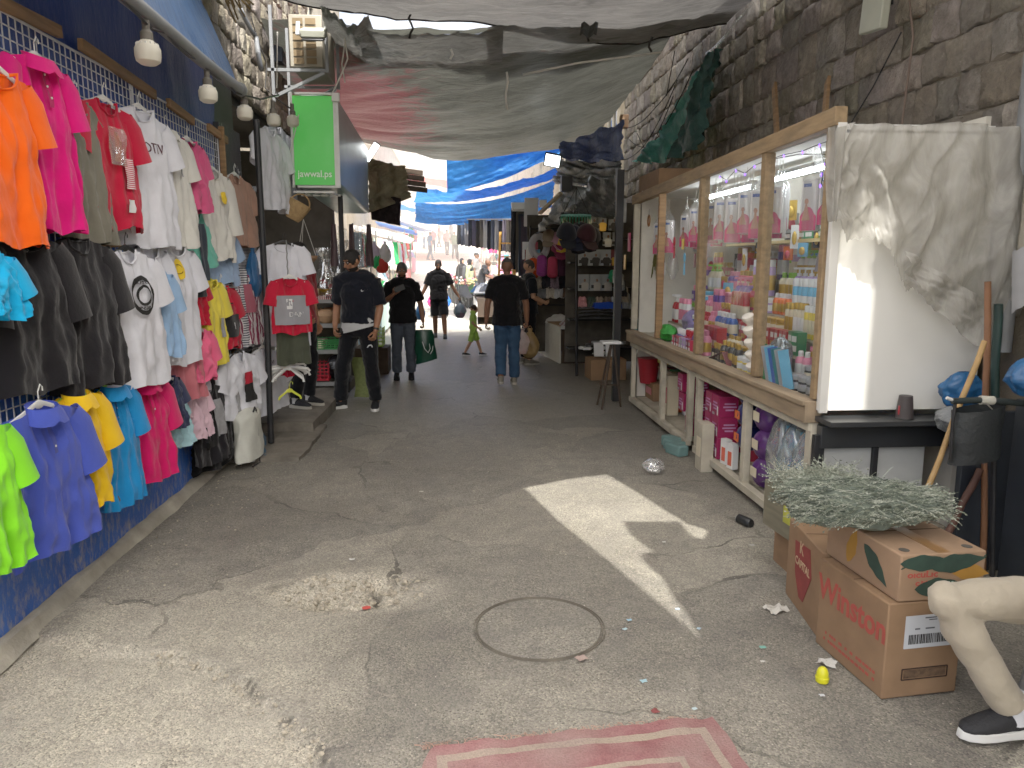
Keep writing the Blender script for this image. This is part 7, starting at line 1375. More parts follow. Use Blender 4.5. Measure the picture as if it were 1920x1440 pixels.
def cab(P, r, lab, mt=None, nm='cable', n=18):
    P = [V(p) for p in P]; out_ = []
    for i in range(len(P) - 1):
        a, b = P[i], P[i + 1]
        for k in range(n): t_ = k / n; out_.append(lerp(a, b, t_) - V((0, 0, .14 * (b - a).length * t_ * (1 - t_))))
    m = MB(); m.tube(out_ + [P[-1]], r, 5); tag(m.build(nm, mt or CORD, smooth=180), lab, nm)
cab([GX(470, 30, -2.1), GX(500, 120, -2.0), GX(497, 165, -1.95), GY(548, 205, 8.1)], .008, 'black cable looping down the stone to the sign'); cab([GX(500, 20, -2.1), GX(530, 60, -2.12), GX(524, 75, -2.12)], .008, 'black cable feeding the meter box')
cab([GY(565, 180, 8.3), GY(600, 178, 8.3), GY(625, 165, 8.4)], .01, 'grey hose drooping under the air conditioner', ZINC); cab([GY(648, 70, 8.3), GY(641, 120, 8.35), GY(647, 155, 8.3)], .007, 'thin pale cord knotted beside the air conditioner', WROPE, 'cord'); cab([GY(600, 176, 8.35), GY(622, 176, 8.4), GY(652, 110, 8.3), GY(645, 60, 8.2)], .008, 'pale cable curving from the air conditioner to the tarpaulin', WROPE); cab([GY(560, 215, 8.15), GY(540, 300, 8.15), GY(547, 385, 8.15)], .006, 'white cord running down beside the sign edge', WROPE, 'cord')
cab([GX(450, 15, -2.12), GX(480, 70, -2.05), GX(490, 130, -1.8)], .025, 'thick grey conduit beside the blue flap', ZINC, 'conduit', 6)
# lit strip lamp past the sign
t = thing('floodlight', 'lit slim floodlight at the far end of the green sign', 'floodlight', GY(697, 285, 11.1)); t.rotation_euler = (.3, .6, .2); m = MB(); m.box((0, .02, 0), (.10, .05, .30)); m.build('housing', ZINC, t, bev=.008); m = MB(); m.box((0, -.008, 0), (.08, .004, .27)); m.build('lit_panel', glow('flood panel', (.95, 1, .98), 12.), t)
# awnings past the shop
quadsheet('tarpaulin', [GY(688, 298, 12.0), GY(757, 312, 12.3), GY(768, 372, 12.3), GY(690, 400, 11.9)], T_KHAKI, 30, 26, (0, 0), .05, 21, fold=(.03, 14), lab='khaki tarpaulin hanging from the awning past the green sign')
quadsheet('cloth', [GY(693, 362, 12.1), GY(752, 372, 12.2), GY(750, 424, 12.2), GY(696, 412, 12.1)], fab('#241f22', 'dark hung cloth'), 20, 18, (0, 0), .04, 22, fold=(.03, 18), lab='dark brown cloth hanging below the khaki tarpaulin', cat='cloth')
for k in range(4): p = GY(742 + 3 * k, 318 + 11 * k, 15.0); m = MB(); m.bar(p, p + V((.5, .3, -.03)), .04, .10, (0, 0, 1)); tag(m.build('plank', DARKW, bev=.003), 'weathered plank of the awning edge, ' + ('top one', 'second from the top', 'third from the top', 'lowest one')[k], 'plank')
# hanging things before the shop
JUTE = mat('jute', '#a08258', rough=.9, var=.2, scale=30, bump=.5, bscale=60); CLAY = mat('pale fired clay', '#b08a68', rough=.8, var=.15, scale=5, bump=.1, dirt=.15); CLAYR = mat('reddish clay', '#a8694a', rough=.8, var=.15, scale=5)
t = thing('hanging_bag', 'tan felt basket bag hanging under the sign', 'bag', GY(556, 395, 8.1)); m = MB(); m.tube([(0, 0, -.10), (0, 0, -.06), (.0, 0, .09)], [(.07, .05), (.09, .07), (.12, .08)], 16, True, ax=(1, 0, 0)); m.build('bag_body', JUTE, t); m = MB(); m.tube([(.10 * math.cos(a), 0, .07 + .11 * math.sin(a)) for a in [pi * i / 12 for i in range(13)]], (.008), 6); m.build('handle', JUTE, t); t.rotation_euler = (0, .5, .3)
t = thing('hanging_bowl', 'shallow clay bowl hanging from three strings', 'bowl', GY(572, 483, 8.6)); m = MB(); m.lathe([(.03, -.06), (.09, -.05), (.13, -.01), (.135, .02), (.125, .02), (.10, -.03)], 22); m.build('bowl', CLAY, t); m = MB(); [m.tube([(.12 * math.cos(a), .12 * math.sin(a), .02), (0, 0, .42)], .003, 4) for a in (0, 2.1, 4.2)]; m.build('string', WROPE, t)
m = MB(); m.tube([(-1.32, 8.95, .15), (-1.32, 8.95, 2.5)], .03, 8); m.box((-2.55, 9.05, 2.52), (2.5, .06, .06)); tag(m.build('shop_post', DSTEEL), 'dark post at the mouth of the pottery shop', 'post')
rk = thing('metal_rack', 'grey metal rack displaying pots at the shop front', 'rack', (-1.78, 9.50, .15)); 
for x in (-.42, .38):
    for y in (-.22, .26): m = MB(); m.box((x, y, .56), (.035, .035, 1.12)); m.build('upright', STEEL, rk)
for z in (.06, .46, .78, 1.08): m = MB(); m.box((-.02, .02, z), (.86, .52, .02)); m.box((-.02, -.245, z - .005), (.86, .02, .05)); m.box((.40, .02, z - .005), (.02, .52, .05)); m.build('shelf', STEEL, rk)
def pot(lab, p, prof, mt, sc_=1., spout=None, name='clay_pot'):
    t = thing(name, lab, 'pot', p, RND.random() * 6); m = MB(); m.lathe([(r * sc_, z * sc_) for r, z in prof], 22); m.build('pot_body', mt, t)
    m = MB()
    if spout == 'handles':
        for s in (-1, 1): m.tube([(s * .07 * sc_, 0, .2 * sc_), (s * .12 * sc_, 0, .19 * sc_), (s * .115 * sc_, 0, .13 * sc_), (s * .09 * sc_, 0, .11 * sc_)], .01 * sc_, 8)
        m.build('handle', mt, t)
    elif spout: m.tube([(.08 * sc_, 0, .08 * sc_), (.13 * sc_, 0, .13 * sc_), (.15 * sc_, 0, .15 * sc_)], [.02 * sc_, .014 * sc_, .012 * sc_], 8); m.build('spout', mt, t)
    return t
JAR = [(.05, 0), (.09, .04), (.115, .12), (.10, .20), (.05, .24), (.045, .27), (.06, .29), (.05, .29)]; POTP = [(.05, 0), (.1, .04), (.115, .09), (.09, .13), (.06, .14), (.065, .155), (.05, .155)]
pot('tall amphora of pale clay at the front corner of the rack', GY(577, 576, 9.30) + V((0, 0, -.02)), JAR, CLAY, 1.25, 'handles', 'clay_jar')
for k, (x, y, z, s_, c, l) in enumerate(((588, 607, 9.35, .95, CLAYR, 'squat clay teapot beside the amphora'), (612, 608, 9.35, 1.1, CLAY, 'round clay cooking pot in the middle of the rack'), (603, 606, 9.55, 1., CLAY, 'round clay pot half hidden behind the cooking pot'), (620, 606, 9.60, 1.1, CLAYR, 'round clay pot at the back right of the rack'), (592, 605, 9.65, .9, CLAY, 'small clay pot at the back left of the rack'))): p = GY(x, y, z); pot(l, (p.x, z, .95), POTP, c, s_, True)
for k in range(6): m = MB(); m.lathe([(.05, 0), (.1, .012), (.105, .02), (.095, .018)], 22); o = m.build('clay_plate', CLAY); p = GY(636, 600, 9.37); o.location = (p.x, 9.37, 0.945 + .022 * k); tag(o, 'shallow clay plate in the stack by the standing man', 'plate', 'stack of clay plates on the rack')
def crate(lab, p, d, mt, rz=0., cat='crate'):
    t = thing('plastic_crate', lab, cat, p, rz); w_, l, h = d
    m = MB(); m.box((0, 0, .01), (w_, l, .02)); m.build('base', mt, t)
    for sx, sy in ((0, -1), (0, 1), (-1, 0), (1, 0)):
        m = MB(); L_ = w_ if sy else l; n = max(4, int(L_ / .05))
        for i in range(n + 1):
            a = -L_ / 2 + L_ * i / n; m.box((a, sy * l / 2, h / 2) if sy else (sx * w_ / 2, a, h / 2), (.01, .008, h) if sy else (.008, .01, h))
        for k in range(5): z = h * (k + .5) / 5; m.box((0, sy * l / 2, z) if sy else (sx * w_ / 2, 0, z), (L_, .006, .012) if sy else (.006, L_, .012))
        m.build('side', mt, t, smooth=0)
    return t
crate('green plastic crate on the middle shelf of the rack', (-1.55, 9.45, .625), (.42, .34, .13), mat('green crate plastic', '#2a7a3a', rough=.4, var=.1)); crate('red plastic crate on the bottom of the rack', (-1.78, 9.37, .25), (.40, .32, .22), mat('red crate plastic', '#a01a28', rough=.4, var=.1)); p = GZ(735, 668); crate('lime green plastic basket standing past the standing man', (p.x - .1, 11.6, .42), (.30, .4, .28), mat('lime crate plastic', '#8fb82c', rough=.4, var=.1)); m = MB(); m.box((p.x - .12, 11.65, .2), (.5, .55, .4)); tag(m.build('low_table', DARKW, bev=.01), 'low dark table carrying the lime basket', 'table')
bagblob('bin_bag', 'black bag on the bottom shelf of the rack', mat('black bag plastic', '#15171c', rough=.3, var=.2, bump=.5, bscale=14, spec=.5), (-1.5, 9.41, .25), (.14, .14, .3), 81, tie=False)
for k, (x, l) in enumerate(((-1.95, 'white box under the top of the rack'), (-1.72, 'white tile stack on the middle rack shelf'))): m = MB(); m.box((x, 9.43, .69), (.16, .3, .11)); tag(m.build('box', pm('cream'), bev=.004), l, 'box')
m = MB(); m.grid(lambda u, v: (-1.30 + .22 * u + .02 * math.sin(v * 5), 9.37 + .05 * v + .02 * math.sin(u * 6), .01 + .50 * v), 10, 14); tag(m.build('mat_roll', mat('olive turf mat', '#6b7442', rough=.95, var=.2, scale=30, bump=.6, bscale=160), smooth=180), 'olive green mat leaning beside the rack behind the standing man', 'mat')
# gift baskets in cellophane and hangings on the upper shelf
for k, (px, py, h_, l, c) in enumerate(((612, 552, .62, 'cellophane wrapped gift basket, tallest, at the left of the upper shelf', 'gold'), (640, 552, .72, 'cellophane wrapped gift basket with red filling in the middle of the upper shelf', 'rose'), (668, 552, .6, 'cellophane wrapped gift basket behind the head of the standing man', 'amber'))):
    p = GY(px, py, 9.50 + .1 * k); t = thing('gift_basket', l, 'gift basket', (p.x, p.y, 1.245)); m = MB(); m.lathe([(.08, 0), (.12, .1), (.125, .12), (.11, .12)], 18); m.build('basket', pm(c), t); m = MB(); [m.ell((.06 * math.cos(a * 2.1), .06 * math.sin(a * 2.1), .14 + .03 * (a % 3)), .045, 8, 6) for a in range(6)]; m.build('filling', pm(['red', 'gold', 'maroon'][k]), t)
    m = MB(); m.grid(lambda u, v: ((.13 - .11 * v ** 1.5 + (.09 * sstep(.72, 1, v))) * math.cos(2 * pi * u) * (1 + .2 * nz(u * 9, v * 4, k)), (.13 - .11 * v ** 1.5 + .09 * sstep(.72, 1, v)) * math.sin(2 * pi * u) * (1 + .2 * nz(u * 9 + 3, v * 4, k)), h_ * v), 30, 18); m.build('cellophane', clear('crisp cellophane', (.95, .95, .96), .14, .05, .3), t, smooth=0)
for k in range(7): m = MB(); p = GY(625 + 11 * k, 420 + 4 * (k % 3), 9.3); m.grid(lambda u, v: (p.x + .05 * (u - .5) * (1 + v), p.y + .02 * math.sin(u * 8 + k), p.z - .5 * v), 6, 10); tag(m.build('hanging_wrap', clear('crisp cellophane', (.95, .95, .96)) if k % 3 else mat('dark red ribbon wrap', '#4a3a3c', rough=.4, var=.3)), 'strip of glittering wrap hanging in the dark shop', 'wrap', 'glittering wraps hanging in the shop mouth')
for k in range(8): m = MB(); m.box((0, 0, .02), (.2, .14, .04)); o = m.build('soft_pack', mat('red striped pack', '#8a3340', rough=.35, var=.2, stripes=(0, 40, (.6, .55, .5), .4))); p = GY(612 + 17 * (k % 4), 552, 9.35); o.location = (p.x, 9.30 + .16 * (k // 4), 1.245 + .02 * (k % 2)); tag(o, 'flat red striped pack lying along the upper rack shelf', 'pack', 'red striped packs on the upper shelf')
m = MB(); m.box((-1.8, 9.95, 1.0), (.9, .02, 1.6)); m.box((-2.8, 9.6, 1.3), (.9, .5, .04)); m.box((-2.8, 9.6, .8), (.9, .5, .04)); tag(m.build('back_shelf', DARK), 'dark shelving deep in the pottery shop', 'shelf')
# ------------------------------------------------------------------ right middle: clothing and underwear stall
m = MB(); m.box((1.94, 8.95, 1.38), (.085, .085, 2.76)); tag(m.build('post', DSTEEL, bev=.004), 'thick black post between the kiosk and the clothing stall', 'post')
m = MB(); m.tube([(1.79, 11.0, 0), (1.76, 11.0, 1.95)], .022, 8); tag(m.build('post', DSTEEL), 'thin black post in front of the poster rack', 'post')
m = MB(); p = GY(1170, 395, 9.0); m.box((p.x, 9.0, p.z), (.05, .04, .28)); tag(m.build('notice_frame', STEEL), 'small framed notice on the dark strip past the kiosk', 'frame')
cab([GY(1192, 380, 8.9), GY(1186, 560, 8.9), GY(1180, 640, 8.9)], .006, 'thin black cord hanging before the far kiosk end', CORD, 'cord')
BK = thing('display_rack', 'dark display rack facing the street with shelves for boxed underwear', 'rack', (2.35, 11.75, 0))
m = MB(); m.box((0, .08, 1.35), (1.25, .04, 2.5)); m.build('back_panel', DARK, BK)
for z in (.35, .8, 1.28, 1.68, 2.05): m = MB(); m.box((0, -.08, z), (1.2, .3, .025)); m.build('shelf', DSTEEL, BK)
PB = mat('poster grey', '#8f9596', rough=.4, var=.15, scale=3); PSK = mat('poster skin', '#7d5a48', rough=.5, var=.1); PBK = mat('poster black', '#1a1c22', rough=.4, var=.1)
def poster(px, py, w_, h_, lab, shirt, Y=11.5, seedc=None):
    p = GY(px, py, Y); t = thing('boxed_underwear', lab, 'box', (p.x, Y, p.z), 0, 'boxed underwear with a model picture'); m = MB(); m.box((0, .03, 0), (w_, .06, h_)); m.build('box', seedc or PB, t)
    m = MB(); m.prism([(-.045, -.10), (.045, -.10), (.06, .0), (.035, .025), (-.035, .025), (-.06, .0)], .002, basis((.02, -.001, -.02), (1, 0, 0), (0, 0, 1))); m.build('printed_torso', shirt, t); m = MB(); m.ell((.02, -.002, .035), (.018, .003, .024), 10, 7); m.build('printed_head', PSK, t); m = MB(); m.box((-.05, -.002, -.06), (.04, .003, .05)); m.build('printed_badge', PBK, t)
for i, px in enumerate((1094, 1115, 1135)): poster(px, 483, .175, .24, 'grey box showing a man in a dark vest, ' + ('left one of the eye level row', 'middle one of the eye level row', 'right one of the eye level row')[i], PBK)
poster(1151, 483, .10, .24, 'narrow box showing a man in yellow at the end of the eye level row', pm('gold'), seedc=pm('maroon'))
for i, px in enumerate((1094, 1117, 1137)): poster(px, 530, .18, .25, 'grey box showing a man in dark shorts, ' + ('left one of the lower row', 'middle one of the lower row', 'right one of the lower row')[i], mat('poster pale', '#a9a39a', rough=.5))
for i, px in enumerate((1112, 1128, 1150)): poster(px, 418, .15, .22, 'box with model picture on the upper shelf, ' + ('left', 'middle', 'right')[i] + ' one', (PBK, pm('gold'), PBK)[i])
for i, px in enumerate((1138, 1156)): poster(px, 448, .12, .2, 'pale box behind the hanging caps, ' + ('nearer the caps', 'beside the thick post')[i], pm('silver'))
for i, (px, c) in enumerate(((1092, '#c98a8e'), (1110, '#3d4a44'), (1124, '#8f7f70'), (1140, '#6e6257'), (1152, '#9aa0a6'))): facing('tank', ('pale pink', 'dark green', 'tan', 'brown', 'grey')[i] + ' small top hanging under the lower row of boxes', fab(c), px, 555, .13, .17, 11.4, 80 + i, rz=-1.5, parts=False)
facing('tee', 'green lettered small tee hanging beside the boxes', fab('#2f8f62'), 1152, 505, .16, .2, 11.35, 88, rz=-1.5, parts=False)
for i in range(5): facing('tank', ('white', 'grey', 'dark', 'beige', 'silver')[i] + ' small vest hung by the thick post', fab(('#b9bcbe', '#7d8286', '#2f3236', '#a59a88', '#8e9498')[i]), 1158 + 4 * i, 500 + 12 * i, .14, .24, 10.6 + .2 * i, 90 + i, rz=-1.2, parts=False)
# folded stock, blue cloth, carton
for k in range(4): m = MB(); m.grid(lambda u, v: (2.0 + .62 * (u - .5) + .1, 11.25 + .3 * (v - .5), .84 + .05 * k + .02 * fbm(u * 5, v * 5, k) + .02 * math.sin(pi * u)), 16, 8); tag(m.build('folded_cloth', fab(('#17181c', '#22242a', '#2b2d33', '#14151a')[k]), smooth=180), ('black', 'charcoal', 'slate', 'jet black')[k] + ' folded garments on the waist high shelf', 'clothes')
m = MB(); m.grid(lambda u, v: (2.27 + .42 * (u - .5), 11.1 - .03 * math.sin(pi * v) + .2 * v, 1.0 + .10 * math.sin(pi * v) * (1 - .3 * abs(u - .5)) + .01 * nz(u * 6, v * 6)), 14, 12); tag(m.build('folded_cloth', fab('#1d3d9a', 'royal blue cloth'), smooth=180), 'royal blue folded cloth on the clothing stall', 'cloth')
for k in range(9): m = MB(); m.box((0, 0, .02), (.12, .2, .04)); o = m.build('packed_socks', pm(('white', 'black', 'silver')[k % 3]), bev=.012); o.location = (1.95 + .10 * (k % 6), 11.15 + .05 * (k // 6), .83 - .45 + .04 * (k % 3)); o.rotation_euler[2] = .2 * k; tag(o, ('white', 'black', 'silver')[k % 3] + ' packed socks on the low shelf above the carton', 'socks', ('white', 'black', 'silver')[k % 3] + ' packed socks on the low shelf')
q = carton('carton', 'brown carton on the ground before the underwear rack', (GZ(1128, 704).x, 10.75, 0), (.52, .42, .30), .05); text('S-2XL', .07, mat('brown black ink', '#2c1d16'), q, basis((.08, -.2115, .2), (1, 0, 0), (0, 0, 1)), 'faint_lettering', .0005)
m = MB(); m.grid(lambda u, v: (2.02 + .3 * u, 10.8 + .25 * v, .33 + .06 * abs(fbm(u * 5, v * 5, 2))), 8, 8); tag(m.build('paper_heap', SACK, smooth=30), 'crumpled packing paper on top of the brown carton', 'paper')
for k in range(2): m = MB(); m.box((0, 0, .1), (.14, .02, .2)); o = m.build('price_board', pm('white')); o.location = (2.05 + .17 * k, 10.62, .34); o.rotation_euler = (-.2, 0, .1); tag(o, 'small white board with marks standing on the carton, ' + ('left', 'right')[k] + ' one', 'board')
# tripod stand and stool
t = thing('tripod_stand', 'dark wooden tripod leaning by the thick post', 'tripod', (GZ(1152, 770).x, 8.55, 0)); m = MB()
for a in (0, 2.1, 4.2): m = MB(); m.tube([(.02 * math.cos(a), .02 * math.sin(a), .75), (.17 * math.cos(a) - .05, .17 * math.sin(a), 0)], .013, 8); m.build('leg', DARKW, t)
m = MB(); m.bar((-.15, 0, .28), (.1, 0, .26), .015, .02); m.build('brace', DARKW, t); m = MB(); m.box((-.02, 0, .77), (.22, .2, .03)); m.build('seat', pm('white'), t, bev=.01)
# white fronted table with cloth
a, b = GZ(1050, 684), GZ(1008, 661); tb = thing('stall_table', 'stall table with a white board front and brown side', 'table', (a.x, a.y, 0)); d_ = (b - a); n_ = V((d_.y, -d_.x, 0)).normalized()
m = MB(); m.bar(V((0, 0, .33)), d_ + V((0, 0, .33)), .02, .62, (0, 0, 1)); m.build('front_board', mat('off white board', '#c3bfb2', rough=.6, var=.05, dirt=.2), tb)
m = MB(); m.bar(V((.02, .02, .32)), n_ * .55 + V((0, .02, .32)), .02, .6, (0, 0, 1)); m.build('side_board', DARKW, tb); m = MB(); m.bar(n_ * .27 + V((0, 0, .64)), n_ * .27 + d_ + V((0, 0, .64)), .56, .03, (0, 0, 1)); m.build('table_top', WOOD, tb)
def heap(lab, c, d, mt, seed, nm='cloth_heap'):
    m = MB(); m.grid(lambda u, v: V(c) + V((d[0] * (u - .5), d[1] * (v - .5), d[2] * math.sin(pi * u) * max(0., math.sin(pi * v)) ** .7 * (1 + .5 * fbm(u * 4, v * 4, seed)) - .25 * d[2] * (1 if min(u, v, 1 - u, 1 - v) < .02 else 0))), 20, 18); tag(m.build(nm, mt, smooth=180), lab, 'clothes')
tc_ = a + d_ * .5 + n_ * .25
def flor(nm, c1, c2):
    t = NT(nm); tc = t.n('TexCoord').outputs['Object']; return t.fin(t.n('BsdfPrincipled', {'Base Color': t.mix(t.math('GREATER_THAN', t.noise(tc, 16, 3), .55), c1, c2), 'Roughness': .9}))
heap('patterned pale cloth heaped at the near corner of the white fronted table', a + n_ * .22 + V((.05, .05, .66)), (.55, .5, .2), flor('patterned pale cloth', (.45, .47, .46), (.25, .12, .14)), 3); heap('pile of folded white garments farther on the white fronted table', tc_ + d_ * .2 + V((0, 0, .66)), (.5, .7, .14), C_CR, 5)
for k in range(5): m = MB(); m.tube([tc_ + d_ * .3 + V((-.2 + .08 * k, 0, .78)), tc_ + d_ * .3 + V((-.15 + .08 * k, .12, .84)), tc_ + d_ * .3 + V((-.05 + .08 * k, .2, .8))], .012, 6); tag(m.build('hanger_pack', WPLA), 'white curved hanger lying on the garment pile', 'hanger', 'white hangers lying on the garment pile')
# hats, bags and toys hanging above the table
def hat(px, py, Y, col, lab, sc_=1.):
    t = thing('cap', lab, 'cap', GY(px, py, Y), RND.uniform(-.6, .6)); m = MB(); m.grid(lambda u, v: (.09 * math.cos(v * pi / 2) * math.cos(2 * pi * u), .1 * math.cos(v * pi / 2) * math.sin(2 * pi * u), .12 * math.sin(v * pi / 2)), 18, 7); m.build('crown', fab(col), t, smooth=60); m = MB(); m.prism([(-.075, -.06), (.075, -.06), (.06, -.15), (0, -.17), (-.06, -.15)], .008, Matrix.Rotation(.3, 4, 'X')); m.build('brim', fab(col), t); t.scale = (sc_,) * 3; t.rotation_euler[0] = .5
for k, (px, py, c, l) in enumerate(((1062, 442, '#14161c', 'black'), (1074, 446, '#191c2b', 'navy'), (1086, 440, '#141418', 'jet black'), (1098, 444, '#2a1418', 'dark maroon'), (1108, 448, '#1a1a1e', 'charcoal'), (1080, 452, '#10121a', 'deep blue'))): hat(px, py, 9.6 + .12 * (k % 3), c, l + ' cap in the bunch hanging under the green hoop', 1.45)
t = thing('hanging_hoop', 'green fringed hoop hanging from strings with the caps below it', 'hoop', GY(1080, 404, 9.7)); m = MB(); m.tube([(.19 * math.cos(a_), .12 * math.sin(a_), 0) for a_ in [2 * pi * i / 24 for i in range(25)]], .012, 6); m.build('ring', mat('teal plastic ring', '#5f8f84', rough=.4), t); m = MB(); [m.tube([(.19 * math.cos(a_), .12 * math.sin(a_), 0), (.195 * math.cos(a_), .125 * math.sin(a_), -.05 - .03 * (i % 3))], .006, 4) for i, a_ in enumerate([2 * pi * i / 30 for i in range(30)])]; m.build('fringe', mat('green tinsel', '#1f6a52', rough=.3, var=.3), t); m = MB(); [m.tube([(.18 * math.cos(a_), .11 * math.sin(a_), 0), (.0, 0, .35)], .004, 4) for a_ in (0, 1.6, 3.1, 4.7)]; m.build('string', CORD, t)
for k, (px, py, c, l) in enumerate(((1040, 452, '#b98a9a', 'pale pink and grey'), (1050, 456, '#c9a93a', 'mustard'), (1030, 446, '#8a7a68', 'tan'), (1046, 470, '#7d2f4a', 'plum'))): hat(px, py, 12.6, c, l + ' cap on the rack beyond the table', 1.3)
t = thing('neck_pillow', 'grey ring shaped pillow hanging on the stall rack', 'pillow', GY(1011, 462, 12.8)); m = MB(); m.tube([(.13 * math.cos(a_), 0, .17 * math.sin(a_)) for a_ in [2 * pi * i / 24 for i in range(25)]], .06, 10); m.build('ring', mat('grey plush', '#a9a8ab', rough=.9, var=.15, bump=.3), t); m = MB(); m.tube([(0, 0, .16), (0, 0, .34)], .006, 5); m.build('strap', CORD, t)
for k, (px, py, c, l) in enumerate(((1016, 495, '#8a3a7c', 'purple'), (1036, 498, '#b5405a', 'rose'), (1000, 500, '#c9502c', 'orange'), (1052, 500, '#4a2b3f', 'dark plum'), (995, 478, '#d9d6d0', 'white'), (1064, 480, '#5b2b44', 'maroon'), (1066, 520, '#7a2f3f', 'dark red'))):
    p = GY(px, py, 12.5 + .1 * k); t = thing('backpack', lab := l + ' small backpack hanging on the stall rack', 'backpack', p); m = MB(); m.limb([(0, 0, -.15), (0, 0, .1)], [(.09, .06), (.08, .05)], 12, ax=(1, 0, 0)); m.build('bag_body', fab(c), t); m = MB(); m.limb([(0, -.06, -.12), (0, -.06, -.02)], [(.06, .025), (.055, .02)], 10, ax=(1, 0, 0)); m.build('pocket', fab(c), t); m = MB(); m.tube([(-.03, 0, .12), (0, 0, .18), (.03, 0, .12)], .006, 5); m.build('strap', CORD, t)
for k in range(9): facing('tank', ('beige', 'grey', 'dark', 'cream', 'mauve', 'white', 'black', 'brown', 'silver')[k] + ' little top in the row over the white fronted table', fab(('#a39a8a', '#77797c', '#2a2b30', '#b9b0a0', '#7a6a74', '#b5b6b8', '#1c1d22', '#5d4c40', '#8d9298')[k]), 1008 + 8 * k, 516 + (k % 2) * 18, .17, .22, 12.7, 100 + k, rz=-1.3, parts=False)
rk2 = thing('hanging_rack', 'dark pipe rack carrying the bags and small tops', 'rack', (1.7, 13.0, 0)); m = MB(); [m.tube([(x, 0, 0), (x, 0, 2.3)], .018, 8) for x in (-.42, .5)]; m.build('upright', DSTEEL, rk2)
for z in (.95, 1.3, 1.75, 2.25): m = MB(); m.tube([(-.42, -.03, z), (.5, -.03, z)], .014, 8); m.build('rail', DSTEEL, rk2)
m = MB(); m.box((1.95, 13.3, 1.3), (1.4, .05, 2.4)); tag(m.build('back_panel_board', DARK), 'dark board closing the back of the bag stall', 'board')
for k in range(5): m = MB(); m.box((0, 0, 0), (.16, .02, .3)); o = m.build('bag_card', pm(('white', 'red', 'lime', 'rose', 'sky blue')[k]), bev=.004); o.location = GY(988 + 4 * k, 470 + 14 * (k % 3), 13.2); tag(o, ('white', 'red', 'lime', 'rose', 'sky blue')[k] + ' flat toy pack on the left edge of the bag stall', 'pack')
# black awnings
quadsheet('tarpaulin', [GY(1000, 438, 12.5), GY(1075, 392, 10.8), GY(1158, 330, 10.4), GY(1060, 350, 13)], T_BLACK, 36, 30, (.05, .05), .05, 31, fold=(.02, 18), lab='black tarpaulin awning over the cap bunch')
quadsheet('tarpaulin', [GY(1075, 400, 10.4), GY(1158, 405, 9.6), GY(1166, 330, 9.4), GY(1110, 335, 10.6)], T_BLACK, 30, 30, (.05, .05), .05, 32, fold=(.02, 14), lab='shiny black tarpaulin gathered against the thick post')
quadsheet('tarpaulin', [GY(1050, 300, 13.5), GY(1172, 300, 10.5), GY(1172, 225, 10.8), GY(1052, 268, 14.5)], T_BLUED, 30, 24, (.05, .05), .04, 33, fold=(.03, 20), lab='navy tarpaulin curtain high above the black awnings')
quadsheet('tarpaulin', [GY(1040, 345, 14), GY(1168, 345, 10.9), GY(1170, 296, 11.2), GY(1046, 300, 14.5)], T_BLACK, 30, 20, (.05, .05), .06, 34, lab='dark sheeting between the navy curtain and the awnings')
m = MB(); a_, b_ = GY(1012, 400, 11.6), GY(1052, 362, 11.2); m.bar(a_, b_, .06, .04, (0, 0, 1)); tag(m.build('plank', mat('pale plank', '#b5a488', rough=.7, var=.1)), 'pale plank slanting along the awning edge', 'plank')
for l, px, py, Y, d, mt, rx in (('white crumpled board hanging at the awning end', 996, 398, 13.6, (.25, .03, .5), pm('white'), .2), ('pale lamp panel under the blue tarpaulin', 975, 388, 14.5, (.32, .3, .05), pm('white'), .5), ('small dark speaker box under the awning', 1062, 345, 12.5, (.18, .16, .24), BPLA, 0), ('small white box under the dark sheeting', 1018, 382, 13, (.12, .1, .12), pm('white'), 0)):
    m = MB(); m.box((0, 0, 0), d, Matrix.Rotation(rx, 4, 'X')); o = m.build('panel', mt, bev=.006); o.location = GY(px, py, Y); tag(o, l, 'panel')
t = thing('floodlight', 'lit square floodlight above the right hand stalls', 'floodlight', GY(1036, 301, 12.0)); t.rotation_euler = (.35, .2, -.2); m = MB(); m.box((0, .03, 0), (.27, .06, .21)); m.build('housing', BPLA, t, bev=.008); m = MB(); m.box((0, -.004, 0), (.225, .006, .17)); m.build('lit_panel', glow('flood panel 2', (.93, 1, 1.), 6.), t); m = MB(); m.ell((0, -.008, 0), (.05, .004, .04), 12, 6); m.build('led', glow('flood led', (.95, 1, 1.), 12.), t)
# green netting, cables and box against the stone
quadsheet('netting', [GX(1190, 305, 2.75), GX(1262, 300, 2.7), GX(1340, 95, 2.95), GX(1285, 190, 3.0)], T_NET, 30, 30, (.02, .02), .05, 41, fold=(.02, 14), lab='sea green netting sheet hanging against the stone wall', cat='netting')
quadsheet('netting', [GX(1258, 300, 2.68), GX(1308, 280, 2.7), GX(1352, 90, 2.95), GX(1335, 100, 2.95)], tarp_mat('dark green tarpaulin', (.03, .08, .07), .1), 20, 24, (.02, .02), .05, 42, fold=(.03, 10), lab='dark green tarpaulin strip beside the sea green netting', cat='netting')
m = MB(); p = GX(1170, 228, 2.7); m.box((0, 0, 0), (.12, .14, .2)); o = m.build('junction_box', CARD2, bev=.006); o.location = p; tag(o, 'small brown box hanging before the stone wall', 'box')
for k, P in enumerate((((1180, 262), (1220, 275), (1300, 130)), ((1175, 240), (1230, 200), (1290, 110)), ((1165, 300), (1210, 270), (1270, 150)), ((1195, 250), (1215, 285), (1262, 180)), ((1265, 95), (1255, 150), (1250, 180)))): cab([GX(x, y, 2.85) for x, y in P], .007, ('lowest', 'slanting', 'long', 'looped', 'short')[k] + ' black cable slung across the stone by the netting')
cab([GX(1410, 5, 3.0), GX(1380, 40, 3.0), GX(1345, 85, 3.0), GX(1325, 100, 3.0)], .02, 'shiny twisted plastic rope along the top of the stone wall', FILM, 'rope')
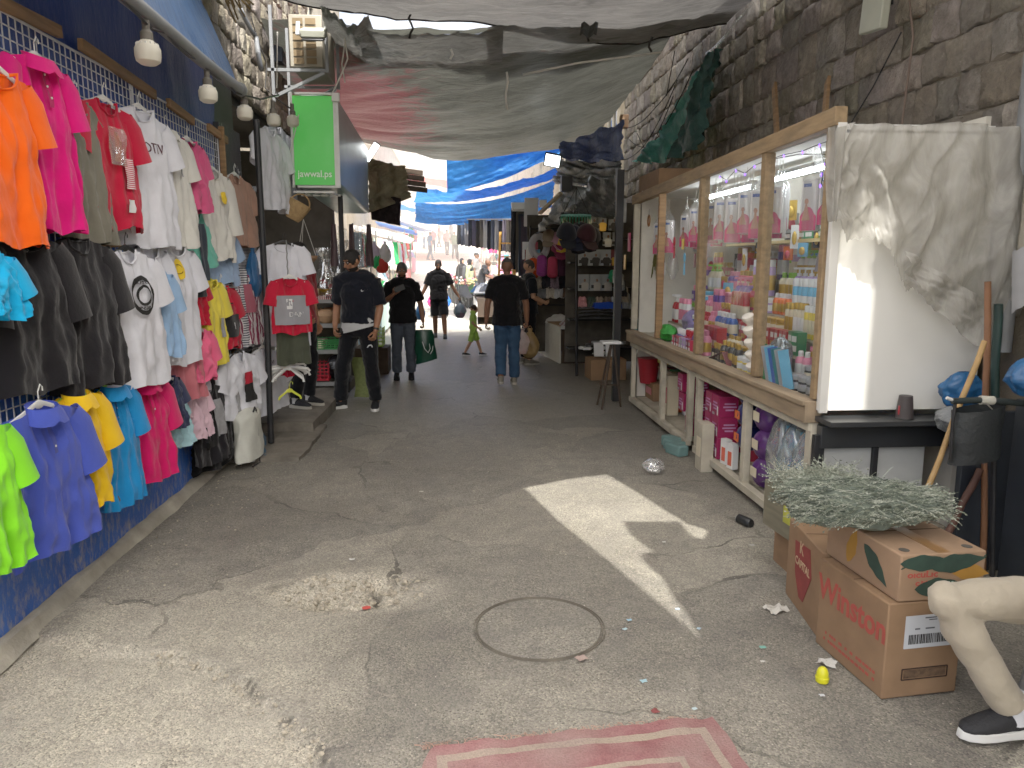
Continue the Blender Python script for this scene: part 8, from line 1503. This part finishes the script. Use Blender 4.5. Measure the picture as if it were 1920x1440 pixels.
# ------------------------------------------------------------------ further up the street
def ladder():
    p = GY(950, 515, 17.0); t = thing('step_ladder', 'yellow wooden step ladder standing among the right stalls', 'ladder', (p.x, 17, 0)); Wd = mat('yellow ladder wood', '#c08a3a', rough=.6, var=.15)
    for s in (-1, 1): m = MB(); m.bar((s * .24, -.3, 0), (s * .14, .05, 2.35), .05, .03, (0, 1, 0)); m.build('rail', Wd, t); m = MB(); m.bar((s * .22, .45, 0), (s * .14, .08, 2.3), .04, .025, (0, 1, 0)); m.build('rear_leg', Wd, t)
    for k in range(7): z = .3 + .3 * k; f = z / 2.35; m = MB(); m.box((0, -.3 + .35 * f, z), (.46 - .2 * f, .09, .03)); m.build('step', Wd, t)
ladder()
TC = [('#17181c', 'black'), ('#3a3f4c', 'slate blue'), ('#7d7b7c', 'light grey'), ('#1c1d24', 'navy black'), ('#4a4450', 'mauve grey'), ('#2a2622', 'dark brown'), ('#55504a', 'taupe'), ('#8d8a88', 'pale grey')]
for i in range(14): c, l = TC[i % 8]; px = 862 + 7.2 * i; facing('skirt', l + ' trousers in the long row under the blue tarpaulin' , fab(c), px, 412 + (i % 3), .20, .78, 24.5 - .42 * i, 120 + i, rz=-1.35, cat='trousers', name='trousers')['group'] = l + ' trousers in the long row'
for i in range(5): c, l = TC[(i * 3) % 8]; facing('dress', l + ' long gown hanging beside the yellow ladder', fab(c), 968 + 5 * i, 388 + 4 * i, .26, 1.25, 16.5 - .4 * i, 140 + i, rz=-1.3, parts=False)
rl = thing('clothes_rail', 'steel rail carrying the long row of trousers', 'rail', (0, 0, 0)); m = MB(); m.tube([GY(858, 411, 24.8), GY(960, 411, 18.8)], .02, 6); m.build('rail_bar', STEEL, rl)
for q in ((858, 24.8), (960, 18.8)): p = GY(q[0], 411, q[1]); m = MB(); m.tube([p, (p.x, p.y, zg(p.y))], .02, 6); m.build('upright', STEEL, rl)
# heap of clothes
hp0 = GY(925, 505, 22.5); st_ = thing('display_stand', 'low stand under the heap of clothes', 'stand', (hp0.x, 22.0, zg(22))); m = MB(); m.box((0, 0, .45), (1.1, 3.6, .5), Matrix.Rotation(0, 4, 'Z')); m.build('platform', DARKW, st_); m = MB(); m.box((-.56, 0, .3), (.02, 3.6, .6)); m.build('skirt_board', pm('white'), st_)
R_ = random.Random(6)
for i in range(34):
    c, l = R_.choice([('#17181c', 'black'), ('#2a2d36', 'charcoal'), ('#8d9298', 'grey'), ('#c9ccd0', 'white'), ('#2c5a8a', 'blue'), ('#3f4450', 'slate')]); y = R_.uniform(-1.7, 1.7); x = R_.uniform(-.5, .5); z = .74 + .35 * (1 - abs(x) / .6) * R_.random()
    heap(f'{l} garment tossed on the clothes heap', (hp0.x + x, 22 + y, zg(22) + z), (.4, .45, .14), fab(c), i, 'garment'); o = COL.objects[-1]; o['group'] = f'{l} garments on the clothes heap'
# stroller by the shoppers
sp2 = GY(876, 487, 25.4); t = thing('pushchair', 'black pushchair beside the woman in pale green', 'pushchair', (sp2.x - .1, 25.2, zg(25.2)), .4)
for x in (-.2, .2):
    for y in (-.3, .3): m = MB(); m.tube([(x, y + .13 * math.cos(a_), .14 + .13 * math.sin(a_)) for a_ in [2 * pi * i / 16 for i in range(17)]], .02, 6); m.build('wheel', BPLA, t)
m = MB(); m.grid(lambda u, v: (.2 * (2 * u - 1), -.3 + .55 * v, .4 + .4 * v * v + .03 * math.cos(u * 6)), 8, 8); m.build('seat', fab('#202228', 'pushchair cloth'), t); m = MB(); [m.bar((x, -.3, .15), (x, .45, 1.0), .02, .02) for x in (-.2, .2)]; m.bar((-.2, .45, 1.0), (.2, .45, 1.0), .025, .025); m.build('frame', DSTEEL, t)
# generic market stalls up both sides: table, canopy and countable goods
GC = [('white', '#dcdcda'), ('pink', '#d77a9a'), ('red', '#b3262e'), ('turquoise', '#3f9fa8'), ('green', '#2f9a52'), ('lilac', '#a98fc0'), ('cream', '#d6cbb2'), ('orange', '#d9762c'), ('blue', '#2f6ab8')]
def stall(X, Y, sd, L, canopy, lab, seed, ng=16, pal=GC, hang_=6, h=.8):
    R = random.Random(seed); g = zg(Y); t = thing('market_stall', lab, 'stall', (X, Y, g)); W = 1.0
    m = MB(); m.box((0, 0, h - .02), (W, L, .04)); m.build('table_top', WOODW, t)
    for x in (-.42, .42):
        for y in (-L / 2 + .08, L / 2 - .08): m = MB(); m.box((x, y, (h - .04) / 2), (.05, .05, h - .04)); m.build('leg', WOODW, t)
    m = MB(); m.grid(lambda u, v: (-sd * (W / 2 + .012) + .015 * math.sin(u * 25), -L / 2 + L * u, h - .02 - (h - .1) * v), 24, 4); m.build('table_cloth', fab(R.choice(pal)[1]), t, smooth=180)
    for x, y in ((-sd * .48, -L / 2), (-sd * .48, L / 2), (sd * .48, -L / 2), (sd * .48, L / 2)): m = MB(); m.tube([(x, y, 0), (x, y, 2.35)], .018, 6); m.build('pole', STEEL, t)
    if canopy: m = MB(); m.grid(lambda u, v: (-sd * .85 + sd * 1.5 * u, -L / 2 - .1 + (L + .2) * v, 2.32 + .35 * u - .12 * math.sin(pi * v) + .03 * fbm(u * 3, v * 3, seed)), 14, 14); m.build('canopy', canopy, t, smooth=180)
    for i in range(ng):
        l, c = R.choice(pal); y = -L / 2 + .15 + (L - .3) * R.random(); x = R.uniform(-.4, .4); q = R.random(); nm_ = f'{l} '
        if q < .4: heap(f'{l} soft goods piled on the {lab}'[:100], (X + x, Y + y, g + h + .02), (.34, .34, .26), fab(c), seed + i, 'soft_goods'); o = COL.objects[-1]; o['category'] = 'goods'
        elif q < .75: m = MB(); d = (R.uniform(.14, .3), R.uniform(.14, .3), R.uniform(.12, .35)); m.box((0, 0, d[2] / 2), d); o = m.build('goods_box', pm2(c), bev=.01); o.location = (X + x, Y + y, g + h); o.rotation_euler[2] = R.uniform(-.5, .5); tag(o, f'{l} box of goods on the {lab}', 'box')
        else: bagblob('goods_bag', f'{l} bag of goods on the {lab}', pm2(c), (X + x, Y + y, g + h), (.14, .14, .3), seed + i); o = COL.objects[-1]
        o['label'] = ' '.join(o['label'].split()[:16]); o['group'] = o['label']
    for i in range(hang_):
        l, c = R.choice(pal); y = -L / 2 + .2 + (L - .4) * i / max(1, hang_ - 1); o = garment('tank' if i % 2 else 'skirt', f'{l} garment hanging along the {lab}'[:110], fab(c), None, loc=V((X - sd * .5, Y + y, g + 2.2)), dims=(.32, .6), seed=seed * 5 + i, rz=(-1.2 if sd > 0 else -.6), group=f'{l} garments hanging along the {lab}', parts=False); o['label'] = ' '.join(o['label'].split()[:16])
def pm2(c): return mat('goods ' + c, c, rough=.5, var=.15)
PASTEL = [('white', '#e2e2e0'), ('pale pink', '#e0b0bc'), ('mint', '#b5dcd0'), ('cream', '#ddd3bd'), ('lilac', '#c9b8d6'), ('green', '#2fae5e'), ('red', '#c83a3a'), ('sky blue', '#9cc6de')]  # goods colours paled to imitate overexposing sun
stall(-2.25, 14.6, -1, 2.6, None, 'first sunlit stall past the pottery shop', 61, 16, PASTEL, 8); stall(-2.2, 18.2, -1, 3.2, None, 'second left stall with pastel goods', 62, 20, PASTEL, 6); stall(-2.2, 22.4, -1, 3.2, T_WHITE, 'left stall under a white canopy', 63, 20, PASTEL, 6)
stall(-2.4, 27, -1, 3.4, T_WHITE, 'left stall halfway up with a white canopy', 64, 16, PASTEL, 5); stall(-2.5, 32, -1, 3.4, T_BLUE, 'left stall with a blue canopy', 65, 12, PASTEL, 5); stall(-2.6, 38, -1, 4, T_WHITE, 'far left stall with white canopy', 66, 12, GC, 5)
stall(1.9, 30, 1, 3.2, None, 'right stall of pink goods past the blue tarpaulins', 67, 12, [('pink', '#d77a9a'), ('hot pink', '#d83a7a'), ('white', '#dcdcda')], 5); stall(2.0, 36, 1, 4, T_RED, 'far right stall with a red canopy', 68, 12, GC, 5); stall(2.0, 44, 1, 4, T_WHITE, 'last right stall with a white canopy', 69, 8, GC, 5)
# flower buckets
for i in range(7):
    p = GY(846 + 6.5 * i, 478, 27.5 - .35 * i); l, c = (('pink', '#d77a9a'), ('cream', '#e0d6bd'), ('red', '#b83a3a'), ('white', '#dedede'), ('peach', '#dba58a'), ('rose', '#c25a7a'), ('pale yellow', '#dccf90'))[i]
    g = zg(p.y); t = thing('flower_bucket', f'bucket of {l} flowers before the trouser row', 'flowers', (p.x, p.y, g)); m = MB(); m.lathe([(.12, 0), (.16, .5), (.17, .52), (.14, .5)], 14); m.build('bucket', DSTEEL, t); m = MB(); R_ = random.Random(i); S_ = MB()
    for k in range(22): a_ = R_.random() * 6.3; r_ = .2 * R_.random() ** .5; q = V((r_ * math.cos(a_), r_ * math.sin(a_), .75 + .25 * R_.random())); m.ell(q, (.035, .035, .03), 6, 5); S_.tube([(0, 0, .4), q], .005, 3, False)
    b_ = m.build('blossoms', pm2(c), t); S_.build('stems', mat('leaf green', '#3a6a34', rough=.8), t)
# bright bags on the left, in front of the first stalls
for k, (px, py, c, l) in enumerate(((708, 482, '#1fae5a', 'bright green'), (716, 490, '#c8382e', 'bright red'), (702, 470, '#c9c0d6', 'pale lilac'), (722, 470, '#e0dedc', 'white'))): p = GY(px, py, 13.2); bagblob('shopping_bag', l + ' bag hanging at the first stall past the pottery shop', pm2(c), p - V((0, 0, .2)), (.12, .1, .36), 300 + k)
t = thing('wooden_chair', 'wooden chair beside the left stalls', 'chair', (-1.55, 21, zg(21)), 1.2); 
for x in (-.2, .2):
    for y in (-.2, .2): m = MB(); m.box((x, y, .23 if y < 0 else .45), (.04, .04, .46 if y < 0 else .9)); m.build('leg', WOODY, t)
m = MB(); m.box((0, 0, .46), (.44, .44, .03)); m.build('seat', WOODY, t); m = MB(); m.box((0, .2, .8), (.4, .02, .2)); m.build('backrest', WOODY, t)
